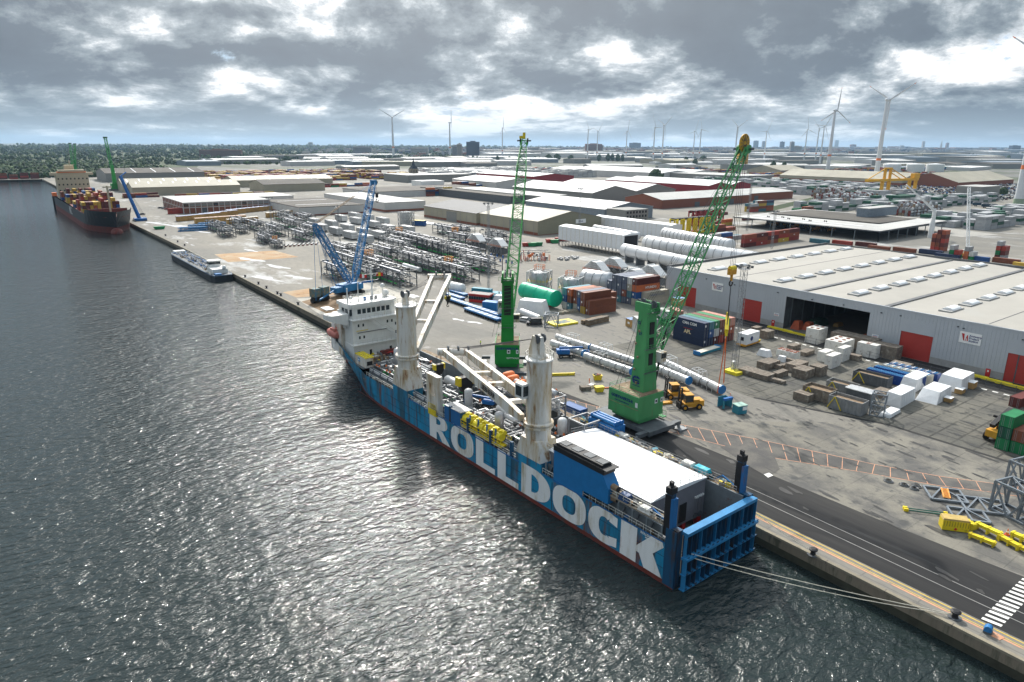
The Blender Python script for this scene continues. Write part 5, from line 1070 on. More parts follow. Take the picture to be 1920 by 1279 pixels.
def cont_mesh(col, L, ribs):
    key = (col, L, ribs)
    if key in protoC: return protoC[key]
    m = 'box_'+col; b = MB(); w, h = 2.44, 2.59; b.bx(-L/2, L/2, -w/2+.05, w/2-.05, .02, h-.04, m)
    if ribs:
        n = int(L/.55)
        for k in range(n):
            x = -L/2+.25+k*(L-.5)/(n-1)
            for s_ in (-1, 1): b.bx(x-.13, x+.13, min(s_*(w/2-.05), s_*(w/2-.0)), max(s_*(w/2-.05), s_*(w/2)), .16, h-.16, m, False)
        for s_ in (-1, 1):
            for z in (.0, h-.14): b.bx(-L/2-.01, L/2+.01, min(s_*(w/2-.06), s_*(w/2+.02)), max(s_*(w/2-.06), s_*(w/2+.02)), z, z+.14, m)
            for x in (-L/2, L/2): b.bx(x-.08, x+.08, min(s_*(w/2-.1), s_*(w/2+.03)), max(s_*(w/2-.1), s_*(w/2+.03)), .01, h+.01, m)
    protoC[key] = b.mesh('container'); return protoC[key]
dm = {}
def door_mesh(col, white):
    if (col, white) not in dm:
        b = MB(); b.bx(-.05, 0, .03, 1.1, .15, 2.45, 'box_'+col); b.bx(-.08, -.05, .5, .56, .15, 2.45, 'steel'); b.bx(-.08, -.05, .8, .86, .15, 2.45, 'steel')
        if white: b.bx(-.09, -.05, .2, .75, 1.2, 1.9, 'white_text')
        dm[(col, white)] = b.mesh('door')
    return dm[(col, white)]
def container(col, L, loc, rz, label, group, parts=True, ribs=True, scale=1.0, white=False):
    if not parts:
        o = bpy.data.objects.new('container', cont_mesh(col, L, ribs)); COL.objects.link(o); o.location = loc; o.rotation_euler.z = rz; o.scale = (scale,)*3; tag(o, label, 'container', group); return o
    t = thing('container', label, 'container', loc, rz, group); t.scale = (scale,)*3
    o = bpy.data.objects.new('body', cont_mesh(col, L, ribs)); COL.objects.link(o); o.parent = t
    for s_ in (1, -1):
        d = bpy.data.objects.new('door', door_mesh(col, white and s_ > 0)); COL.objects.link(d); d.parent = t; d.location = (-L/2-.01, 0, 0)
        if s_ < 0: d.scale = (1, -1, 1)
    return t
ORD = ['nearest', 'second', 'third', 'fourth', 'fifth', 'sixth', 'seventh', 'eighth', 'ninth', 'tenth', 'eleventh', 'twelfth']
TIER = {1: ['only'], 2: ['bottom', 'top'], 3: ['bottom', 'middle', 'top'], 4: ['bottom', 'second', 'third', 'top'], 5: ['bottom', 'second', 'third', 'fourth', 'top']}
def stack(cols, p0, step, rz, L, where, group, scale=1.0, parts=True, ribs=True, white=None, dx=None):
    """cols: list of columns (string of colours bottom to top) set side by side from p0"""
    out = []
    for i, col in enumerate(cols):
        cs = col.split()
        for k, c in enumerate(cs):
            off = (dx or {}).get((i, k), (dx or {}).get(i, 0)); p = Vector((p0[0]+step[0]*i+math.cos(rz)*off, p0[1]+step[1]*i+math.sin(rz)*off, .03+k*2.6*scale))
            lb = f"{CN[c]} container, {TIER[max(len(cs),1)][k] if len(cs) > 1 else 'single'} tier, {ORD[i]} column of {where}"
            out.append(container(c, L, p, rz, lb, group, parts, ribs, scale, white and (i+k) % 2 == 0))
    return out
A0 = g(1107, 592); s8 = 1.06; HL = 6.1*s8
stack(['brown brown', 'yellow brown brown', 'blue blue slate', 'cream brown brown', 'teal brown orange', 'white blue teal'], (A0.x+HL, A0.y+1.2), (-.28, 2.66), R(-4), 12.19, 'the brown stack by the timber', 'stack of brown containers by the green drum', s8, white=True, dx={2: 1, 3: 1.5, 4: 1, 5: 1})
stack(['white brown'], (A0.x+HL+11.5, A0.y+9), (0, 2.7), R(-4), 6.06, 'boxes behind the brown stack', 'stack of brown containers by the green drum', s8, white=True)
B0 = g(1192, 578)
B_ = stack(['cream cream', 'cream blue orange maroon', 'slate teal cream white', 'slate rust slate slate', 'teal slate slate slate', 'slate slate slate slate', 'slate slate slate'], (B0.x+HL+3.2, B0.y+1.2), (-.2, 2.66), R(-2), 12.19, 'the tall orange and slate stack', 'tall container stack before the warehouse corner', s8, white=True, dx={0: 2.6})
hy = [o for o in B_ if 'orange container' in o['label']][0]; text('HYUNDAI', 1.3, 'white_text', hy, (1.4, -1.25, 1.3), (1, 0, 0), (0, 0, 1), .03); cr1 = [o for o in B_ if 'top tier, nearest' in o['label']][0]; text('HAPAG-LLOYD', 1.2, 'slate_text' if 'slate_text' in MATS else mat('slate_text', (.2, .22, .28)) and 'slate_text', cr1, (0, -1.25, 1.3), (1, 0, 0), (0, 0, 1), .02)
mb = MB(); mb.yz([(0, 0), (0, 0)], 0, 0, 'green') if False else None
C0 = g(1318, 651)
C_ = stack(['navy navy navy', 'navy blue teal', 'maroon white green', 'red maroon brown', 'maroon brown green', 'maroon rust pink'], (C0.x+1.1, C0.y+6.2), (2.56, -.1), R(90), 12.19, 'the navy stack before the warehouse', 'navy and mixed stack right of the near crane', 1.0, white=True)
for o in C_:
    if 'top tier, nearest' in o['label']: text('CMA CGM', 1.25, 'white_text', o, (-.3, 1.28, 1.4), (-1, 0, 0), (0, 0, 1), .03)
    if 'middle tier, nearest' in o['label']: text('APL', 1.7, 'cream_text' if 'cream_text' in MATS else mat('cream_text', (.72, .6, .36), .6) and 'cream_text', o, (0.3, 1.28, 1.15), (-1, 0, 0), (0, 0, 1), .06); mb = MB(); mb.bx(-1.6, 2.0, 1.25, 1.29, 2.2, 2.32, 'red'); obj('brand_stripe', mb, o)
# small stack hidden behind the near tower
D0 = g(1190, 630)
stack(['white white', 'white grey', 'lightgrey green white', 'white maroon pink', 'white green'], (D0.x+4.5, D0.y+2.5), (4.0, -2.0), R(64), 6.06, 'the pale stack behind the near crane tower', 'pale containers behind the near crane tower', 1.0, white=True)
for i, (px, py, z, lb) in enumerate(((1186, 612, 0, 'tan plywood case with white label left of the near crane tower'), (1270, 598, 5.2, 'tan plywood case with blue sheet on top beside the navy stack'))):
    mb = MB(); mb.bx(-2, 2, -1.6, 1.6, 0, 2.9, 'wood_tan'); mb.bx(-2.03, 2.03, -1.63, 1.63, 2.9, 2.96, 'tarp_blue' if 'tarp_blue' in MATS else mat('tarp_blue', (.16, .27, .5), .5) and 'tarp_blue'); mb.bx(-2.04, -2.0, -1.0, .3, 1.2, 1.9, 'white_text'); tag(obj('plywood_case', mb, None, False, g(px, py)+Vector((0, 0, z)), R(-12)), lb, 'case')
# right edge stack
E0 = g(1893, 848)
E_ = stack(['green brown', 'green darkgreen green'], (E0.x+3.1, E0.y-1.2), (-.3, 2.62), R(-3), 6.06, 'the stack at the right edge', 'containers by the orange reach stacker', 1.0)
container('maroon', 12.19, g(1893, 762)+Vector((6.2, -1.4, 0)), R(-5), 'maroon container lying alone on the slabs beside the yellow barriers at the right edge', 'containers by the orange reach stacker')
container('blue', 6.06, g(1088, 790)+Vector((0, 3.0, .05)), R(93), 'bright blue container with a white R, on the quay behind the white roof', 'lone containers', True)
rb = [o for o in COL.objects if o.get('label', '').startswith('bright blue container with a white R')][0]; text('R', 1.8, 'white_text', rb, (-1.2, 1.27, 1.25), (-1, 0, 0), (0, 0, 1), .06); text('R', .8, 'white_text', rb, (-3.15, .6, 1.6), (0, -1, 0), (0, 0, 1), .03)
rb.location = g(1082, 782)+Vector((0, 1, 0))
# ---------------------------------------------------------------- vehicles and machines
def wheels(parent, pts, r, w, name='wheel'):
    b = MB(); b.tube((0, -w/2, 0), (0, w/2, 0), r, 'rubber', 16); b.tube((0, -w/2-.02, 0), (0, w/2+.02, 0), r*.5, 'forklift_yellow' if w > .4 else 'steel', 10); me = b.mesh(name)
    for x, y in pts: o = bpy.data.objects.new(name, me); COL.objects.link(o); o.parent = parent; o.location = (x, y, r)
def forklift(loc, rz, label, s=1.25):
    t = thing('forklift_truck', label, 'forklift', loc, rz, 'orange forklift trucks'); t.scale = (s,)*3
    b = MB(); b.bx(-2.6, 1.2, -1.0, 1.0, .6, 1.5, 'forklift_yellow'); b.bx(-3.0, -2.0, -1.1, 1.1, .7, 1.9, 'forklift_yellow'); b.bx(-2.2, -.9, -.8, .8, 1.5, 2.0, 'forklift_yellow'); b.bx(-.6, 1.2, -1.15, 1.15, 1.2, 1.45, 'forklift_yellow'); obj('body', b, t)
    b = MB()
    for x, y in ((-.8, -.8), (-.8, .8), (.7, -.8), (.7, .8)): b.bar((x, y, 1.5), (x, y, 3.0), .12, 'black_steel')
    b.bx(-.9, .8, -.9, .9, 3.0, 3.12, 'forklift_yellow'); b.bx(-.75, .65, -.75, .75, 1.6, 2.9, 'glass_dark'); obj('cab', b, t)
    b = MB()
    for y in (-.55, .55): b.bar((1.7, y, .3), (1.55, y, 4.6), .22, 'black_steel', .35); b.bar((1.9, y, .25), (4.1, y, .2), .18, 'steel_dark', .1)
    for z in (.6, 1.6, 3.0, 4.4): b.bar((1.65, -.7, z), (1.65, .7, z), .16, 'black_steel')
    b.bx(1.85, 1.95, -.9, .9, .3, 1.5, 'black_steel'); obj('mast', b, t)
    wheels(t, [(1.0, -1.05), (1.0, 1.05), (-2.0, -1.0), (-2.0, 1.0)], .62, .5); return t
forklift(g(1262, 746), R(150), 'orange forklift with raised mast standing right behind the near green crane'); forklift(g(1288, 766), R(155), 'orange forklift nearer the camera with forks toward the green crane')
rs = thing('reach_stacker', 'orange reach stacker with black boom facing the green containers at the right edge', 'reach stacker', g(1872, 822), R(-5))
b = MB(); b.bx(-3.4, 2.6, -1.4, 1.4, .9, 1.9, 'forklift_yellow'); b.bx(-3.8, -1.8, -1.3, 1.3, 1.1, 2.6, 'forklift_yellow'); b.bx(1.0, 3.2, -1.7, 1.7, 1.0, 2.0, 'forklift_yellow'); obj('body', b, rs)
b = MB(); b.bx(-.9, .9, -.9, .5, 2.0, 3.9, 'glass_dark'); b.bx(-1, 1, -1, .6, 3.9, 4.05, 'forklift_yellow'); obj('cab', b, rs); b = MB(); b.bar((-2.9, .6, 3.4), (4.6, .6, 5.8), 1.0, 'black_steel', .8); b.bar((4.2, .6, 5.6), (4.5, .6, 3.2), .7, 'black_steel'); b.bar((-.4, .6, 2.0), (2.4, .6, 4.8), .3, 'steel_dark'); b.bx(-2.2, 3.6, .25, .95, 4.0, 4.02, 'steel_dark'); obj('boom', b, rs)
b = MB(); b.bar((4.6, -2.8, 3.2), (4.6, 3.6, 3.2), .5, 'black_steel'); obj('spreader', b, rs); wheels(rs, [(2.2, -1.7), (2.2, 1.7), (-2.6, -1.4), (-2.6, 1.4)], .85, .8)
def boom_lift(loc, rz, label, flip=1, s=1.2):
    t = thing('boom_lift', label, 'boom lift', loc, rz, 'blue boom lifts'); t.scale = (s,)*3
    b = MB(); b.bx(-1.6, 1.6, -1.0, 1.0, .6, 1.0, 'black_steel'); b.bx(-2.0, 1.0, -1.0, 1.0, 1.1, 2.0, 'blue_machine'); b.bx(-2.3, -1.3, -.9, .9, 1.2, 2.2, 'blue_machine'); obj('body', b, t)
    b = MB(); b.bar((-1.6, 0, 2.5), (4.4, 0, 2.6*flip), .45, 'blue_machine', .5); b.bar((4.3, 0, 2.6*flip), (5.2, 0, 1.2), .28, 'steel_dark'); obj('boom', b, t)
    b = MB(); b.bx(4.9, 6.0, -1.1, 1.1, .35, .5, 'blue_machine'); b.rail([(4.9, -1.1, .5), (6.0, -1.1, .5), (6.0, 1.1, .5), (4.9, 1.1, .5), (4.9, -1.1, .5)], 1.1, m='blue_machine', sp=.8, r=.05); obj('basket', b, t); wheels(t, [(1.3, -1.1), (1.3, 1.1), (-1.3, -1.1), (-1.3, 1.1)], .5, .4); return t
boom_lift(g(1060, 670), R(-32), 'blue boom lift parked with lowered basket beside the white pipe racks')
o = boom_lift(sw(1.5, 63.5, 7.2), R(120), 'blue boom lift standing in the ship hold behind the black hook block'); o.scale = (.9, .9, .9)
def person(loc, rz, top, legs, label, helm='white_text', bend=.0, s=1.06):
    t = thing('person', label, 'person', loc, rz); t.scale = (s,)*3
    mat('skin', (.45, .27, .19), .6)
    me = bpy.data.meshes.new('body'); J = [(0, 0, .98), (0, 0, 1.2), (0, bend*.5, 1.42), (0, bend*.6, 1.53), (0, bend*.7, 1.66), (.10, 0, .92), (.12, .05, .5), (.12, 0, .08), (.12, .14, .04), (-.10, 0, .92), (-.13, -.06, .5), (-.14, -.1, .08), (-.14, .04, .04), (.2, bend*.5, 1.40), (.27, .03, 1.13), (.24, .18, .92), (-.2, bend*.5, 1.40), (-.27, .0, 1.13), (-.26, .12, .9), (0, bend*.7, 1.74)]
    Ed = [(0, 1), (1, 2), (2, 3), (3, 4), (4, 19), (0, 5), (5, 6), (6, 7), (7, 8), (0, 9), (9, 10), (10, 11), (11, 12), (2, 13), (13, 14), (14, 15), (2, 16), (16, 17), (17, 18)]
    Rr = [.15, .155, .16, .06, .10, .095, .07, .05, .04, .095, .07, .05, .04, .07, .05, .035, .07, .05, .035, .085]
    me.from_pydata(J, Ed, []); o = bpy.data.objects.new('body', me); COL.objects.link(o); sm = o.modifiers.new('skin', 'SKIN')
    for i, v in enumerate(me.skin_vertices[0].data): v.radius = (Rr[i], Rr[i]*.85); v.use_root = (i == 0)
    o.modifiers.new('sub', 'SUBSURF').levels = 1; dg = bpy.context.evaluated_depsgraph_get(); dg.update(); m2 = bpy.data.meshes.new_from_object(o.evaluated_get(dg)); bpy.data.objects.remove(o)
    m2.materials.clear(); [m2.materials.append(MATS[x]) for x in (top, legs, 'skin')]
    for p in m2.polygons: z = p.center.z; p.material_index = 2 if z > 1.5 or (abs(p.center.x) > .2 and z < .97) else (1 if z < .98 else 0); p.use_smooth = True
    o = bpy.data.objects.new('body', m2); COL.objects.link(o); o.parent = t; b = MB(); b.sph((0, bend*.7, 1.76), .125, helm, 10, 5, .8); b.lathe([(.15, 0), (.15, .02)], helm, 10, (0, bend*.7+.02, 1.75)); obj('helmet', b, t, True); return t
mat('hi_vis', (.62, .80, .05), .6); mat('hi_orange', (.9, .2, .04), .6); mat('navy_cloth', (.015, .02, .05), .8)
person(g(901, 648), R(200), 'hi_vis', 'navy_cloth', 'person in a yellow hi-vis jacket alone on the open quay beside the bright crane'); person(g(1105, 720), R(30), 'hi_orange', 'hi_orange', 'person in orange work clothes standing beside the yellow skips on the quay'); person(g(1179, 702), R(90), 'hi_vis', 'navy_cloth', 'person in a yellow hi-vis jacket by the pipe rack left of the green tower')
person(sw(-6.6, 114.4, 19.1), R(180), 'hi_vis', 'navy_cloth', 'person in a yellow hi-vis jacket on the bridge wing of the blue ship')
# yellow skips and bits on the quay near the crane
def skip(px, py, rz, label, m_='yellow', s=(2.4, 1.6, 1.3), fill=True):
    t = thing('skip', label, 'skip', g(px, py), rz); b = MB(); x, y, z = s[0]/2, s[1]/2, s[2]; b.xz([(-x*.75, .05), (x*.75, .05), (x, z), (-x, z)], -y, y, m_); b.bx(-x*1.04, x*1.04, -y*1.05, y*1.05, z, z+.1, m_); obj('body', b, t)
    if fill:
        b = MB(); rr = random.Random(px)
        for _ in range(14): b.box((rr.uniform(-x*.7, x*.7), rr.uniform(-y*.6, y*.6), z+.15), (.5, .4, .4), rr.choice(['steel_dark', 'orange', 'rope', 'red', 'wood_grey']), rr.random())
        obj('contents', b, t)
skip(1120, 712, R(-30), 'yellow skip filled with lashing gear near the orange clad person'); skip(1123, 734, R(-20), 'closed yellow steel box on the quay before the lashing gear skip', fill=False)
for px, py, rz, l, w, h, m_, nm, lb, cat in ((1097, 731, -25, 2.6, 1.6, 1.0, 'wood_grey', 'crate', 'low grey crate left of the yellow skips on the quay', 'crate'), (1108, 726, 10, 2.0, 1.2, .8, 'tarp_dirty', 'gear_pile', 'small white and red pile of straps between crate and skips', 'pile'), (1146, 728, -30, 5.5, .35, .3, 'orange', 'spreader_bar', 'orange spreader bar lying on the quay left of the near crane', 'bar'), (1247, 757, -20, 3.2, 1.2, .5, 'forklift_yellow', 'pallet_base', 'flat orange plate lying on the quay beside the near crane', 'plate'), (1054, 704, -30, 7.0, .6, .7, 'yellow', 'spreader_beam', 'yellow spreader beam lying behind the cream crane mast', 'beam')):
    mb = MB(); mb.bx(-l/2, l/2, -w/2, w/2, .02, h, m_); mb.bx(-l/2-.05, -l/2+.15, -w/2-.1, w/2+.1, 0, h+.12, m_); mb.bx(l/2-.15, l/2+.05, -w/2-.1, w/2+.1, 0, h+.12, m_); tag(obj(nm, mb, None, False, g(px, py), R(rz)), lb, cat)
t = thing('guard_booth', 'dark blue open sided steel booth below the end of the orange slings', 'booth', g(1358, 764), R(-8)); b = MB(); b.bx(-1.3, 1.3, 1.0, 1.1, 0, 2.7, 'teal'); b.bx(1.2, 1.3, -1.2, 1.0, 0, 2.6, 'teal'); b.bx(-1.3, -1.2, -1.2, -.6, 0, 2.6, 'teal'); b.bx(-1.4, 1.4, -1.25, 1.2, .02, .12, 'steel_dark'); b.bx(-1.35, 1.35, -1.3, -.5, 2.3, 2.9, 'blue_machine'); obj('wall', b, t)
t = thing('storage_box', 'small teal steel box with pale lid and white panel on the open quay', 'box', g(1386, 774), R(-15)); b = MB(); b.bx(-1.3, 1.3, -1.1, 1.1, .05, 2.1, 'teal'); obj('body', b, t); b = MB(); b.bx(-1.4, 1.4, -1.2, 1.2, 2.1, 2.25, 'lid_pale' if 'lid_pale' in MATS else mat('lid_pale', (.33, .5, .43), .6) and 'lid_pale'); obj('lid', b, t); b = MB(); b.bx(.0, 1.2, -1.15, -1.1, 1.0, 1.9, 'white_text'); obj('panel', b, t)
def cone(px, py, label): b = MB(); b.bx(-.25, .25, -.25, .25, 0, .05, 'red'); b.tube((0, 0, .05), (0, 0, .75), .18, 'orange', 10, .04); b.tube((0, 0, .35), (0, 0, .5), .125, 'white_text', 10, .09); o = obj('traffic_cone', b, None, False, g(px, py)); o.scale = (1.5,)*3; tag(o, label, 'traffic cone')
cone(1369, 745, 'red and white traffic cone between the white pipes and the blue booth'); cone(1888, 1003, 'red and white traffic cone beside the yellow beams at the lower right')
# ---------------------------------------------------------------- white pipe strings on the quay
def pipe_string(a, b, r, label, seed, cap=True, group='white insulated pipe strings', z=1.6):
    A_, B_ = g(*a), g(*b); d = B_-A_; Ln = d.length; t = thing('pipe_rack', label, 'pipe rack', A_, math.atan2(d.y, d.x), group); rr = random.Random(seed)
    m = MB(); m.tube((0, 0, z), (Ln, 0, z), r, 'pipe_white', 14); 
    for k in range(int(Ln/3)): m.tube((1+k*3, 0, z), (1.25+k*3, 0, z), r*1.12, 'steel' if k % 3 else 'pipe_white', 14)
    obj('main_pipe', m, t, True); m = MB()
    for k in range(int(Ln/2)):
        x = 1+k*2; m.bar((x, -.9, 0), (x, -.9, z+.9), .1, 'pipe_white'); m.bar((x, .9, 0), (x, .9, z+.3), .1, 'pipe_white'); m.bar((x, -.9, z-r-.1), (x, .9, z-r-.1), .14, 'steel')
    for yy, zz, rr_ in ((-.95, z+.9, .07), (-.9, z-.1, .07), (.95, z+.3, .10), (-.7, z+.1, .14), (.75, z-.4, .12)): m.tube((0, yy, zz), (Ln, yy, zz), rr_, 'pipe_white', 6)
    obj('small_pipes', m, t); m = MB()
    for k in range(max(1, int(Ln/13))):
        x = 5+k*13+rr.uniform(-1, 1); 
        for q in (0, 1.8, 3.6): m.path([(x+q, -1.0, z), (x+q, -1.2, z+2.4), (x+q, 1.0, z+2.5), (x+q, 1.3, z+.4)], .09, 'pipe_white', 6)
        m.tube((x, -1.15, z+2.4), (x+3.6, -1.15, z+2.4), .07, 'pipe_white', 6); m.tube((x, 1.0, z+2.5), (x+3.6, 1.0, z+2.5), .07, 'pipe_white', 6)
    obj('pipe_loops', m, t)
    if cap: m = MB(); m.tube((Ln, 0, z), (Ln+.35, 0, z), r*1.15, 'blue_box', 14); obj('end_cap', m, t)
pipe_string((1035, 652), (1094, 672), 1.05, 'white pipe rack nearest the cream crane mast, ending in a blue cap', 1); pipe_string((1044, 640), (1106, 660), .95, 'far white pipe rack parallel behind the boom lift', 2); pipe_string((1097, 676), (1184, 706), 1.05, 'long white pipe rack just left of the near green tower', 3); pipe_string((1108, 660), (1190, 687), .95, 'back row white pipe rack left of the near green tower', 4); pipe_string((1226, 697), (1290, 724), 1.05, 'white pipe rack right of the near tower ending above the forklifts', 5); pipe_string((1228, 680), (1352, 741), 1.05, 'long white pipe rack whose blue capped end is held by orange slings', 6)
# ---------------------------------------------------------------- crates, wrapped loads
def crate(px, py, l, w, h, rz, label, m_='wood_grey', cat='crate', nm='wooden_crate', group='weathered wooden crates', z=0):
    b = MB(); b.bx(-l/2, l/2, -w/2, w/2, .12, h, m_)
    for k in range(int(l/1.2)+1):
        x = -l/2+.06+k*(l-.12)/max(1, int(l/1.2)); b.bx(x-.07, x+.07, -w/2-.04, w/2+.04, .0, h+.04, m_)
    b.bx(-l/2-.04, l/2+.04, -w/2-.045, -w/2, h*.5-.08, h*.5+.08, m_)
    o = obj(nm, b, None, False, g(px, py)+Vector((0, 0, z)), R(rz)); tag(o, label, cat, group); return o
W_ = [(1418, 705, 9, 4.2, 1.5, -87, 'long low crate bed at the left front of the crate field beside the mast'), (1444, 713, 8.5, 1.6, .9, -87, 'long thin timber crate at the very front of the crate field'), (1453, 690, 4.2, 1.4, 1.3, -87, 'small dark crate in the middle of the crate field'), (1440, 688, 6, 3.8, 1.9, 2, 'big dark crate near the light mast at the back left of the field'), (1470, 690, 3.4, 1.2, 1.2, 2, 'short crate second row right in the crate field'), (1478, 678, 3.6, 1.3, 1.0, -87, 'thin crate behind the short one in the crate field'), (1462, 706, 5.4, 1.8, 1.6, 2, 'low crate with a dark top in the right part of the front row'), (1505, 706, 5.0, 4.0, 2.5, 2, 'square brown crate left of the tall lone one in the crate row'), (1493, 693, 6.5, 3.4, 2.2, 2, 'wide grey crate with patchy lid behind the square brown one'), (1533, 703, 3.8, 3.2, 2.9, 2, 'tall cube shaped brown crate standing right of the crate field'), (1488, 655, 4.4, 2.2, 1.6, 2, 'open topped crate on the pile before the white block with holes'), (1511, 664, 5.2, 2.6, 1.2, 2, 'flat brown crate at the foot of the white wrapped block'), (1437, 633, 4.0, 3.0, 2.6, 2, 'dark cubic crate beside the white machine house at the fence'), (1418, 622, 3.4, 2.2, 1.8, 2, 'dark crate nearer the fence left of the cubic one'), (1405, 628, 2.8, 2.2, 1.5, 2, 'smallest dark crate beside the white boxed load'), (1602, 652, 14, 5, 4.2, -87, 'very long stack of grey crates before the open hall'), (1655, 668, 9, 4.5, 4.0, -87, 'grey crate stack right behind the white block with two holes'), (1600, 674, 4.0, 2.2, 1.6, -87, 'low crate with snow white scraps on its lid between wrapped blocks'), (1690, 690, 5.0, 3.0, 1.6, -87, 'low grey crate behind the blue frames')]
for a in W_: crate(*a)
def blk(px, py, l, w, h, rz, label, holes=0, m_='tarp_dirty', tp=.03, group='white wrapped blocks', seed=0):
    t = thing('wrapped_block', label, 'wrapped load', g(px, py), R(rz), group); b = MB(); b.wrap(l, w, h, m_, .14, 5, seed or px, tp); obj('cover', b, t, True)
    if holes:
        b = MB(); nx = (holes+1)//2
        for i in range(holes): x = -l/2+l*(i//2+.5)/nx; y = (-.22 if i % 2 else .22)*w; b.lathe([(.5, 0), (.62, .09), (.4, .02)], 'rust_hole' if 'rust_hole' in MATS else mat('rust_hole', (.22, .07, .04), .8) and 'rust_hole', 12, (x, y, h+.03))
        obj('openings', b, t)
for a in [(1529, 641, 6, 4.4, 5.0, 2, 'white wrapped block with four round holes nearest the open hall', 4), (1572, 660, 8.0, 5.6, 4.2, 2, 'wide white wrapped block with large rusty holes in its top', 6), (1626, 668, 6.0, 2.8, 4.2, -87, 'upright white wrapped block with two holes before the long crates', 2), (1546, 675, 5.0, 2.6, 3.0, 2, 'crumpled white wrapped slab left of the tall slabs'), (1560, 687, 5.6, 2.2, 3.8, 2, 'white wrapped slab in front of the holed blocks'), (1580, 675, 5.2, 2.0, 4.2, 2, 'taller white wrapped slab directly beside the wide holed block'), (1477, 670, 6.2, 3.2, 2.2, -87, 'low white block dotted with small holes in the crate field', 10), (1433, 667, 4.0, 2.6, 2.0, -87, 'ragged white tarpaulin load behind the crate field', 0, 'tarp_white', .3), (1466, 677, 2.4, 1.8, 1.6, -87, 'small ragged white bundle in the crate field', 0, 'tarp_white', .25)]: blk(*a)
t = thing('boxed_load', 'clean white boxed machine with round emblem on an orange trailer by the navy stack', 'boxed load', g(1402, 646), R(4)); b = MB(); b.wrap(7.6, 3.4, 3.4, 'tarp_white', .05, 4, 2, 0); obj('cover', b, t, loc=(0, 0, .9)); b = MB(); b.bx(-4.4, 4.8, -1.6, 1.6, .35, .85, 'forklift_yellow'); b.bx(3.2, 4.9, -1.7, 1.7, .86, 1.2, 'yellow'); obj('trailer', b, t); b = MB(); b.lathe([(.75, 0), (.75, .03), (.5, .03)], 'navy_text', 16, (-1.0, -1.78, 2.6), 'y'); b.bx(-3.86, -3.81, -.6, .5, 2.0, 3.2, 'black_steel'); obj('emblem', b, t)
t = thing('flat_rack', 'empty blue flat rack with pale deck left of the white boxed machine', 'flat rack', g(1326, 660), R(3)); b = MB(); b.bx(-5.6, 5.6, -1.2, 1.2, .1, .9, 'teal'); b.bx(-5.7, -5.4, -1.25, 1.25, .1, 1.3, 'blue_box'); b.bx(5.4, 5.7, -1.25, 1.25, .1, 1.3, 'blue_box'); b.bx(-5.4, 5.4, -1.15, 1.15, .9, .95, 'rope'); obj('frame', b, t)
def shroud(px, py, l, w, h, rz, label, lean):
    t = thing('shrink_wrapped_load', label, 'wrapped load', g(px, py), R(rz), 'clean white shrink wrapped loads'); b = MB(); x, y = l/2, w/2
    vs = [(-x, -y, 0), (x, -y, 0), (x, y, 0), (-x, y, 0), (-x*(1-lean), -y*.86, h), (x*(.96), -y*.86, h*.96), (x*.96, y*.8, h), (-x*(1-lean)*.9, y*.8, h*1.03)]; b.add(vs, [(4, 5, 6, 7), (0, 1, 5, 4), (1, 2, 6, 5), (2, 3, 7, 6), (3, 0, 4, 7)], 'tarp_white')
    rr = random.Random(px)
    for k in range(6): u_ = -x*.8+k*x*.3; b.bar((u_, -y*1.0, .1), (u_*.96, -y*.88, h*.95), .05, 'tarp_white')
    obj('cover', b, t)
shroud(1686, 754, 9.5, 4.0, 3.4, 4, 'plain white boxed load left of the leaning white covers', .0); shroud(1714, 724, 10, 4.2, 3.2, 4, 'pointed white cover directly before the blue frames', .12); shroud(1750, 746, 10.5, 5, 2.8, 4, 'leaning white cover with sloping end in front', .45); shroud(1790, 724, 11, 6, 3.6, 4, 'largest white cover of the group nearest the yellow barriers', .2)
shroud(1668, 776, 6.5, 2.6, .8, 4, 'flat white wrapped panel lying beside the steel tower', .05)
for a in [(1799, 737, 2.6, 1.8, 1.3, 3, 'tan box with white lid left of its twin by the large white cover'), (1819, 727, 2.8, 2.2, 1.8, 3, 'larger tan box with white lid right behind the large white cover'), (1778, 753, 2.0, 1.6, 1.1, 3, 'smallest tan box with white lid before the leaning cover')]:
    px, py, l, w, h, rz, lb = a; t = thing('carton_box', lb, 'box', g(px, py), R(rz), 'tan boxes with white lids'); b = MB(); b.bx(-l/2, l/2, -w/2, w/2, .1, h, 'wood_tan'); obj('body', b, t); b = MB(); b.bx(-l/2-.05, l/2+.05, -w/2-.05, w/2+.05, h, h+.12, 'white_text'); obj('lid', b, t)
mat('frame_blue', (.012, .05, .22), .5, stain=((.5, .5, .5), .1, 1.2))
for i, (px, py, l, h, lb) in enumerate(((1722, 700, 13, 2.6, 'front navy blue flat frame of the blue block beside the white covers'), (1716, 690, 13, 2.8, 'second navy blue frame from the front of the blue block'), (1736, 680, 13, 3.0, 'pale mesh topped frame in the middle of the blue block'), (1752, 672, 13, 3.0, 'rearmost blue frame nearest the red roller door'))):
    t = thing('flat_rack', lb, 'frame', Vector((189.5+i*3.0, 80-i*.6, 0)), R(-90), 'blue transport frames'); b = MB(); b.bx(-l/2, l/2, -1.1, 1.1, .1, h, 'frame_blue' if i != 2 else 'rope')
    for k in range(22): x = -l/2+.3+k*(l-.6)/21; b.bx(x-.12, x+.12, -1.0, 1.0, h, h+.12, ('steel', 'white_paint', 'gate_light')[k % 3 if i > 1 else 2])
    obj('body', b, t)
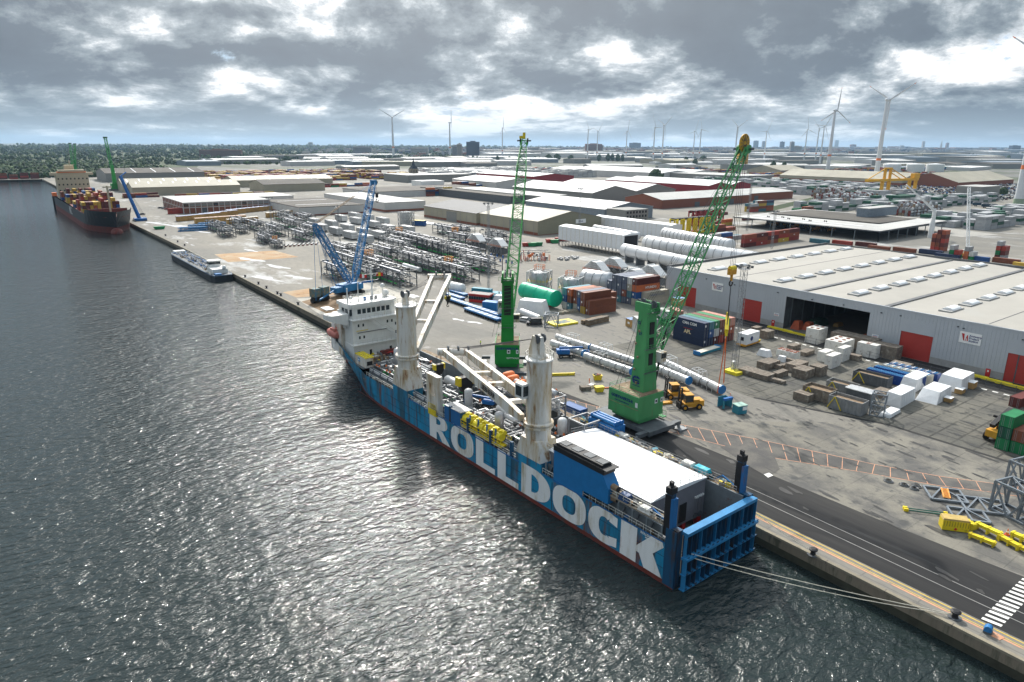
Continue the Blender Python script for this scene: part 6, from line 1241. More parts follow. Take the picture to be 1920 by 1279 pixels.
def steel_bin(px, py, l, w, h, rz, label, m_='steel'):
    t = thing('steel_panel_box', label, 'steel box', g(px, py), R(rz), 'grey steel boxes and frames'); b = MB()
    for s_ in (-1, 1):
        b.bx(-l/2, l/2, s_*w/2-.08, s_*w/2+.08, .15, h, m_); b.bx(s_*l/2-.08, s_*l/2+.08, -w/2, w/2, .15, h, m_)
        for k in range(int(l/.9)): x = -l/2+.4+k*.9; b.bx(x-.08, x+.08, min(s_*w/2, s_*(w/2+.2)), max(s_*w/2, s_*(w/2+.2)), .1, h, m_)
    b.bx(-l/2, l/2, -w/2, w/2, .1, .2, 'steel_dark'); b.bx(-l/2+.1, l/2-.1, -w/2+.1, w/2-.1, h*.75, h*.8, 'deck_rust'); obj('wall', b, t); b = MB(); b.bar((-l/2, -w/2-.25, .3), (-l/2+1.6, -w/2-.3, h), .16, 'yellow'); b.bar((-l/2+1.6, -w/2-.3, h), (-l/2+3.4, -w/2-.3, .3), .16, 'yellow'); obj('brace', b, t)
steel_bin(1535, 748, 7, 4, 3.2, -87, 'dark timber sided box with yellow braces at the left front', 'wood_grey'); steel_bin(1588, 770, 8, 3.6, 3.4, -87, 'ribbed grey steel box at the very front of the steel group'); steel_bin(1578, 737, 7, 3.4, 3.0, -87, 'ribbed grey steel box behind the front one with rusty top'); steel_bin(1634, 720, 9, 3.4, 3.0, -87, 'open dark frame with tall yellow bracing behind the steel boxes', 'steel_dark')
for a in [(1506, 750, 3.0, 4.0, 2.0, 0, 'crates leaning at the left end of the steel boxes'), (1652, 742, 4.5, 3, 1.6, 0, 'dark crate between steel boxes and the white boxed load'), (1622, 752, 3.0, 2.4, 2.8, 0, 'white topped crate amid the grey steel boxes')]: crate(*a)
mb = MB()
for k in range(9): mb.tube((-3.4, -1.6+k*.4, 3.1), (3.4, -1.6+k*.4, 3.1), .16, 'silver', 8)
mb.bx(-3, 3, -1.6, 1.6, .1, 2.9, 'steel_dark'); tag(obj('pipe_bundle', mb, None, False, g(1612, 752), R(-88)), 'bundle of silver pipes lying on top beside the ribbed steel boxes', 'pipes')
def truss_tower(px, py, l, w, h, rz, label, m_='steel_blue', group='grey steel truss frames', nm='truss_module', nx=1, ny=1, nz=1, bw=.28, z0=0, loc=None):
    if m_ == 'steel_blue': mat('steel_blue', (.22, .25, .28), .45, metal=.3, var=.2)
    t = thing(nm, label, 'steel frame', loc or g(px, py), R(rz), group); b = MB()
    for i in range(nx+1):
        for j in range(ny+1): b.bar((-l/2+l*i/nx, -w/2+w*j/ny, 0), (-l/2+l*i/nx, -w/2+w*j/ny, h), bw, m_)
    obj('posts', b, t); b = MB()
    for k in range(nz+1):
        z = max(.2, h*k/nz)
        for i in range(nx+1): x = -l/2+l*i/nx; b.bar((x, -w/2, z), (x, w/2, z), bw*.9, m_)
        for j in range(ny+1): y = -w/2+w*j/ny; b.bar((-l/2, y, z), (l/2, y, z), bw*.9, m_)
    obj('beams', b, t); b = MB()
    for k in range(nz):
        za, zb = h*k/nz, h*(k+1)/nz
        for i in range(nx):
            xa, xb = -l/2+l*i/nx, -l/2+l*(i+1)/nx; xm = (xa+xb)/2
            for j in range(ny+1): y = -w/2+w*j/ny; b.bar((xa, y, za), (xm, y, zb), bw*.7, m_); b.bar((xb, y, za), (xm, y, zb), bw*.7, m_)
        for j in range(ny):
            ya, yb = -w/2+w*j/ny, -w/2+w*(j+1)/ny; ym = (ya+yb)/2
            for i in range(nx+1): x = -l/2+l*i/nx; b.bar((x, ya, zb), (x, ym, za), bw*.7, m_); b.bar((x, yb, zb), (x, ym, za), bw*.7, m_)
    for i in range(nx): b.bar((-l/2+l*i/nx, -w/2, h), (-l/2+l*(i+1)/nx, w/2, h), bw*.6, m_)
    obj('braces', b, t); return t
truss_tower(1644, 778, 3.0, 3.0, 5.6, 20, 'small grey lattice tower in front of the grey steel boxes', nz=2, bw=.24)
truss_tower(1903, 966, 4.4, 6.0, 5.6, -15, 'large grey truss frame standing behind the yellow beams at the right', bw=.36); truss_tower(1965, 990, 5, 7, 5.6, -15, 'grey truss frame cut by the right picture edge', bw=.36, nx=2); truss_tower(1935, 925, 5, 7, 5.6, -15, 'grey truss frame farther back at the right edge', bw=.34)
def flat_truss(px, py, l, w, rz, label, lad=False):
    t = thing('flat_truss', label, 'steel frame', g(px, py), R(rz), 'flat trusses lying on the quay'); b = MB()
    for s_ in (-1, 1): b.bar((-l/2, s_*w/2, .3), (l/2, s_*w/2, .3), .36, 'steel_blue'); b.bar((s_*l/2, -w/2, .3), (s_*l/2, w/2, .3), .32, 'steel_blue')
    b.bar((-l/2, -w/2, .35), (0, w/2, .35), .28, 'steel_blue'); b.bar((0, w/2, .35), (l/2, -w/2, .35), .28, 'steel_blue'); b.bar((0, -w/2, .3), (0, w/2, .3), .26, 'steel_blue'); obj('frame', b, t)
    if lad:
        b = MB()
        for s_ in (-.5, .5): b.bar((-w*.4, s_, .62), (w*.4, s_, .62), .2, 'ladder_orange' if 'ladder_orange' in MATS else mat('ladder_orange', (.8, .35, .08), .6) and 'ladder_orange')
        for k in range(14): b.bar((-w*.38+k*w*.058, -.5, .6), (-w*.38+k*w*.058, .5, .6), .1, 'ladder_orange')
        obj('ladder', b, t, rz=R(80))
flat_truss(1772, 930, 6.0, 5.0, -52, 'flat grey truss with an orange ladder across it nearest the cable coils', True); flat_truss(1843, 950, 7.0, 5.4, -52, 'flat grey truss between the orange ladder one and the standing frames'); flat_truss(1815, 968, 5.5, 4.2, -52, 'flat grey truss lying behind the yellow skip box')
for i, (px, py, s_, lb) in enumerate(((1666, 903, 1.0, 'leftmost coil of grey cable beside the hatched orange lane'), (1695, 910, .95, 'second coil of grey cable from the left'), (1719, 912, .95, 'third coil of grey cable, touching the last one'), (1714, 917, .9, 'last coil of grey cable nearest the flat trusses'))):
    t_ = MB(); rr = random.Random(i)
    for k in range(5):
        r_ = (.85-.08*k)*s_; o_ = (rr.uniform(-.1, .1), rr.uniform(-.1, .1)); t_.path([Vector((o_[0]+r_*math.cos(a), o_[1]+r_*math.sin(a), .08+.07*k)) for a in [2*math.pi*j/18 for j in range(19)]], .055, 'steel' if k % 2 else 'steel_dark', 5)
    tag(obj('cable_coil', t_, None, False, g(px, py)), lb, 'cable coil', 'cable coils on the quay')
t = thing('rigging_box', 'yellow steel chest with mesh sides and a red cross near the lower right', 'chest', g(1787, 992), R(-52)); b = MB(); b.bx(-2.0, 2.0, -.95, .95, .15, 1.9, 'yellow'); b.xz([(-2.05, 1.9), (2.05, 1.9), (1.9, 2.25), (-1.9, 2.25)], -.9, .9, 'yellow_dull' if 'yellow_dull' in MATS else mat('yellow_dull', (.50, .36, .12), .7, stain=(RUST, .3, 1)) and 'yellow_dull'); obj('body', b, t); b = MB()
for k in range(10): b.bx(-1.8+k*.4, -1.76+k*.4, -.99, -.95, .9, 1.85, 'black_steel')
b.bx(-.12, .12, -1.0, -.95, .3, .75, 'red'); b.bx(-.24, .24, -1.01, -.96, .44, .6, 'red'); obj('panel', b, t)
for i, (a, b2, w, z, m_, lb) in enumerate((((1808, 985), (1826, 996), .7, 1.0, 'yellow_bright', 'short lemon yellow beam end just right of the yellow chest'), ((1828, 990), (1876, 1012), .75, 1.0, 'yellow_bright', 'long lemon yellow spreader beam behind the dull yellow one'), ((1815, 1007), (1866, 1027), .6, .7, 'yellow', 'dull yellow spreader beam with feet in the front row'), ((1872, 1012), (1912, 1034), .7, .8, 'yellow', 'dull yellow spreader beam continuing the front row to the right'), ((1894, 1008), (1935, 1026), .75, 1.0, 'yellow_bright', 'lemon yellow spreader beam at the right picture edge'), ((1905, 1030), (1945, 1046), .6, .7, 'yellow', 'last dull yellow beam cut by the right picture edge'))):
    A_, B_ = g(*a), g(*b2); L_ = (B_-A_).length; t = thing('spreader_beam', lb, 'beam', A_, math.atan2((B_-A_).y, (B_-A_).x), 'yellow spreader beams'); mb = MB(); mb.bx(0, L_, -w/2, w/2, z-.35, z+.15, m_); mb.bx(0, L_, -w/2-.1, w/2+.1, z+.15, z+.22, m_); obj('beam', mb, t); mb = MB()
    for k in range(3): x = .3+k*(L_-.6)/2; mb.bx(x-.12, x+.12, -w/2-.15, w/2+.15, .02, z+.3, m_)
    obj('feet', mb, t)
mb = MB()
for s_ in (-.35, .35): mb.tube((-3.2, s_, .35), (3.2, s_, .35), .1, 'darkgreen_p' if 'darkgreen_p' in MATS else mat('darkgreen_p', (.01, .12, .09), .5) and 'darkgreen_p', 8); mb.box((-3.2, s_, .35), (.7, .45, .5), 'yellow'); mb.box((3.2, s_, .35), (.6, .4, .4), 'yellow')
tag(obj('spreader_bars', mb, None, False, g(1735, 962), R(-52)), 'pair of dark green spreader tubes with yellow ends on the quay', 'spreader bars')
# bollards along the quay
bo = MB(); bo.lathe([(.42, 0), (.30, .12), (.26, .5), (.48, .62), (.50, .75), (.3, .86)], 'black_steel', 14); bo.lathe([(.65, 0), (.65, .06)], 'steel_dark', 14); bme2 = bo.mesh('bollard')
bs = [(1524, 1040), (1790, 1158)]+[(545, 548), (560, 571), (538, 553), (503, 540), (490, 532), (456, 520), (330, 462), (320, 455), (298, 443)]
lbs = ['black bollard holding the short stern rope', 'black bollard holding the two long ropes at the lower right', 'black bollard beside the rusty plates on the far quay', 'black bollard just left of the rope drum near the soil patch', 'bollard on the kerb before the rusty plates', 'bollard on the kerb behind the barge stern, third from it', 'bollard on the kerb behind the barge stern, second from it', 'bollard on the kerb right beside the barge stern', 'bollard on the kerb just beyond the barge bow', 'second bollard beyond the barge bow', 'third bollard beyond the barge bow, toward the container ship']
for q, lb in zip(bs, lbs): p = g(*q); o = bpy.data.objects.new('bollard', bme2); COL.objects.link(o); o.location = p if q[0] > 1000 else Vector((90.8 if p.y > 200 else p.x, p.y, 0)); o.scale = (1.35,)*3; tag(o, lb, 'bollard', 'bollards along the quay edge')
t = thing('quay_winch', 'small blue winch box on the pink painted patch by the quay edge', 'winch', g(1852, 1186), R(10)); b = MB(); b.bx(-.5, .5, -.5, .5, .05, .3, 'steel_dark'); b.tube((-.45, 0, .65), (.45, 0, .65), .45, 'blue_box', 14); b.bx(-.5, .5, -.1, .5, .3, .75, 'blue_box'); obj('housing', b, t)
sheet('pink_patch', gp((1858, 1182), (1884, 1196), (1874, 1201), (1850, 1189)), .05, 'line_orange')
# ---------------------------------------------------------------- middle yard
def spmt(a, b, label, n=None):
    A_, B_ = g(*a), g(*b); d = B_-A_; Ln = d.length; t = thing('modular_trailer', label, 'trailer', A_, math.atan2(d.y, d.x), 'blue self propelled modular trailers'); m = MB(); m.bx(0, Ln, -1.25, 1.25, .95, 1.5, 'blue_box')
    for k in range(int(Ln/1.4)): m.bx(.3+k*1.4, .5+k*1.4, -1.3, 1.3, 1.5, 1.56, 'gate_light'); 
    for k in range(int(Ln/3)): m.bx(1+k*3, 2.2+k*3, -1.0, 1.0, 1.51, 1.55, 'steel')
    obj('deck', m, t); k_ = int(Ln/1.5); w = MB(); w.tube((0, -1.2, .42), (0, -.75, .42), .42, 'rubber', 12); w.tube((0, .75, .42), (0, 1.2, .42), .42, 'rubber', 12); w.bx(-.1, .1, -.9, .9, .4, .95, 'blue_machine'); me = w.mesh('wheel_pair')
    for i in range(k_): o = bpy.data.objects.new('wheel_pair', me); COL.objects.link(o); o.parent = t; o.location = (.8+i*(Ln-1.6)/(k_-1), 0, 0)
spmt((841, 564), (937, 597), 'longest blue modular trailer, second from the front of the four'); spmt((874, 583), (936, 605), 'nearest blue modular trailer with a pale end, front of the four'); spmt((837, 555), (868, 565), 'short blue modular trailer just behind the longest one'); spmt((846, 549), (874, 558), 'rearmost short blue modular trailer beside the white storage tank')
def hcyl(name, a, b, r, z, m_, label, cat, n=20, ribs=0, rm='steel', sad='steel_dark', group=None, dome=.45, sc=1):
    A_, B_ = (g(*a) if not isinstance(a, Vector) else a), (g(*b) if not isinstance(b, Vector) else b); d = B_-A_; Ln = d.length; t = thing(name, label, cat, A_, math.atan2(d.y, d.x), group); mb = MB()
    mb.lathe([(.02, -r*dome), (r*.6, -r*dome*.8), (r*.9, -r*dome*.4), (r, 0), (r, Ln), (r*.9, Ln+r*dome*.4), (r*.6, Ln+r*dome*.8), (.02, Ln+r*dome)], m_, n, (0, 0, z), 'x'); obj('shell', mb, t, True)
    if ribs:
        mb = MB()
        for k in range(ribs): x = Ln*(k+.5)/ribs; mb.tube((x-.12, 0, z), (x+.12, 0, z), r*1.03, rm, n)
        obj('ring', mb, t, True)
    mb = MB()
    for k in range(max(2, int(Ln/9))): x = Ln*(k+.5)/max(2, int(Ln/9)); mb.bx(x-.4, x+.4, -r*.8, r*.8, .05, max(.3, z-r*.55), sad)
    obj('saddle', mb, t); return t
hcyl('wrapped_vessel', (983, 562), (1042, 580), 3.3, 4.2, 'tarp_green', 'long cylinder wrapped in bright green sheeting beside the scaffolded tanks', 'vessel', 24, ribs=3, rm='tarp_green', dome=.12, sad='red')
hcyl('storage_tank', (845, 546), (867, 551), 2.0, 2.4, 'white_paint', 'small white horizontal storage tank behind the blue trailers', 'tank', ribs=5, rm='white_paint')
hcyl('process_vessel', (1096, 545), (1141, 552), 4.6, 5.2, 'silver', 'grey ringed pressure vessel with dished end behind the brown stack', 'vessel', 24, ribs=3)
mat('vessel_white', (.66, .67, .68), .4, metal=.15, var=.12, scale=.3, stain=((.4, .3, .25), .12, .6), streak=False)
VG = 'long white horizontal columns behind the warehouse'
hcyl('column_vessel', (1115, 437), (1196, 452), 2.6, 3.6, 'vessel_white', 'thin white column lying in front of the tall white tent', 'column', ribs=5, group=VG); hcyl('column_vessel', (1246, 452), (1368, 477), 4.0, 5.2, 'vessel_white', 'rear white column with dark rings and a round end by the containers', 'column', 22, ribs=16, rm='steel_dark', group=VG)
hcyl('column_vessel', (1213, 474), (1420, 512), 4.6, 6.0, 'vessel_white', 'thickest white column tapering behind the warehouse roof', 'column', 22, ribs=14, group=VG); hcyl('column_vessel', (1170, 490), (1330, 528), 3.5, 6.5, 'vessel_white', 'white column leaving the front tent and ending behind the warehouse wall', 'column', 20, ribs=7, group=VG)
def tent(a, Lx, Ly, h, label, z0=0, open_=False):
    t = thing('white_tent', label, 'tent', g(*a), 0, 'long white weather tents'); mb = MB(); mb.bx(0, Lx, 0, Ly, z0, h, 'tarp_white'); mb.xz([(0, h), (Lx, h), (Lx*.5, h+.9)], 0, Ly, 'tarp_white'); obj('cover', mb, t); mb = MB()
    for k in range(int(Ly/4)): mb.bar((-.06, 2+k*4, z0), (-.06, 2+k*4, h), .14, 'rope')
    if z0:
        for k in range(int(Ly/3)):
            mb.bar((.3, k*3, 0), (.3, k*3, z0), .2, 'steel_dark'); mb.bar((Lx-.3, k*3, 0), (Lx-.3, k*3, z0), .2, 'steel_dark'); mb.bar((.3, k*3, 0), (.3, k*3+3, z0), .12, 'steel_dark')
    if open_: mb.bx(.5, Lx-.5, -.06, 0, z0, h-.5, 'black_steel'); mb.bx(.4, 1.2, Ly, Ly+.3, 0, h, 'steel_dark')
    obj('scaffold', mb, t)
tent((1258, 449), 11, 78, 9.5, 'tall white tent box before the straddle carriers'); tent((1168, 482), 12, 58, 12.5, 'front white tent on scaffolding with a white column coming out', 4, True)
# scaffolded round tanks
for i, (px, py, lb) in enumerate(((1011, 548, 'left scaffolded grey tank in a lattice frame behind the green cylinder'), (1070, 562, 'right scaffolded grey tank in a lattice frame left of the grey vessel'))):
    t = truss_tower(px, py, 8.5, 8.5, 9.5, 30, lb, m_='scaf' if 'scaf' in MATS else mat('scaf', (.42, .44, .45), .45, metal=.3) and 'scaf', nx=2, ny=2, nz=2, bw=.26, group='scaffolded tanks', nm='scaffolded_tank'); mb = MB(); mb.lathe([(.1, 1.2), (3.2, 1.6), (3.7, 2.6), (3.7, 8), (3.2, 9), (.1, 9.6)], 'silver', 20); obj('tank', mb, t, True); mb = MB(); mb.rail([(-4.2, -4.2, 4.8), (4.2, -4.2, 4.8), (4.2, 4.2, 4.8), (-4.2, 4.2, 4.8), (-4.2, -4.2, 4.8)], 1, m='yellow', sp=2, r=.07); obj('yellow_walkway', mb, t); mb = MB(); mb.rail([(1, -1, 9.5), (4, -1, 9.5), (4, 3, 9.5), (1, 3, 9.5)], 2.2, m='orange', sp=1, r=.06); obj('orange_railing', mb, t)
# cooler modules: stepped hoods on truss legs
hood = MB(); hh0 = 5.2; prf = [(-5.2, hh0), (-5.2, hh0+1.0)]
pts = [(-6.3, hh0), (-6.3, hh0+.7), (-1.6, hh0+4.2), (1.2, hh0+4.4), (6.3, hh0+.7), (6.3, hh0)]; hood.yz(pts, -2.6, 2.6, 'pipe_white')
for k in range(9): y = 1.2+k*.58; hood.bx(-2.7, 2.7, y, y+.42, hh0+4.4-k*.42, hh0+4.75-k*.42, 'white_paint')
for k in range(9): y = -6+k*.9; z = hh0+.9+max(0, (y+6.3))*.72; hood.bar((-2.64, y, hh0), (-2.64, y, min(z, hh0+4.2)), .1, 'steel')
for z in (.9, 1.8, 2.7, 3.6): w_ = 1-z/5.2; hood.bar((-2.66, -6.3*w_-.3, hh0+z), (-2.66, 6.3*w_+.2, hh0+z), .09, 'steel')
hme = hood.mesh('hood'); leg = MB()
for x in (-2.6, 2.6):
    for y in (-6, -2, 2, 6): leg.bar((x, y, 0), (x, y, hh0), .34, 'steel')
    for y in (-6, -2, 2): leg.bar((x, y, 0), (x, y+4, hh0), .2, 'steel'); leg.bar((x, y+4, 0), (x, y, hh0), .2, 'steel')
for z in (.5, 5.1): leg.bar((-2.6, -6, z), (-2.6, 6, z), .3, 'steel'); leg.bar((2.6, -6, z), (2.6, 6, z), .3, 'steel')
leg.bx(-2.4, 2.4, -5.8, 5.8, 1.0, 4.2, 'steel_dark'); leg.rail([(-3, -6.4, hh0), (-3, 6.4, hh0)], .9, m='orange', sp=2, r=.07); lme = leg.mesh('leg_frame')
for i, (px, py, lb) in enumerate(((1118, 527, 'stepped grey hood module at the front left of the four near the warehouse'), (1152, 520, 'stepped grey hood module half hidden behind the front left one'), (1190, 544, 'stepped grey hood module in front, beside the warehouse corner'), (1222, 536, 'stepped grey hood module closest to the warehouse corner'), (894, 468, 'left one of the two stepped hood modules behind the long racks'), (934, 478, 'right one of the two stepped hood modules left of the green jib'))):
    t = thing('cooler_module', lb, 'cooler module', g(px, py), R(2), 'stepped hood cooler modules'); 
    for n_, me in (('hood', hme), ('leg_frame', lme)): o = bpy.data.objects.new(n_, me); COL.objects.link(o); o.parent = t
# pipe rack modules
def rack_meshes(L_, W_, H_, seed):
    rr = random.Random(seed); fr = MB(); n = max(2, int(L_/5))
    for i in range(n+1):
        y = -L_/2+L_*i/n
        for x in (-W_/2, W_/2): fr.bar((x, y, 0), (x, y, H_), .3, 'steel_dk2' if 'steel_dk2' in MATS else mat('steel_dk2', (.115, .125, .135), .5, metal=.3, var=.25) and 'steel_dk2')
        for z in (.6, H_*.5, H_): fr.bar((-W_/2, y, z), (W_/2, y, z), .24, 'steel_dk2')
    for z in (.6, H_*.5, H_):
        for x in (-W_/2, W_/2): fr.bar((x, -L_/2, z), (x, L_/2, z), .24, 'steel_dk2')
    for i in range(0, n, 2): fr.bar((-W_/2, -L_/2+L_*i/n, 0), (-W_/2, -L_/2+L_*(i+1)/n, H_*.5), .15, 'steel_dk2')
    p = MB()
    for z in (.9, H_*.5+.3, H_*.5+.8, H_*.75):
        for k in range(int(W_/.7)):
            if rr.random() < .8: x = -W_/2+.5+k*.7; r_ = rr.choice((.1, .16, .24, .3)); y0 = rr.uniform(-L_/2, -L_*.2); y1 = rr.uniform(L_*.2, L_/2); p.tube((x, y0, z+r_), (x, y1, z+r_), r_, rr.choice(('silver', 'steel', 'steel', 'steel_dk2', 'pipe_green' if z < 1 and rr.random() < .3 else 'steel')), 6)
    for k in range(int(L_*3)): p.box((rr.uniform(-W_/2, W_/2), rr.uniform(-L_/2, L_/2), rr.choice((.9, H_*.5+.4, H_+.2))), (rr.uniform(.3, 1), rr.uniform(.3, 1.4), rr.uniform(.2, .9)), rr.choice(('steel', 'steel_dark', 'steel_dark', 'steel_dk2', 'steel')))
    tr = MB(); tr.bx(-W_/2-.1, -W_/2+.8, -L_/2, L_/2*rr.uniform(.2, 1), H_+.15, H_+.35, 'tray_lilac' if 'tray_lilac' in MATS else mat('tray_lilac', (.38, .39, .44), .5) and 'tray_lilac'); tr.bx(W_/2-.9, W_/2-.2, -L_/2*rr.uniform(.2, 1), L_/2, H_+.15, H_+.3, 'tray_lilac')
    return fr.mesh('rack_frame'), p.mesh('pipework'), tr.mesh('cable_tray')
PR = [rack_meshes(26, 7, 6.4, 11), rack_meshes(22, 6, 5.6, 12), rack_meshes(16, 6, 6.0, 13)]
def rack(k, px, py, label, rz=0, sc=1, grp='grey pipe rack modules in the yard', loc=None, orange=False, tray=True):
    t = thing('pipe_rack_module', label, 'pipe rack', loc or g(px, py), R(rz), grp); t.scale = (sc*1.22, sc*1.25, sc*1.15)
    for n_, me in zip(('rack_frame', 'pipework', 'cable_tray'), PR[k]):
        if n_ == 'cable_tray' and not tray: continue
        o = bpy.data.objects.new(n_, me); COL.objects.link(o); o.parent = t
    if orange:
        mb = MB(); mb.rail([(-2, 1, 6), (1, 1, 6), (1, 4, 6), (-2, 4, 6), (-2, 1, 6)], 2.4, m='ladder_orange', sp=1, r=.09); obj('orange_scaffold', mb, t)
for a in [(0, 850, 520, 'front pipe rack module right of the blue crane, nearest the white ship jib', 0, 1, 'x', None, True), (0, 775, 497, 'second pipe rack module in the front row behind the blue crane boom'), (0, 868, 487, 'pipe rack module at the right end of the middle row'), (0, 808, 470, 'pipe rack module in the centre of the middle row'), (0, 755, 455, 'pipe rack module at the left end of the middle row beside the blue boom', 0, 1, 'x', None, True), (1, 700, 505, 'short pipe rack module between the two arms of the blue crane', 0, 1, 'x', None, True), (1, 655, 498, 'pipe rack module left of the blue crane booms in front'), (2, 632, 520, 'small pipe rack module by the blue derrick boom base'), (1, 722, 482, 'pipe rack module just behind the blue main boom'), (1, 905, 463, 'low pipe rack module under the two hood modules'), (2, 868, 442, 'pipe rack module beside the white flat panels, behind the middle row'), (1, 860, 455, 'long low pipe rack left of the hood modules', 0, 1, 'x', None, True), (0, 515, 440, 'long dark pipe rack in the left group, third from the quay'), (0, 548, 428, 'long dark pipe rack in the left group nearest the sheds'), (0, 583, 440, 'dark pipe rack at the right end of the left group'), (1, 572, 416, 'dark pipe rack just before the white flat shed'), (2, 425, 443, 'dark rack of beams nearest the quay beside the blue lattice sections', 0, 1, 'x', None, False, False), (1, 405, 432, 'dark rack of stacked beams behind the blue lattice sections', 0, 1, 'x', None, False, False), (2, 455, 437, 'upright grey lattice modules at the quay end of the left group', 0, .8, 'x', None, False, False), (2, 497, 456, 'pale lattice module standing alone left of the beam rows', 0, .8), (2, 520, 464, 'orange railed small module beside the flat beam rows', 0, .7, 'x', None, True)]:
    a = list(a); 
    if len(a) > 6: a[6] = 'grey pipe rack modules in the yard'
    rack(*a)
for i, (k, px, py) in enumerate([(0, 735, 528), (0, 812, 510), (0, 895, 505), (0, 838, 478), (0, 780, 462), (1, 728, 446), (0, 745, 470), (0, 680, 488), (1, 640, 480), (1, 690, 520), (1, 480, 430), (1, 500, 450), (1, 565, 450), (0, 535, 414), (1, 450, 425), (1, 930, 452), (1, 838, 440)]):
    rack(k, px, py, f'dark pipe rack module packed between its neighbours, {(ORD+["thirteenth", "fourteenth", "fifteenth", "sixteenth", "seventeenth"])[i]} of these fillers' if 0 else ['grey rack wedged behind the ship bridge and blue boom', 'grey rack between the front two racks', 'grey rack at the far right of the front row', 'grey rack squeezed into the centre rows', 'grey rack behind the central one', 'small rack next to the ribbed boxes', 'rack touching the blue main boom on its right', 'rack seen through the blue main boom', 'small rack left of the orange topped scaffold cage', 'low rack in front of the blue boom foot', 'low rack in the left group nearest the crates', 'low rack in the left group beside the beam row', 'low rack in the left group nearest the blue derrick', 'long rack in the left group against the flat shed', 'low rack between left group and golden crates', 'low rack between the hood modules and green jib', 'low rack before the flat white panels'][i], tray=i % 2 == 0)
sc_ = truss_tower(762, 424, 9, 9, 11, 10, 'tall white scaffold cube standing behind the white ribbed boxes', m_='scaf', nx=3, ny=3, nz=3, bw=.3, nm='scaffold_cube', group='scaffold cubes'); truss_tower(615, 460, 5, 5, 7, 10, 'small orange topped scaffold cage left of the blue boom', m_='scaf', nx=1, ny=1, nz=2, bw=.2, nm='scaffold_cube', group='scaffold cubes')
# ribbed white boxes on stands
rbx = MB(); rbx.bx(-2.4, 2.4, -7.5, 7.5, 1.0, 5.2, 'pipe_white')
for k in range(15): y = -7.4+k*1.05; rbx.bx(-2.5, 2.5, y, y+.18, 1.0, 5.25, 'steel')
for z in (2.2, 3.6): rbx.bx(-2.48, 2.48, -7.55, 7.55, z, z+.15, 'steel')
rm = rbx.mesh('ribbed_box'); sdb = MB()
for y in (-5.5, 5.5): sdb.bx(-2.2, 2.2, y-.4, y+.4, 0, 1.0, 'steel_dark')
sdm = sdb.mesh('stand'); RN = ['first', 'second', 'third', 'fourth', 'fifth', 'sixth', 'seventh']; rows = [([(603, 433), (630, 440), (657, 448), (686, 455)], 'front'), ([(590, 422), (622, 426), (652, 434), (683, 442), (712, 448)], 'second'), ([(640, 415), (668, 420), (700, 427), (728, 435)], 'third'), ([(665, 410), (690, 414), (718, 420)], 'rear')]
for ps, rn in rows:
    for i, q in enumerate(ps):
        t = thing('ribbed_box_module', f'white ribbed box, {RN[i]} from left in the {rn} row behind the blue crane', 'box module', g(*q), 0, 'white ribbed boxes in rows')
        for n_, me in (('ribbed_box', rm), ('stand', sdm)): o = bpy.data.objects.new(n_, me); COL.objects.link(o); o.parent = t
t = thing('ribbed_box_module', 'white ribbed box on a stand alone in front of the scaffold cube', 'box module', g(764, 437), 0, 'white ribbed boxes in rows')
for n_, me in (('ribbed_box', rm), ('stand', sdm)): o = bpy.data.objects.new(n_, me); COL.objects.link(o); o.parent = t
# golden crates in rows
gb = MB(); gb.bx(-2.4, 2.4, -2.4, 2.4, .1, 4.2, 'golden'if 'golden' in MATS else mat('golden', (.45, .27, .09), .7, rnd=.3) and 'golden'); gm1 = gb.mesh('crate'); lids = []
for mm, c in (('lid_blue', (.33, .38, .52)), ('lid_pink', (.62, .45, .35)), ('lid_white', (.55, .52, .46))): mat(mm, c, .6); b = MB(); b.bx(-2.5, 2.5, -2.5, 2.5, 4.2, 4.32, mm); lids.append(b.mesh('lid'))
for ri, (a, b, n, lb, lid) in enumerate((((337, 415), (408, 408), 10, 'front left row before the white framed shed', 0), ((372, 419), (455, 413), 11, 'long middle row with pink covers', 1), ((380, 410), (440, 403), 7, 'row behind the pink covered crates', 0), ((432, 421), (478, 416), 7, 'small front row before the dark racks', 2), ((430, 402), (505, 394), 10, 'rear row nearest the white framed shed', 0), ((505, 408), (545, 403), 5, 'short yellow row beside the white flat shed', 2))):
    for i in range(n):
        p = g(a[0]+(b[0]-a[0])*i/(n-1), a[1]+(b[1]-a[1])*i/(n-1)); t = thing('plywood_crate', f'golden plywood crate in the {lb}', 'crate', p, .05*(i % 3), 'golden plywood crates, '+lb)
        for n_, me in (('crate', gm1), ('lid', lids[lid])): o = bpy.data.objects.new(n_, me); COL.objects.link(o); o.parent = t
# blue lattice sections, flat beam rows and small loads
for i, (px, py) in enumerate(((362, 433), (380, 428), (398, 424))):
    mb = MB(); mb.lattice((-10, 0, 1.4), (10, 0, 1.4), 2.4, 'lattice_blue', 12, .2, .12); mb.lattice((-9, 2.8, 1.4), (9, 2.8, 1.4), 2.4, 'lattice_blue', 12, .2, .12); tag(obj('boom_section', mb, None, False, g(px, py), R(-10)), f'blue lattice crane section, {["nearest the quay", "middle of the three", "farthest from the quay"][i]} beside the dark beam racks', 'boom section')
for i in range(9):
    mb = MB(); mb.bx(-5, 5, -.5, .5, .1, .8, 'steel_dk2'); mb.bx(-5.1, -4.7, -.6, .6, .05, .9, 'boot_red'); tag(obj('steel_beam', mb, None, False, g(530+i*8, 462-i*.6), R(62)), 'dark steel beam lying in the flat row before the left racks', 'beam', 'dark beams laid in a flat row')
for i, (a, b, r_, lb) in enumerate((((757, 503), (788, 512), 1.2, 'white pipe with blue cap before the long racks'), ((978, 592), (1012, 606), 1.3, 'white pipe spool with blue cap behind the dark van'))): hcyl('pipe_spool', a, b, r_, 1.6, 'pipe_white', lb, 'pipe', 14, dome=.05)
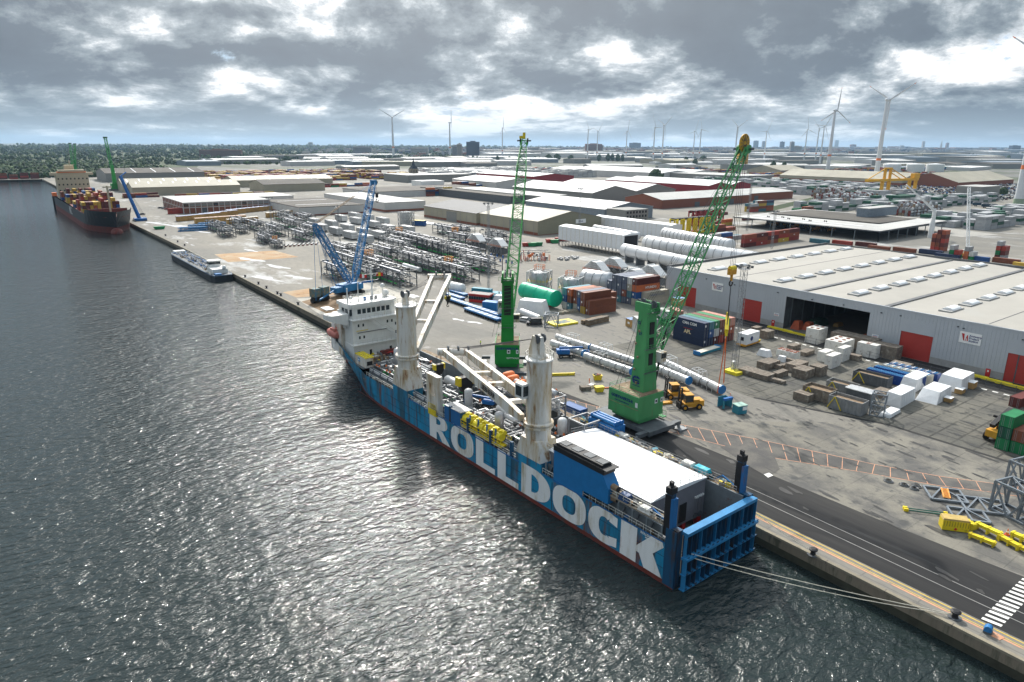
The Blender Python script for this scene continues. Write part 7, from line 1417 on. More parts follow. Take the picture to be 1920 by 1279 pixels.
for i, (px, py, w, d_, h, rz, m_, top_, nm, lb, cat) in enumerate(((902, 566, 9, 4.5, 3.2, -60, 'red', 'red_roof', 'site_cabin', 'glazed red site cabin with a flat roof behind the blue trailers', 'cabin'), (921, 581, 6, 3.6, 3.4, -60, 'blue_box', None, 'container', 'bright blue container beside the red site cabin', 'container'), (926, 566, 7, 2.5, 2.8, -60, 'teal', None, 'container', 'dark teal container right behind the red site cabin', 'container'), (904, 552, 9, 2.5, 2.7, -60, 'teal', None, 'container', 'long teal container behind the red cabin and light mast', 'container'), (937, 554, 8, 5, 1.2, -60, 'teal', None, 'flat_stack', 'low flat teal and white stack left of the bright green tower', 'stack'), (984, 587, 4, 3, 2.8, -50, 'pink_box', 'blue_lid', 'case', 'pale case with blue lid right of the bright green tower', 'case'), (786, 423, 11, 4, 4, -60, 'box_blue', 'yellow', 'machine_case', 'blue and yellow machine case at the dark roofed shed corner', 'machine'))):
    if m_ == 'pink_box': mat('pink_box', (.4, .25, .2)); 
    t = thing(nm, lb, cat, g(px, py), R(rz)); b = MB(); b.bx(-w/2, w/2, -d_/2, d_/2, .1, h, m_); obj('body', b, t)
    if nm == 'site_cabin': b = MB(); b.bx(-w/2-.3, w/2+.3, -d_/2-.3, d_/2+.3, h, h+.4, 'door_red'); b.bx(-w/2, w/2, -d_/2, d_/2, h+.4, h+.45, 'plinth'); obj('roof', b, t); b = MB(); b.bx(-w/2-.03, w/2+.03, -d_/2-.03, d_/2+.03, 1.3, 2.6, 'glass_dark'); [b.bx(-w/2+k*1.1-.08, -w/2+k*1.1+.08, -d_/2-.06, d_/2+.06, 1.2, 2.7, 'steel_dark') for k in range(9)]; obj('window', b, t)
    elif top_: b = MB(); b.bx(-w/2-.05, w/2+.05, -d_/2-.05, d_/2+.05, h, h+.15, 'yellow' if top_ == 'yellow' else 'tarp_blue'); obj('lid', b, t)
t = thing('cab_tower', 'cream crane cab on a small tower left of the bright green crane', 'cab', g(943, 594), R(-55)); b = MB(); b.bx(-2.4, 2.4, -1.6, 1.6, .1, 1.0, 'crane_cream'); b.bx(-1.6, 1.2, -1.3, 1.3, 1.0, 6.4, 'crane_cream'); obj('body', b, t); b = MB(); b.bx(-1.2, .8, -1.36, -1.3, 3.2, 5.6, 'glass_dark'); b.bx(-1.66, -1.6, -1, 1, 3.2, 5.6, 'glass_dark'); obj('window', b, t)
for px, py, l, w, h, rz, lb, tp in ((941, 568, 8, 4, 3.2, -60, 'white sheeted load left of the bright green tower', .35), (999, 588, 12, 6.5, 5.4, -60, 'big white sheeted machine right of the bright green tower', .25)): blk(px, py, l, w, h, rz, lb, 0, 'tarp_white', tp)
t = truss_tower(1034, 612, 4.6, 4.6, 4.6, -45, 'open grey steel cube standing beside the yellow floor plate', nz=1, nx=1, ny=1, bw=.26)
mb = MB(); mb.bx(-5, 5, -3, 3, .05, .7, 'yellow_bright'); mb.bx(-3, 3, -2, 2, .7, .74, 'ballast'); tag(obj('floor_plate', mb, None, False, g(1054, 607), R(-5)), 'flat bright yellow plate lying behind the grey steel cube', 'plate')
t = thing('timber_stack', 'double stack of long dark beams in front of the brown containers', 'beams', g(1116, 605), R(4)); 
for k in range(2):
    b = MB(); [b.bx(-5.5, 5.5, -1.8+k*2.2, -.2+k*2.2, .1+i*.5, .5+i*.5, 'wood_grey' if i % 2 else 'deck_rust') for i in range(4-k)]; obj('beam_layer', b, t)
for i in range(5): mb = MB(); mb.wrap(2.6, 3.6, .9, 'rusty_p' if 'rusty_p' in MATS else mat('rusty_p', (.24, .22, .17), .8, stain=(RUST, .4, .6)) and 'rusty_p', .1, 4, i, .2); tag(obj('corrugated_sheet', mb, None, True, g(1052+i*9, 588-i*1.2), R(-40)), 'weathered curved roof sheet in the row left of the brown stack', 'roof sheet', 'weathered curved sheets')
def car(loc, rz, col, label, s=1.1, van=False, group=None):
    t = thing('parked_van' if van else 'parked_car', label, 'van' if van else 'car', loc, rz, group); t.scale = (s,)*3; b = MB(); h = 1.95 if van else .95; b.xz([(-2.2, .3), (2.2, .3), (2.25, .75), (1.9, .95), (-2.25, .95)], -.88, .88, col); obj('body', b, t); b = MB(); b.xz([(-2.2, .95), (1.4, .95), (.9, h if van else 1.42), (-2.15 if van else -1.3, h if van else 1.42)], -.8, .8, 'glass_dark'); b.bx(-2.1 if van else -1.2, .9, -.78, .78, (h if van else 1.42), (h if van else 1.42)+.05, col); obj('cabin', b, t); wheels(t, [(1.35, -.82), (1.35, .82), (-1.35, -.82), (-1.35, .82)], .33, .2); return t
mat('car_black', (.02, .02, .025), .3, spec=.6); mat('car_silver', (.5, .52, .54), .3, metal=.4)
car(g(1001, 609), R(150), 'car_black', 'black van parked behind the bright green crane beside the white pipe', 1.25, True); car(g(983, 603), R(115), 'car_silver', 'silver car half hidden by the bright green tower')
for i, (px, py, c) in enumerate(((301, 391, 'car_black'), (307, 392, 'car_silver'), (313, 393, 'red'), (268, 413, 'car_black'), (267, 403, 'car_black'))): car(g(px, py), R(20), c, ['black car at the far end of the row by the white framed shed', 'silver car in the row by the white framed shed', 'red car in the row by the white framed shed', 'dark car standing alone beside the blue tower crane', 'dark car farther off behind the blue tower crane'][i])
for i in range(14):
    mb = MB(); mb.bx(-.3, .3, -.3, .3, .1, 1.9, 'blue_machine'); mb.bx(-1.4, 1.4, -.25, .25, 0, .2, 'deck_rust'); tag(obj('support_stand', mb, None, False, g(888+(i % 7)*11+(i//7)*6, 475+(i % 7)*2.0+(i//7)*8)), 'small blue support stand on a rusty foot right of the long racks', 'stand', 'blue support stands')
for i, (px, py, c) in enumerate(((997, 462, 'green'), (1009, 461, 'green'), (987, 462, 'red'), (1031, 455, 'red'), (1040, 456, 'green'), (1048, 452, 'red'), (1058, 452, 'red'))):
    mb = MB(); mb.xz([(-2.2, .1), (2.2, .1), (2.8, 2.4), (-2.8, 2.4)], -1.3, 1.3, 'box_'+c); tag(obj('waste_skip', mb, None, False, g(px, py), R(-20)), f'{c} waste skip, {RN[i]} from the left in the line behind the green jib', 'skip', 'red and green skips')
t = thing('gear_rack', 'frame with orange and red gear behind the bright green jib foot', 'frame', g(1000, 488), R(-30)); b = MB(); rr = random.Random(4)
for k in range(50): x, y = rr.uniform(-9, 9), rr.uniform(-4, 4); b.bar((x, y, 0), (x, y, rr.uniform(1, 6)), .25, rr.choice(('steel', 'orange', 'red', 'silver', 'pipe_white')))
for k in range(16): b.box((rr.uniform(-9, 9), rr.uniform(-4, 4), rr.uniform(1, 4)), (1.2, 1.2, 1.6), rr.choice(('steel', 'orange', 'silver', 'pipe_white')))
b.bar((-9, -4, 5), (9, -4, 5), .3, 'steel'); b.bar((-9, 4, 5), (9, 4, 5), .3, 'steel'); obj('frame', b, t)
mb = MB(); [mb.box((k*1.6-6, random.uniform(-3, 3), .6), (1.5, 1, 1.2), 'silver') for k in range(9)]; [mb.box((k*1.6-6, random.uniform(-6, 0), .5), (1.2, 1, 1), 'steel') for k in range(9)]; tag(obj('fitting_pile', mb, None, False, g(1060, 485), R(0)), 'scattered grey steel fittings left of the front white tent', 'fittings')
for i in range(2): mb = MB(); mb.bx(-14, 14, -1.5, 1.5, .1, .7, 'tarp_white'); tag(obj('panel_stack', mb, None, False, g(800+i*14, 418+i*4), R(92)), ['left flat stack of white panels before the dark roofed shed', 'right flat stack of white panels before the dark roofed shed'][i], 'panels')
# straddle carriers
def straddle(px, py, col, label):
    t = thing('straddle_carrier', label, 'straddle carrier', g(px, py), 0, 'parked straddle carriers'); b = MB()
    for x in (-2.4, 2.4):
        for y in (-3.5, 3.5): b.bar((x, y, 1), (x, y, 12), .8, col)
        b.bar((x, -4.6, 1.6), (x, 4.6, 1.6), .9, col); b.bar((x, -4, 12), (x, 4, 12), .7, col)
        for k in range(4): b.tube((x-.3, -3.9+k*2.6, .8), (x+.3, -3.9+k*2.6, .8), .8, 'rubber', 10)
    obj('frame', b, t); b = MB(); b.bx(-2.8, 2.8, -2.5, 2.5, 12, 12.8, 'black_steel'); b.bx(-1, 1, 3, 5, 10.5, 12.4, 'glass_dark'); obj('top_deck', b, t)
for i in range(6): straddle(1266+i*12, 443-i*1.2, 'yellow', f'yellow straddle carrier, {RN[i]} from the left in the parked row')
for i in range(6): straddle(1300+i*9, 425-i*1.0, 'red_dk' if 'red_dk' in MATS else mat('red_dk', (.30, .015, .025), .5) and 'red_dk', f'dark red straddle carrier, {RN[i]} from the left in the parked row')
# ---------------------------------------------------------------- sheds of the port
ground_mat('roof_pale', (.54, .535, .51), (.44, .435, .42), .03, (.33, .32, .30), .12, .3, (7, 60, .22, (.36, .36, .35)), rough=.6); ground_mat('roof_bright', (.74, .74, .73), (.66, .66, .65), .02, (.52, .51, .49), .09, .3, (60, 9, .25, (.55, .55, .55)), rough=.55)
ground_mat('roof_dark', (.036, .047, .062), (.028, .038, .05), .05, (.06, .07, .08), .1, .2, (60, 5, .2, (.05, .06, .075)), rough=.6); ground_mat('roof_felt', (.125, .115, .10), (.09, .083, .075), .04, (.18, .165, .145), .08, .3, (10, 60, .25, (.12, .11, .10)), rough=.8)
mat('wall_beige', (.36, .33, .25), .7, var=.08, scale=.1); mat('wall_white', (.54, .53, .51), .7, var=.07, scale=.1); mat('wall_grey', (.23, .23, .215), .7, var=.08); mat('wall_khaki', (.27, .255, .18), .7, var=.07); mat('wall_red', (.27, .02, .025), .6); ground_mat('roof_tan', (.42, .39, .31), (.35, .325, .26), .04, (.34, .31, .25), .1, .3, (9, 60, .25, (.36, .33, .27)), rough=.6); mat('wall_bluegrey', (.20, .24, .28), .6)
def shed(label, near, Lx, Ly, h, rh, ridge, wall, roof, spans=1, base=None, doors=(), strips=0, ribs=0, cat='shed', name='shed', group=None, rz=0, loc=None, extra=None):
    """near: the corner nearest the quay and the camera; ridge 'x', 'y' or 'flat'"""
    t = thing(name, label, cat, loc or g(*near), rz, group); b = MB(); b.bx(0, Lx, 0, Ly, 0, h, wall, False)
    if base: b.bx(-.06, Lx+.06, -.06, Ly+.06, 0, base[1], base[0], False)
    for k in range(ribs): y = Ly*(k+.5)/ribs; b.bx(-.08, 0, y-.12, y+.12, 0, h, 'steel'); 
    rf = MB(); o_ = .6
    if ridge == 'flat': rf.bx(-.1, Lx+.1, -.1, Ly+.1, h, h+.5, roof)
    else:
        for s_ in range(spans):
            if ridge == 'y':
                a, c = Lx*s_/spans, Lx*(s_+1)/spans; b.xz([(a, h-.01), (c, h-.01), ((a+c)/2, h+rh)], .02, Ly-.02, wall)
                for q in ((a-o_*(s_ == 0), h-.1, (a+c)/2, h+rh+.12), ((a+c)/2, h+rh+.12, c+o_*(s_ == spans-1), h-.1)): rf.xz([(q[0], q[1]), (q[2], q[3]), (q[2], q[3]+.18), (q[0], q[1]+.18)], -o_, Ly+o_, roof)
            else:
                a, c = Ly*s_/spans, Ly*(s_+1)/spans; b.yz([(a, h-.01), (c, h-.01), ((a+c)/2, h+rh)], .02, Lx-.02, wall)
                for q in ((a-o_*(s_ == 0), h-.1, (a+c)/2, h+rh+.12), ((a+c)/2, h+rh+.12, c+o_*(s_ == spans-1), h-.1)): rf.yz([(q[0], q[1]), (q[2], q[3]), (q[2], q[3]+.18), (q[0], q[1]+.18)], -o_, Lx+o_, roof)
    obj('wall', b, t); obj('roof', rf, t); ro_ = t.children[-1] if t.children[-1].name.startswith('roof') else [c for c in t.children if c.name.startswith('roof')][0]
    if strips:
        m = MB()
        for k in range(strips):
            f = (k+.5)/strips
            if ridge == 'flat': m.bx(Lx*.1, Lx*.9, Ly*f-.9, Ly*f+.9, h+.5, h+.58, 'skylight')
            elif ridge == 'y':
                m.add([(Lx*.08/spans, Ly*f-.7, h+rh*.16+.25), (Lx*.45/spans, Ly*f-.7, h+rh*.9+.3), (Lx*.45/spans, Ly*f+.7, h+rh*.9+.3), (Lx*.08/spans, Ly*f+.7, h+rh*.16+.25)], [(0, 1, 2, 3)], 'skylight')
            else: m.add([(Lx*f-.7, Ly*.05/spans, h+rh*.1+.25), (Lx*f+.7, Ly*.05/spans, h+rh*.1+.25), (Lx*f+.7, Ly*.45/spans, h+rh*.9+.3), (Lx*f-.7, Ly*.45/spans, h+rh*.9+.3)], [(0, 1, 2, 3)], 'skylight')
        obj('skylight', m, ro_)
    for (sd, p, w, hh_, mm) in doors:
        m = MB(); 
        if sd == 'q': m.bx(-.14, -.02, Ly*p, Ly*p+w, 0, hh_, mm)
        else: m.bx(Lx*p, Lx*p+w, -.14, -.02, 0, hh_, mm)
        obj('door', m, t)
    return t
S1 = shed('low flat white shed with dark felt roof behind the left pipe racks', (561, 406), 62, 100, 7.5, 0, 'flat', 'wall_white', 'roof_felt', base=('brick_red', 1.2), strips=2, ribs=8)
shed('pale flat shed with brick base behind the blue crane boom', (722, 398), 44, 150, 8.5, 0, 'flat', 'wall_white', 'roof_pale', base=('brick_red', 2.0), strips=2)
t = shed('long brick shed with white concrete frames behind the golden crates', (345, 401), 78, 92, 9.5, 0, 'flat', 'brick_red', 'roof_pale', name='framed_shed')
m = MB()
for k in range(16): m.bx(k*5.15-.3, k*5.15+.3, -.35, -.02, 0, 9.5, 'wall_white')
for z in (5.2, 9.3): m.bx(-.3, 78, -.3, -.03, z-.3, z+.3, 'wall_white')
for k in range(14): m.bx(-.35, -.02, k*6.9-.3, k*6.9+.3, 0, 9.5, 'wall_white')
m.bx(-.3, -.03, 0, 92, 4.9, 5.5, 'wall_white'); obj('frame', m, t)
for k in range(15): m = MB(); m.bx(k*5.15+.5, k*5.15+4.6, -.12, -.02, 6.2, 8.6, 'wall_grey' if k % 5 else 'glass_dark'); obj('window', m, t)
for k in (3, 9): m = MB(); m.bx(k*5.15+.5, k*5.15+4.6, -.14, -.02, 0, 4.8, 'steel_dark'); obj('door', m, t)
shed('beige shed with a dark slate roof and panelled front beside the white roofed one', (893, 423), 62, 84, 9.5, 4.5, 'y', 'wall_beige', 'roof_dark', base=('brick_red', 1.8), ribs=9, doors=[('q', .35, 16, 8, 'wall_grey')])
t = shed('big khaki gabled shed with pale roof and a white sign on its gable', (1008, 442), 62, 73, 10, 5.5, 'y', 'wall_beige', 'roof_tan', base=('brick_red', 2.0), ribs=8, doors=[('q', .22, 18, 8.5, 'wall_grey')])
m = MB(); m.bx(.02, 61.9, -.1, 0, .5, 10, 'wall_khaki'); m.xz([(0, 10), (62, 10), (31, 15.3)], -.1, .01, 'wall_khaki'); obj('gable', m, t); m = MB(); m.bx(36, 46, -.2, -.1, 6.5, 9.5, 'white_text'); obj('sign', m, t); text('Nova', 1.9, 'navy_text', m and t, (41, -.22, 8), (1, 0, 0), (0, 0, 1), .02)
shed('grey blue shed with a white roof behind the khaki gable', (1133, 415), 60, 110, 10, 4.5, 'y', 'wall_bluegrey', 'roof_bright')
t = shed('grey three storey office block with rows of dark windows by the straddle carriers', (1172, 421), 27, 22, 11, 0, 'flat', 'wall_grey', 'wall_grey', name='office_block', cat='office')
for k in range(3):
    for i in range(7): m = MB(); m.bx(1.4+i*3.6, 3.4+i*3.6, -.1, -.01, 1.6+k*3.4, 3.5+k*3.4, 'glass_dark'); obj('window', m, t)
shed('huge twin gabled hall with bright white roof and grey walls', (1110, 381), 140, 150, 11, 7, 'y', 'wall_grey', 'roof_bright', 2, doors=[('q', .5, 6, 4, 'wall_bluegrey')])
shed('long grey low shed with pale roof and fans before the twin hall', (1070, 383), 40, 170, 9, 0, 'flat', 'wall_grey', 'roof_pale', loc=g(1068, 381)+Vector((-44, 0, 0)), ribs=9)
shed('dark red walled hall with a wide white roof right of the twin hall', (1328, 364), 95, 200, 11, 4, 'y', 'wall_red', 'roof_bright', 2)
shed('brick shed with pale grey roof behind the straddle carriers', (1240, 392), 150, 52, 9, 5, 'x', 'brick_red', 'roof_pale', 1, strips=0, doors=[('r', .35, 8, 5, 'steel_dark'), ('r', .75, 8, 6, 'steel_dark')])
shed('low brick shed with pale roof farther right of the brick one', (1400, 378), 95, 60, 9, 3, 'x', 'brick_red', 'roof_pale', doors=[('r', .15, 8, 6, 'steel_dark')])
shed('beige shed of the left pair by the far quay, nearest the blue tower', (250, 368), 125, 42, 10, 6, 'x', 'wall_beige', 'roof_tan', 1, strips=9); shed('beige shed of the left pair behind the nearer one', (232, 361), 118, 50, 10, 6, 'x', 'wall_beige', 'roof_tan', 1, strips=8)
shed('wide khaki shed with weathered roof right of the left pair', (495, 361), 84, 62, 10, 5, 'x', 'wall_beige', 'roof_felt', 1); shed('tan roofed shed with white skylight bands behind the khaki shed', (440, 352), 150, 60, 10, 5, 'x', 'wall_beige', 'roof_tan', 1, strips=7, doors=[('q', .2, 12, 8, 'steel_dark'), ('q', .6, 12, 8, 'steel_dark')])
shed('grey shed with white skylights at the far left quay behind the container ship', (200, 342), 150, 120, 14, 6, 'x', 'wall_grey', 'roof_felt', 1, strips=5)
shed('long black flat roofed shed behind the slate roofed one', (957, 383), 60, 200, 8, 0, 'flat', 'steel_dark', 'roof_felt')
shed('flat dark roofed shed with bright patches behind the white flat shed', (700, 372), 170, 90, 7, 0, 'flat', 'wall_white', 'roof_felt'); shed('long pale canopy roof joined to the framed brick shed', (480, 386), 40, 60, 8.6, 0, 'flat', 'wall_white', 'roof_pale')
shed('white roofed hall right of the stacked mixed containers', (930, 355), 90, 120, 10, 5, 'y', 'wall_white', 'roof_bright'); shed('low wide brown grey flat hall beside the church tower', (765, 343), 130, 90, 12, 0, 'flat', 'wall_grey', 'roof_pale'); shed('white cabin block before the mixed containers', (790, 352), 40, 30, 9, 0, 'flat', 'white_paint', 'roof_bright')
shed('long bright roof with a dark red edge beyond the slate shed', (1000, 345), 90, 330, 12, 4, 'y', 'wall_red', 'roof_bright', 1); shed('wide white industrial hall far behind the red walled hall', (1240, 338), 170, 330, 13, 4, 'y', 'wall_white', 'roof_bright', 2); shed('long grey hall with a white roof behind the dark trees', (1390, 345), 90, 260, 13, 0, 'flat', 'wall_grey', 'roof_pale')
shed('arched cream storage hall left of the nearest wind turbine', (1463, 328), 110, 90, 10, 10, 'x', 'wall_beige', 'roof_tan', 1); shed('large cream gabled hall right behind the nearest wind turbine', (1690, 349), 85, 230, 10, 11, 'y', 'wall_beige', 'roof_tan', 1, base=('brick_red', 5)); shed('long cream roofed hall at the right picture edge', (1795, 352), 240, 90, 8, 14, 'x', 'brick_red', 'roof_tan', 1)
shed('low white flat hall beneath the yellow gantry crane', (1545, 341), 90, 60, 7, 0, 'flat', 'wall_grey', 'roof_bright'); shed('small grey office block with trees among the parked cars', (1838, 372), 60, 30, 14, 0, 'flat', 'wall_grey', 'roof_pale', strips=0)
# open canopy hall
t = thing('open_shed', 'wide open sided shed with pale flat roof sheltering machines', 'shed', Vector((480, 226, 0))); m = MB(); m.add([(0, 0, 7.5), (105, 0, 8.5), (105, 118, 8.5), (0, 118, 7.5)], [(0, 1, 2, 3)], 'roof_pale'); m.bx(-.3, 105, -.3, 118, 6.7, 7.45, 'steel_dark'); m.bx(40, 100, 20, 112, 8.5, 8.7, 'roof_felt'); m.bx(4, 9, 30, 114, 7.62, 7.7, 'roof_bright'); m.bx(16, 20, 20, 112, 7.75, 7.82, 'roof_bright'); obj('roof', m, t)
for k in range(8):
    m = MB(); m.bx(0, .5, k*16.6, k*16.6+.5, 0, 6.7, 'ship_grey'); obj('post', m, t); m = MB(); m.bx(k*14, k*14+.5, 0, .5, 0, 6.7, 'ship_grey'); obj('post', m, t)
m = MB(); m.bx(60, 60.5, 1, 117, 0, 6.7, 'black_steel'); m.bx(40, 104, 112, 113, 0, 6.7, 'black_steel'); obj('wall', m, t)
shed('blue grey office box standing on the open shed roof', (1, 1), 46, 10, 6.5, 0, 'flat', 'wall_bluegrey', 'roof_pale', name='office_block', cat='office', loc=Vector((556, 272, 8.6)))
for k in range(9): forklift(Vector((500+(k % 2)*6, 322-k*9, 0)), 2.8, f'orange forklift, {ORD[k]} from the left under the open shed roof', 1.9) if k < 6 else 0
# church tower
t = thing('church_tower', 'old stone church tower with pointed slate spire among the containers', 'church tower', g(776, 338)); zt_ = zat(t.location.x, t.location.y, 296); m = MB(); m.bx(-6, 6, -6, 6, 0, zt_*.52, 'stone' if 'stone' in MATS else mat('stone', (.21, .18, .13), .8) and 'stone'); obj('tower', m, t); m = MB(); m.add([(-6.3, -6.3, zt_*.52), (6.3, -6.3, zt_*.52), (6.3, 6.3, zt_*.52), (-6.3, 6.3, zt_*.52), (-2, -2, zt_*.68), (2, -2, zt_*.68), (2, 2, zt_*.68), (-2, 2, zt_*.68), (0, 0, zt_)], [(0, 1, 5, 4), (1, 2, 6, 5), (2, 3, 7, 6), (3, 0, 4, 7), (4, 5, 8), (5, 6, 8), (6, 7, 8), (7, 4, 8)], 'roof_dark'); obj('spire', m, t)
m = MB(); [m.bx(x-.7, x+.7, -6.1, -6, zt_*.36, zt_*.46, 'black_steel') for x in (-2.5, 2.5)]; [m.bx(-6.1, -6, x-.7, x+.7, zt_*.36, zt_*.46, 'black_steel') for x in (-2.5, 2.5)]; obj('belfry_opening', m, t)
# ---------------------------------------------------------------- container yards
PALS = {'mix': 'maroon rust red brown orange blue teal yellow white navy green grey'.split(), 'msc': 'yellow yellow maroon maroon brown red yellow blue rust'.split(), 'red': 'maroon maroon rust red brown'.split(), 'white': ['white', 'lightgrey', 'white'], 'grey': ['lightgrey', 'lightgrey', 'grey', 'lightgrey', 'darkgreen']}
MASS = MB()
def mbox(c, L, p, rz):
    m_ = 'box_'+c; MASS.box((p.x, p.y, p.z+1.28), (L, 2.4, 2.5), m_, rz)
def yard(a, nx, ny, hmax, pal, where, seed, L=12.19, rz=0, gapx=.6, gapy=.25, parts=False, jag=.35, loc=None):
    rr = random.Random(seed); p0 = loc or g(*a); P = PALS[pal]; ca, sa = math.cos(rz), math.sin(rz)
    for i in range(nx):
        for j in range(ny):
            n = max(1, hmax-(rr.random() < jag)-(rr.random() < jag*.5)); x, y = i*(L+gapx)+L/2, j*(2.44+gapy)+1.2; face = i == 0 or j == 0
            for k in range(n):
                if not face and k < n-1: continue
                c = rr.choice(P); p = Vector((p0.x+x*ca-y*sa, p0.y+x*sa+y*ca, .03+k*2.6)); mbox(c, L, p, rz) if seed in (20, 21, 22, 24, 25, 26, 27) or (seed == 23 and k < 2) else container(c, L, p, rz, f'{CN[c]} container {where}', f'{CN[c]} containers {where}', parts, False)
yard((1387, 464), 1, 8, 4, 'red', 'in the long maroon block above the warehouse roof', 1, rz=R(-90), loc=Vector((388, 277, 0))) if False else None
for i in range(5):
    for k in range(3):
        c = 'yellow' if (i == 3 and k == 0) else ['maroon', 'red', 'rust'][(i+k) % 3]; o = container(c, 12.19, Vector((386+i*13.4, 263+i*.6, .03+k*2.6)), R(2), f'{CN[c]} container, {TIER[3][k]} tier, {ORD[i]} in the long maroon block above the roof', 'long maroon block above the warehouse roof', True, True, 1.08)
        if (i+k) % 2: text('HC', 1.0, 'white_text', o, (0, -1.26, 1.3), (1, 0, 0), (0, 0, 1), .04)
yard((1352, 468), 1, 4, 2, 'mix', 'in the low group left of the long maroon block', 3); yard((1300, 440), 4, 2, 2, 'red', 'in the row behind the white columns', 4); yard((1330, 455), 3, 2, 2, 'mix', 'in the second row behind the white columns', 5)
yard((1356, 424), 1, 2, 2, 'mix', 'beside the dark red straddle carriers', 6); yard((1395, 414), 3, 1, 1, 'red', 'standing singly on the open yard before the brick shed', 7); yard((1408, 398), 3, 3, 4, 'mix', 'in the stack before the brick sheds', 8); yard((1487, 407), 3, 3, 3, 'mix', 'in the stack with a white truck behind the open shed', 9)
yard((1300, 408), 4, 1, 1, 'red', 'in the single line right of the straddle carriers', 10)
yard((1768, 472), 1, 3, 5, 'red', 'in the tall brown tower stack beside the mobile crane', 12, L=6.06); yard((1795, 487), 1, 2, 3, 'mix', 'at the roof edge beside the blue ones', 13, L=6.06); yard((1823, 490), 1, 2, 3, 'mix', 'in the blue and maroon pile above the warehouse roof', 14, L=6.06); yard((1882, 488), 1, 2, 4, 'mix', 'in the stack at the far right edge above the roof', 15, L=6.06)
for i in range(11): rr = random.Random(i); c = rr.choice(PALS['mix']); container(c, 12.19, Vector((441+(i % 3)*5, 246-i*13.2, .03)), R(92), f'{CN[c]} container, {ORD[i]} from the left in the line directly behind the warehouse', 'line of containers behind the warehouse', False, True, 1.05)
yard((232, 372), 3, 4, 2, 'msc', 'in the small groups before the left beige sheds', 20); yard((330, 373), 6, 3, 2, 'msc', 'in the low rows between the beige and the framed shed', 21); yard((395, 371), 6, 2, 2, 'msc', 'in the second low rows behind the framed shed', 22)
yard((800, 368), 4, 4, 4, 'mix', 'in the high mixed stacks left of the white roofed hall', 23, jag=.5); yard((590, 352), 7, 2, 2, 'mix', 'in the low rows between the khaki shed and the church', 24); yard((545, 338), 2, 4, 4, 'msc', 'in the yellow and maroon stack behind the khaki shed', 25)
yard((0, 0), 4, 1, 4, 'red', 'in the five stacks across the dock basin at the far left', 26, rz=0, gapx=3, loc=Vector((10, 1482, 0))); yard((0, 0), 4, 1, 4, 'mix', 'on the far dock side at the left edge', 27, gapx=3, loc=Vector((-60, 1482, 0)))
# block yards read as masses: boxes stacked in rows
def mass(name, label, rects, seed, pal, h0, h1, cell=(12.19, 2.44), kind='stuff', tier=2.6):
    rr = random.Random(seed); b = MASS; P = PALS[pal]
    for (x0, x1, y0, y1) in rects:
        x = x0
        while x < x1:
            y = y0; 
            while y < y1:
                n = rr.randint(h0, h1)
                for k in range(n): b.bx(x, x+cell[0], y, y+cell[1]*3, k*tier, (k+1)*tier-.12, 'box_'+rr.choice(P), False)
                y += cell[1]*3+.5+(6 if rr.random() < .12 else 0)
            x += cell[0]+(9 if rr.random() < .2 else .8)
mass('container_yard', 'wide maroon and yellow container yard behind the left beige sheds', [(300, 520, 1180, 1290), (330, 640, 1330, 1480), (560, 700, 1180, 1250)], 1, 'msc', 2, 4); mass('container_yard', 'white reefer container blocks left of the church tower', [(640, 820, 1090, 1170), (700, 960, 1200, 1300), (860, 1000, 1060, 1130)], 2, 'white', 4, 6); mass('container_yard', 'yellow and maroon container wall behind the white halls in the centre', [(1120, 1420, 1020, 1060)], 3, 'msc', 3, 4)
mass('container_yard', 'grey and green tank container yard beyond the open shed', [(680, 980, 330, 350), (640, 930, 366, 386), (880, 1000, 420, 560), (1000, 1100, 520, 800), (620, 700, 212, 262), (720, 860, 180, 250)], 4, 'grey', 2, 4); mass('container_yard', 'x', [(1450, 1750, 700, 740), (1900, 2300, 900, 940), (1200, 1500, 1150, 1180), (1700, 2100, 1200, 1240), (900, 1200, 1350, 1380), (2300, 2700, 600, 650), (540, 640, 860, 880)], 6, 'mix', 1, 4); mass('container_yard', 'distant mixed containers before the grey halls at centre right', [(1300, 1800, 880, 930), (1500, 2000, 980, 1010), (1150, 1300, 900, 930)], 5, 'mix', 1, 3)
# tank containers: silver cylinders in frames
rr = random.Random(5); b = MB()
for (x0, x1, y0, y1) in ((760, 850, 400, 440), (690, 760, 300, 325), (860, 950, 470, 500)):
    x = x0
    while x < x1:
        y = y0
        while y < y1:
            for k in range(rr.randint(2, 4)): b.tube((x, y, 1.3+k*2.7), (x+6, y, 1.3+k*2.7), 1.15, rr.choice(('pipe_white', 'silver', 'steel')), 8); b.bx(x-.1, x+.1, y-1.2, y+1.2, k*2.7, k*2.7+2.6, rr.choice(('steel', 'boot_red', 'deck_rust')))
            y += 2.8
        x += 7
o = obj('tank_yard', b); tag(o, 'stacked cylindrical tank containers beneath the yellow gantry crane', 'tank yard'); o['kind'] = 'stuff'
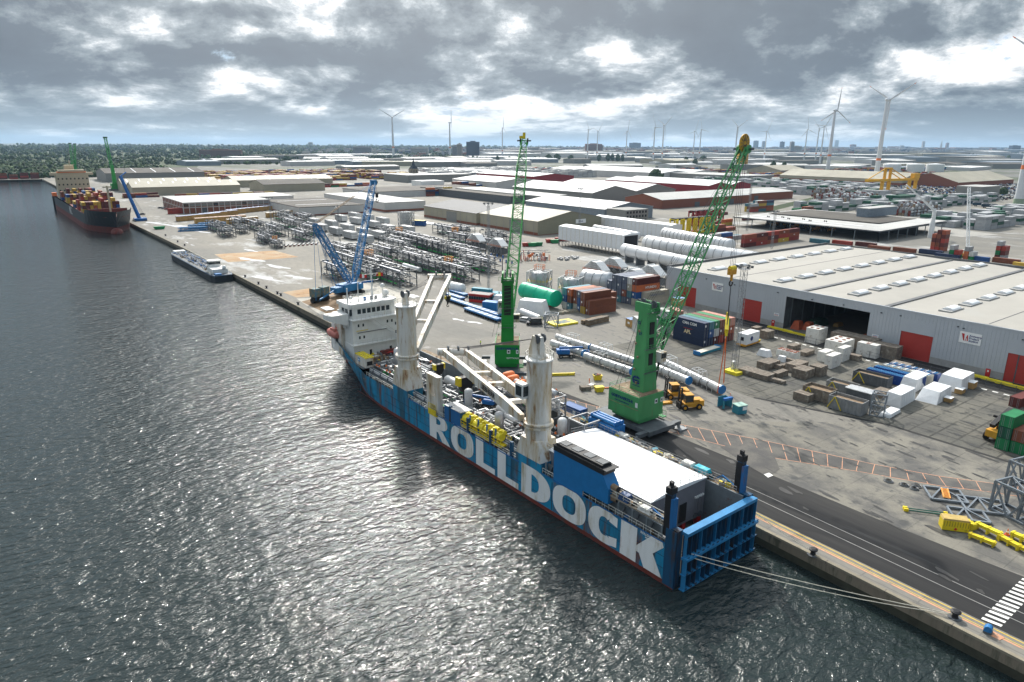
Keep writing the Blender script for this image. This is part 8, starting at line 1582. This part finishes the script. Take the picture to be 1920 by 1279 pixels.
# parked cars by the thousand
b = MB(); cols = ['white_paint', 'car_silver', 'car_black', 'white_paint', 'steel', 'blue_machine', 'box_maroon']
for _ in range(3600):
    x = rr.uniform(980, 1500); y = rr.uniform(330, 640) if x < 1230 else rr.uniform(240, 560); x += (640-y)*.0
    x = round(x/5.5)*5.5; y = round(y/2.6)*2.6; c = rr.choice(cols); b.bx(x-2.1, x+2.1, y-.85, y+.85, .2, .95, c, False); b.bx(x-1.2, x+1, y-.75, y+.75, .95, 1.5, 'glass_dark' if rr.random() < .5 else c, False)
o = obj('car_park', b); tag(o, 'vast lot of closely parked new cars behind the yellow gantry crane', 'parked cars'); o['kind'] = 'stuff'
sheet('pale_yard_road', [(560, 205), (640, 395), (900, 470), (1400, 520), (1400, 500), (920, 440), (660, 355), (600, 195)], .03, 'pale_road'); sheet('car_park_ground', [(960, 300), (960, 660), (1500, 660), (1500, 220)], .02, 'yard_far'); sheet('yard_ground_right', [(330, -100), (330, 320), (500, 700), (1450, 900), (1600, 100), (700, -200)], .006, 'yard_far')
sheet('grass_strip', [(600, 412), (880, 500), (1300, 560), (1300, 548), (890, 486), (615, 400)], .05, 'terrain_green')
# yellow gantry crane
gc = thing('gantry_crane', 'large yellow portal gantry crane over the tank container yard', 'gantry crane', g(1640, 372), R(-8)); mat('gantry_yellow', (.72, .38, .02), .5)
kx = 1.35; b = MB(); b.bx(-16*kx, 62*kx, -2.2, 2.2, 21, 24, 'gantry_yellow'); obj('girder', b, gc); b = MB()
for x in (8, 18, 50, 60): b.bx(x*kx-1, x*kx+1, -2, 2, 0, 21, 'gantry_yellow')
obj('legs', b, gc); b = MB(); 
for x in (10, 18): b.bx(x*kx-1, x*kx+1, -1.5, 1.5, 24, 37, 'gantry_yellow')
b.bx(9*kx, 19*kx, -1.4, 1.4, 36, 38, 'gantry_yellow')
for a_, c_ in (((10*kx, 0, 37), (-14*kx, 0, 24)), ((18*kx, 0, 37), (44*kx, 0, 24)), ((18*kx, 0, 32), (34*kx, 0, 24))): b.bar(a_, c_, .9, 'gantry_yellow')
b.bx(54*kx, 62*kx, -3, 3, 24, 30, 'gantry_yellow'); obj('tower', b, gc)
# mobile cranes near the right containers
def small_crane(px, py, tip, label, m_, w=1.2):
    p = g(*px_) if False else g(px, py); t = thing('mobile_crane', label, 'crane', p, 0); tg_ = g(*tip[:2]); T_ = Vector((tg_.x-p.x, tg_.y-p.y, zat(tg_.x, tg_.y, tip[2]))); b = MB(); b.bx(-5, 5, -1.6, 1.6, .8, 2.4, m_); b.bx(-3, 2, -1.8, 1.8, 2.4, 4.6, 'white_paint'); [b.tube((x, -1.7, .8), (x, 1.7, .8), .8, 'rubber', 10) for x in (-4, -2, 2, 4)]; obj('carrier', b, t); b = MB(); b.lattice((0, 0, 4), T_, w, 'white_paint', 16, .12, .08); obj('boom', b, t); return t
t = small_crane(1812, 482, (1795, 470, 352), 'yellow mobile crane with tall white lattice mast beside the container stacks', 'gantry_yellow', 1.3); t = thing('slewing_crane', 'white pillar crane with a slanted arm behind the maroon containers', 'crane', g(1744, 446)); b = MB(); b.lathe([(1.8, 0), (1.8, 10), (1.3, 12), (1.3, 19)], 'white_paint', 16); obj('pillar', b, t, True); b = MB(); b.bar((0, 0, 19), (-14, 16, 37), 1.4, 'white_paint', 1.6, .7, .7); obj('arm', b, t)
for i, px in enumerate((1663, 1707, 1744)): t = thing('storage_tank', f'large white round storage tank, {["left", "middle", "right"][i]} one of the three behind the cream hall', 'tank', Vector((0, 0, 0))); p = g(px+8, 322); t.location = p; b = MB(); b.lathe([(22, 0), (22, 19), (20, 20.5), (.1, 22.5)], 'white_paint', 28); obj('shell', b, t, True); b = MB(); b.rail([(21.8*math.cos(a*.5), 21.8*math.sin(a*.5), 19) for a in range(13)], 1.4, sp=6, r=.12); obj('railing', b, t)
# rail wagons
for i in range(13): p = g(1722+i*16.5, 366+i*3.0); mb = MB(); mb.xz([(-7, 1.2), (7, 1.2), (7.5, 4), (-7.5, 4)], -1.5, 1.5, 'navy_wagon' if 'navy_wagon' in MATS else mat('navy_wagon', (.02, .05, .08), .5) and 'navy_wagon'); mb.xz([(-7.5, 4), (7.5, 4), (6, 4.8), (-6, 4.8)], -1.3, 1.3, 'steel'); [mb.tube((x, -1.2, .5), (x, 1.2, .5), .5, 'rubber', 8) for x in (-5, -3.5, 3.5, 5)]; tag(obj('rail_wagon', mb, None, False, p, R(-62)), f'dark hopper wagon in the train beside the parked cars, {ORD[i] if i < 12 else "last"} from the gantry end', 'wagon', 'train of dark hopper wagons')
# ---------------------------------------------------------------- wind turbines
mat('turbine_white', (.62, .64, .66), .5, var=.03); mat('turbine_green', (.26, .34, .24), .6)
def turbine(base, hub, label, yaw, spin, near=False, bl=None):
    t = thing('wind_turbine', label, 'wind turbine', base, yaw, None if near else 'distant wind turbines'); h = hub; b = MB(); k = h/120*(1 if near else .72)
    b.lathe([(4.2*k, 0), (3.6*k, h*.12), (3.5*k, h*.27)], 'turbine_green' if False else 'turbine_white', 16); b.lathe([(3.5*k, h*.27), (3.4*k, h*.30)], 'orange', 16, caps=False); b.lathe([(3.4*k, h*.30), (2.0*k, h*.985)], 'turbine_white', 16)
    if near: b.lathe([(4.3*k, 0), (4.05*k, h*.06)], 'turbine_green', 16)
    obj('tower', b, t, True); b = MB(); b.lathe([(.6*k, -6*k), (2.3*k, -4*k), (2.6*k, 0), (2.4*k, 3*k), (1.6*k, 5.2*k), (.1, 6.6*k)], 'turbine_white', 12, (0, -1.5*k, h), 'y'); obj('nacelle', b, t, True); Lb = bl or h*.36
    for j in range(3):
        a = spin+j*2*math.pi/3; d = Vector((math.sin(a), 0, math.cos(a))); c = Vector((0, -6*k, h)); b = MB(); b.bar(c, c+d*Lb*.25, 1.3*k, 'turbine_white', 1.1*k, .8*k, 2.9*k); b.bar(c+d*Lb*.25, c+d*Lb*.93, .9*k, 'turbine_white', 2.9*k, .3*k, .8*k); b.bar(c+d*Lb*.93, c+d*Lb, .3*k, 'orange', 1.0*k, .2*k, .4*k); obj('blade', b, t)
for (px, py, hy, yw, sp, lb) in ((1641, 342, 187, 80, R(180), 'nearest tall wind turbine with green foot and orange band, right of the second'), (1551, 324, 207, 75, R(-5), 'second tall wind turbine left of the nearest one'), (738, 298, 220, -20, R(180), 'wind turbine with three clear blades above the blue crane boom'), (844, 295, 230, 60, R(-12), 'wind turbine between the blue boom and the green jib')):
    p = g(px, py); turbine(p, zat(p.x, p.y, hy), lb, R(yw), sp, True)
p = g(1908, 388); turbine(p, 150, 'huge turbine tower with green foot cut by the right picture edge', R(70), R(-62), True, 60)
far_t = [(942, 240), (1103, 243), (1121, 246), (1176, 246), (1228, 239), (1245, 235), (1303, 246), (1315, 243), (1383, 238), (1438, 246), (1514, 243), (1536, 241), (1546, 236)]
for i, (px, hy) in enumerate(far_t):
    D = 2600 if hy < 240 else 3100; d = ray(px, hy); s_ = D/math.hypot(d.x, d.y); p = Vector((d.x*s_, d.y*s_, 0)); turbine(p, 62+d.z*s_, f'distant wind turbine, {(ORD+["thirteenth"])[i] if i else "first"} of the far row counted from the left', R(75), R(i*37))
# ---------------------------------------------------------------- horizon: towers, far halls, trees
mat('city_a', (.30, .31, .33), .8, rnd=.5); mat('city_b', (.45, .43, .40), .8, rnd=.4); mat('city_dark', (.06, .09, .14), .6); mat('city_red', (.25, .13, .10), .8)
def block(px, py, w, d_, ptop, m_, label, cat='building', nm='tower_block', win=True, D=None):
    p = g(px, py); z = zat(p.x, p.y, ptop); t = thing(nm, label, cat, p, R(-36)); b = MB(); b.bx(-w/2, w/2, -d_/2, d_/2, 0, z, m_); b.bx(-w*.2, w*.2, -d_*.2, d_*.2, z, z+4, m_); obj('wall', b, t)
    if win: b = MB(); [b.bx(-w/2+1, w/2-1, -d_/2-.1, -d_/2, 3+k*4, 4.8+k*4, 'glass_dark') for k in range(max(1, int(z/4)-1))]; obj('window', b, t)
for a in ((887, 298, 60, 30, 266, 'city_dark', 'dark blue glazed office block right of the second turbine'), (862, 299, 22, 20, 270, 'city_b', 'white slab tower left of the dark glazed block'), (855, 297, 34, 24, 273, 'city_a', 'grey tower with flat top beside the white slab'), (787, 290, 110, 40, 277, 'city_b', 'long white industrial block on the treeline left of the dark block'), (680, 290, 110, 30, 275, 'city_a', 'grey apartment slabs on the treeline behind the blue crane'), (415, 295, 190, 20, 281, 'city_red', 'long pinkish apartment row on the far left treeline'), (583, 278, 60, 30, 267, 'city_b', 'small pale tower on the wooded horizon'), (1112, 290, 120, 50, 270, 'city_red', 'brown silo block behind the green jib'), (1127, 290, 26, 30, 272, 'city_b', 'white slab next to the brown silo block'), (1190, 283, 150, 60, 268, 'city_dark', 'blue grey hall on the horizon between turbines'), (1000, 288, 90, 50, 277, 'city_b', 'pale block just right of the green jib head'), (1492, 290, 75, 50, 274, 'city_b', 'white silo building left of the distant turbine group'), (1483, 290, 30, 30, 266, 'city_a', 'grey tower on the left of the white silo building'), (1465, 285, 50, 40, 266, 'city_dark', 'dark slim tower left of the grey tower'), (1567, 281, 95, 50, 263, 'city_a', 'broad grey tower right of the second turbine'), (1416, 282, 80, 60, 264, 'city_dark', 'green glazed tower right of the yellow wheel'), (1431, 282, 60, 60, 265, 'city_a', 'dark slab tower beside the green glazed one'), (1598, 283, 100, 60, 271, 'city_red', 'reddish block between the two near turbines'), (1729, 284, 40, 40, 265, 'city_b', 'tapered pale tower on the right city skyline'), (1774, 284, 45, 45, 268, 'city_red', 'brown tower right of the cathedral spire'), (1900, 290, 90, 60, 273, 'city_dark', 'dark broad tower near the right end of the skyline'), (1690, 284, 60, 40, 273, 'city_a', 'grey block left of the tapered tower'), (1860, 288, 60, 50, 278, 'city_red', 'low brown block before the dark broad tower'), (1390, 318, 26, 20, 279, 'gantry_yellow', 'yellow and black billboard tower below the yellow wheel')): block(*a)
p = g(1763, 284); t = thing('cathedral', 'slender pointed cathedral spire on the right city skyline', 'cathedral', p); z = zat(p.x, p.y, 262); b = MB(); b.tube((0, 0, 0), (0, 0, z*.6), 26, 'city_b', 8, 20); b.tube((0, 0, z*.6), (0, 0, z), 18, 'city_b', 8, 1); obj('tower', b, t)
# far low halls: each a thing, sharing labels by colour and band
rr = random.Random(77); bands = [('in the far dock belt below the turbines', 300, 322, 600, 1900, 55), ('near the horizon on the right', 286, 299, 900, 1920, 60), ('just before the wooded horizon at the left centre', 296, 312, 330, 900, 26)]
mats_ = [('roof_bright', 'wall_white', 'white'), ('roof_pale', 'wall_grey', 'pale grey'), ('roof_tan', 'wall_beige', 'cream'), ('wall_bluegrey', 'wall_bluegrey', 'blue grey'), ('roof_felt', 'wall_grey', 'brown grey')]
for where, y0, y1, x0, x1, n in bands:
    for _ in range(n):
        px, py = rr.uniform(x0, x1), rr.uniform(y0, y1); r_, w_, nm = mats_[min(4, int(rr.random()**1.5*5))]; p = g(px, py)
        if p.length > 9000: continue
        k = p.length/1900; mb = MB(); lx, ly, h = rr.uniform(60, 190)*k, rr.uniform(40, 120)*k, rr.uniform(8, 15)*max(1, k*.8); mb.bx(0, lx, 0, ly, 0, h, w_, False); mb.yz([(0, h), (ly, h), (ly/2, h+rr.uniform(1, 4))], 0, lx, r_); tag(obj('distant_hall', mb, None, False, p, rr.choice((0, 0, R(8), R(-25)))), f'low {nm} hall {where}', 'hall', f'{nm} halls {where}')
b = MB()
for _ in range(2600):
    px = rr.uniform(850, 1990) if rr.random() < .8 else rr.uniform(560, 1990); py = 283+abs(rr.gauss(0, 4)); p = g(px, py); k = p.length
    if k > 16000 or k < 3200: continue
    s_ = k/6000; b.box((p.x, p.y, 10*s_), (rr.uniform(20, 90)*s_, rr.uniform(20, 60)*s_, rr.uniform(14, 50)*s_), rr.choice(('city_a', 'city_b', 'city_red', 'city_a', 'city_dark')), rr.uniform(0, 1.5))
o = obj('distant_city', b); tag(o, 'mass of small distant city and dock buildings along the right horizon', 'city'); o['kind'] = 'stuff'
# foliage
def leafmat(name, c, sc):
    m = mat(name, c, .8, var=.45, scale=sc, bump=0); return m
leafmat('leaf_mid', (.042, .085, .022), .12); leafmat('leaf_dark', (.024, .055, .018), .12); leafmat('leaf_light', (.06, .11, .025), .12)
def crown(b, c, r, rz_, m_, rr, n=34, s=.42):
    for _ in range(n):
        d = Vector((rr.gauss(0, 1), rr.gauss(0, 1), rr.gauss(0, 1))).normalized(); q = Vector(c)+Vector((d.x*r, d.y*r, d.z*rz_))*rr.uniform(.55, 1.05); k = r*s*rr.uniform(.5, 1.2); u = Vector((rr.gauss(0, 1), rr.gauss(0, 1), rr.gauss(0, .5))).normalized(); v = d.cross(u).normalized(); u = v.cross(d)
        b.add([q+u*k+v*k*.4, q-u*k*.6+v*k, q-u*k-v*k*.5, q+u*k*.4-v*k+d*k*.3, q+d*k*.6], [(0, 1, 4), (1, 2, 4), (2, 3, 4), (3, 0, 4)], m_)
def tree(px, py, ptop, label, slim=.35, grp=None, m_='leaf_dark'):
    p = g(px, py); h = zat(p.x, p.y, ptop); t = thing('tree', label, 'tree', p, 0, grp); b = MB(); b.tube((0, 0, 0), (0, 0, h*.6), h*.03, 'wood_grey', 7, h*.012); b.bar((0, 0, h*.35), (h*.1, 0, h*.6), h*.015, 'wood_grey'); b.bar((0, 0, h*.3), (-h*.08, h*.05, h*.55), h*.015, 'wood_grey'); obj('trunk', b, t); rr = random.Random(px); b = MB()
    for k in range(9): f = k/8; crown(b, (rr.uniform(-.1, .1)*h*slim, rr.uniform(-.1, .1)*h*slim, h*(.2+.7*f)), h*slim*(.55+.45*math.sin(math.pi*min(1, .15+f*.85))), h*.14, (m_, 'leaf_mid')[k % 3 == 1], rr, 40, .35)
    obj('crown', b, t)
for i, (px, py, pt, sl) in enumerate(((1228, 345, 318, .5), (538, 303, 292, .6), (1123, 303, 289, .3), (1140, 303, 288, .3), (1148, 303, 288, .25), (1158, 303, 289, .35), (1167, 303, 289, .25), (1045, 300, 289, .6), (1028, 302, 290, .6), (1070, 300, 291, .6), (1012, 303, 294, .3), (1003, 303, 293, .25), (955, 303, 293, .35), (933, 303, 292, .3), (912, 303, 294, .3), (900, 303, 294, .25), (895, 303, 293, .3), (887, 303, 292, .3), (1286, 308, 294, .35), (1303, 310, 298, .4), (1318, 305, 292, .5), (1325, 305, 299, .4), (1449, 320, 302, .3), (1469, 322, 304, .3), (1832, 368, 350, .6), (1880, 366, 352, .6), (1372, 320, 306, .4), (1387, 318, 304, .4))):
    tree(px, py, pt, ['tall dark tree standing alone before the white halls', 'round dark tree alone before the far left sheds'][i] if i < 2 else f'dark tree, {(ORD+["thirteenth", "fourteenth", "fifteenth", "sixteenth", "seventeenth"])[i-2]} of the poplars and trees before the distant halls' if i < 19 else ['tree beside the far road right of the poplars', 'bushy tree by the far road below the wheel', 'small tree by the far road below the wheel', 'left one of the two poplars beside the cream arched hall', 'right one of the two poplars beside the cream arched hall', 'green tree left of the small office block among the cars', 'green tree right of the small office block among the cars', 'small dark tree left of the billboard tower', 'small dark tree right below the billboard tower'][i-19], sl, 'trees of the port area')
def forest(name, label, n, fx, seed, hh_=(10, 18)):
    rr = random.Random(seed); b = MB()
    for _ in range(n):
        x, y, k = fx(rr); h = rr.uniform(*hh_)*k; m_ = rr.choice(('leaf_mid', 'leaf_dark', 'leaf_light', 'leaf_mid', 'leaf_dark')); crown(b, (x, y, h*.5), h*rr.uniform(.45, .7), h*.5, m_, rr, 16 if k < 1.5 else 9, .6)
    o = obj(name, b); tag(o, label, 'woodland'); o['kind'] = 'stuff'
forest('woodland', 'dense green woodland beyond the dock at the far left', 3600, lambda r: (r.uniform(-900, 330), 1500+(r.random()**1.4)*900, 1.0), 1, (7, 12)); forest('woodland', 'blue green forest stretching to the left horizon', 3400, lambda r: (lambda D, a: (D*math.sin(a), D*math.cos(a), D/2600))(2300+r.random()**1.6*9000, R(r.uniform(-2, 33))), 2, (7, 12)); forest('woodland', 'distant tree belts along the centre and right horizon', 2600, lambda r: (lambda D, a: (D*math.sin(a), D*math.cos(a), D/4200))(5200+r.random()*9500, R(r.uniform(18, 76))), 3, (10, 18))
sheet('woodland_floor', [(-3000, 1640), (330, 1560), (520, 2300), (1500, 4200), (7000, 12000), (-4000, 14000)], .03, 'terrain_green')
# ---------------------------------------------------------------- container ship, barge, far cranes
cs = thing('container_ship', 'black and red container ship with cream bridge moored at the far left quay', 'ship', Vector((68.5, 584, WZ)), R(1.2)); B2, L2 = 15.5, 275; mat('ship_black', (.02, .025, .03), .5, var=.2); mat('cream_bridge', (.50, .44, .31), .6, var=.06)
def h2(u, z): s_ = max(0, min(1, z/15)); u0 = 2-s_*12; t_ = (u-u0)/(52-s_*14); return B2*(1-max(0, 1-t_)**2.2) if t_ < 1 else B2*(1 if u < L2-25 else 1-((u-L2+25)/25)**2*.35)
b = MB()
for sg in (-1, 1):
    pv = None
    for u in [-12, -9, -6, -3, 0, 3, 6, 10, 15, 20, 26, 34, 42, 52, 90, 160, 240, 255, 265, 275]:
        tz = 16.5 if u < 28 else 12.5; cur = [(sg*max(.1, h2(u, z)), max(u, -(z/15)*12+1.5) if u < 0 else u, z) for z in (-2, 4.6, 8, tz)]
        if pv:
            for k in range(3): b.add([pv[k], cur[k], cur[k+1], pv[k+1]], [(0, 1, 2, 3)] if sg > 0 else [(3, 2, 1, 0)], 'boot_red' if k == 0 else 'ship_black')
        pv = cur
b.sph((0, -1, .5), 4.2, 'boot_red', 14, 8, .9); b.prism([(-h2(u, 12)*.97, u) for u in (0, 10, 20, 30, 60, 270)]+[(h2(u, 12)*.97, u) for u in (270, 60, 30, 20, 10, 0)], 11.8, 12.1, 'boot_red'); b.bx(-13, 13, 26, 27, 12, 16.3, 'boot_red'); b.bx(-B2, B2, 274, 275, -2, 12.4, 'ship_black'); obj('hull', b, cs)
b = MB(); b.bx(-13.5, 13.5, 222, 236, 12, 34, 'cream_bridge'); b.bx(-18, 18, 223, 230, 34, 36.5, 'cream_bridge'); b.bx(-12, 12, 222.5, 232, 36.5, 37.3, 'orange'); b.bx(-11, 11, 222.4, 231, 37.3, 39, 'cream_bridge'); b.bx(-4, 4, 238, 246, 12, 43, 'cream_bridge'); b.bar((0, 230, 38), (0, 230, 48), .6, 'cream_bridge'); b.bar((-4, 230, 44), (4, 230, 44), .4, 'cream_bridge'); obj('bridge_house', b, cs); bh = [c for c in cs.children if c.name.startswith('bridge_house')][0]
for k in range(3):
    for i in range(8): m = MB(); m.bx(-12.5+i*3.4, -11.3+i*3.4, 221.9, 222, 19+k*5.5, 20.4+k*5.5, 'glass_dark'); obj('window', m, bh)
b = MB(); b.bar((0, 14, 14), (0, 14, 34), 1.2, 'cream_bridge'); b.bar((-3, 14, 33), (3, 14, 33), .9, 'cream_bridge'); obj('foremast', b, cs); text('MSC', 9, 'ship_white', cs, (-B2-.1, 120, 8.5), (0, -1, 0), (0, 0, 1), .1); b = MB(); b.bx(-16, -12, 262, 268, 12, 15.5, 'orange'); obj('lifeboat', b, cs)
rr = random.Random(31)
for bi, (u, n, h) in enumerate(((48, 9, 4), (74, 9, 5), (100, 10, 4), (150, 10, 4), (195, 10, 4))):
    for i in range(n+1):
        hh_ = max(1, h-(rr.random() < .45)-(i < 2)*rr.randint(0, 2))
        for k in range(hh_):
            c = rr.choice(PALS['msc']); q = Vector((-13+i*2.6, u+6, 12.3+k*2.6)); a = R(1.2); P_ = cs.location+Vector((q.x*math.cos(a)-q.y*math.sin(a), q.x*math.sin(a)+q.y*math.cos(a), q.z))
            if bi > 1 or k == 0: mbox(c, 12.19, P_, R(91.2)); continue
            o = container(c, 12.19, P_, R(91.2), f'{CN[c]} container, {TIER[5][k] if k < 4 else "top"} tier, column {i+1} from port, {["first", "second"][bi]} bay of the ship', 'containers stacked on the container ship', False, False)
bg_ = thing('tanker_barge', 'dark hulled river tanker barge with white wheelhouse moored alongside the quay', 'barge', Vector((83.5, 348, WZ)), R(1.2)); b = MB(); W5 = 5.2
pl_ = [(-W5*.8, 0), (W5*.8, 0), (W5, 4), (W5, 84), (W5*.8, 90), (W5*.3, 94), (-W5*.3, 94), (-W5*.8, 90), (-W5, 84), (-W5, 4)]; b.prism(pl_, -1, 2.6, 'ship_black'); b.prism([(x*1.01, y) for x, y in pl_], 2.75, 3.1, 'gate_dark'); b.prism([(x*.9, y*.98+1) for x, y in pl_], 3.1, 3.14, 'steel_dark'); obj('hull', b, bg_)
b = MB(); b.bx(-3.6, 3.6, 5, 15, 3.1, 5.4, 'ship_white'); b.bx(-2.6, 2.6, 13.5, 17.5, 5.4, 8.2, 'ship_white'); b.bx(-3.0, 3.0, 13, 18, 8.2, 8.5, 'ship_white'); b.bx(-2.65, 2.65, 13.45, 17.55, 6.6, 7.8, 'glass_dark'); b.sph((2, 5, 6), 1.1, 'ship_white'); b.bx(-3.4, -.5, 1, 4, 3.1, 3.8, 'blue_box'); obj('wheelhouse', b, bg_)
b = MB(); rr = random.Random(8)
for _ in range(90): x, y = rr.uniform(-3.6, 3.6), rr.uniform(20, 84); b.tube((x, y, 3.6), (x+rr.choice((0, 0, rr.uniform(-3, 3))), min(86, y+rr.uniform(2, 14)), 3.6+rr.uniform(0, .6)), .16, rr.choice(('steel', 'steel_dark', 'deck_blue', 'silver')), 5)
for _ in range(70): b.box((rr.uniform(-4, 4), rr.uniform(18, 88), 3.6), (rr.uniform(.4, 1.2), rr.uniform(.4, 1.2), rr.uniform(.5, 1.4)), rr.choice(('steel', 'deck_blue', 'steel_dark', 'steel_dark', 'deck_rust')))
b.bx(-3, 3, 86, 91, 3.1, 4.4, 'ship_white'); obj('deck_pipework', b, bg_); b = MB(); b.rail([(-W5+.2, 4, 3.1), (-W5+.2, 84, 3.1)], 1, m='railing', sp=3, r=.05); b.rail([(W5-.2, 4, 3.1), (W5-.2, 84, 3.1)], 1, m='railing', sp=3, r=.05); obj('railing', b, bg_)
def far_crane(px, py, tw_top, tip, m_, label, w=2.2, zb=0):
    p = g(px, py); zt_ = zat(p.x, p.y, tw_top); t = thing('harbour_crane', label, 'crane', p); b = MB(); b.bx(-5, 5, -6, 6, 1, 9, m_); b.bx(-7, 7, -8, 8, .2, 2, 'steel_dark'); obj('machine_house', b, t); b = MB(); b.add([(-2.6, -2.6, 9), (2.6, -2.6, 9), (2.6, 2.6, 9), (-2.6, 2.6, 9), (-1.6, -1.6, zt_), (1.6, -1.6, zt_), (1.6, 1.6, zt_), (-1.6, 1.6, zt_)], [(0, 1, 5, 4), (1, 2, 6, 5), (2, 3, 7, 6), (3, 0, 4, 7), (4, 5, 6, 7)], m_); obj('tower', b, t); q = g(*tip[:2]) if tip[1] > 290 else p; d = ray(tip[0], tip[2]); s_ = (p.length+20)/math.hypot(d.x, d.y); T_ = Vector((d.x*s_-p.x, d.y*s_-p.y, 62+d.z*s_)); b = MB(); b.lattice((0, 0, zt_*.6), T_, w, m_, 18, .22, .14); b.box(T_, (5, 3, 2), 'black_steel'); obj('boom', b, t)
far_crane(217, 357, 310, (197, 0, 258), 'crane_green_bright', 'bright green harbour crane working at the container ship', 3); far_crane(144, 330, 300, (140, 0, 270), 'crane_green_bright', 'right one of two far green cranes behind the container ship bridge', 3); far_crane(139, 332, 304, (131, 0, 269), 'crane_green_bright', 'left one of two far green cranes behind the container ship bridge', 3)
p = g(262, 414); z = zat(p.x, p.y, 331); t = thing('tower_crane', 'slim dark blue tower crane on the quay right of the container ship bow', 'crane', p); b = MB(); b.bx(-4, 5, -4, 4, .3, 2.2, 'blue_machine'); [b.bx(x-.6, x+.6, -6, 6, .05, .8, 'steel_dark') for x in (-4, 4)]; obj('base', b, t); b = MB(); b.bar((0, 0, 2), (-8, 10, z), 2.0, 'blue_machine', 2.0, 1.8, 1.8); b.bar((-8, 10, z), (-3, 14, z+3), .6, 'blue_machine'); obj('mast', b, t); b = MB(); [b.tube((-8, 10, z), (3+k, -2, 2), .08, 'cable', 4) for k in range(3)]; obj('rope', b, t)
t = thing('skip', 'small green skip frame near the quay beyond the barge', 'skip', g(299, 430)); b = MB(); b.xz([(-3, .2), (3, .2), (4, 2.2), (-4, 2.2)], -1.5, 1.5, 'box_green'); obj('body', b, t)
t = thing('red_container_pair', '', 'x'); bpy.data.objects.remove(t)
for k in range(2): container('red', 12.19, g(329, 401)+Vector((0, 0, k*2.6+.03)), R(8), f'bright red container, {TIER[2][k]} one of the pair before the white framed shed', 'red container pair', False, True, 1.0)
o = obj('container_stacks', MASS); tag(o, 'masses of small mixed containers in the far yards and on the distant container ship', 'containers'); o['kind'] = 'stuff'
# ---------------------------------------------------------------- haze
b = MB(); b.bx(-41000, 41000, -1200, 41000, -6, 330, 'haze_box' if False else 'white_paint'); hm = bpy.data.materials.new('haze'); hm.use_nodes = True; t_ = hm.node_tree; t_.nodes.clear(); o_ = t_.nodes.new('ShaderNodeOutputMaterial'); v = t_.nodes.new('ShaderNodeVolumePrincipled'); v.inputs['Color'].default_value = (.46, .66, .90, 1); v.inputs['Density'].default_value = .00003; v.inputs['Anisotropy'].default_value = .2; t_.links.new(v.outputs[0], o_.inputs['Volume']); MATS['haze'] = hm; b.ms = ['haze']
o = obj('haze', b); o['kind'] = 'stuff'; o['label'] = 'pale blue haze softening the far port and city'
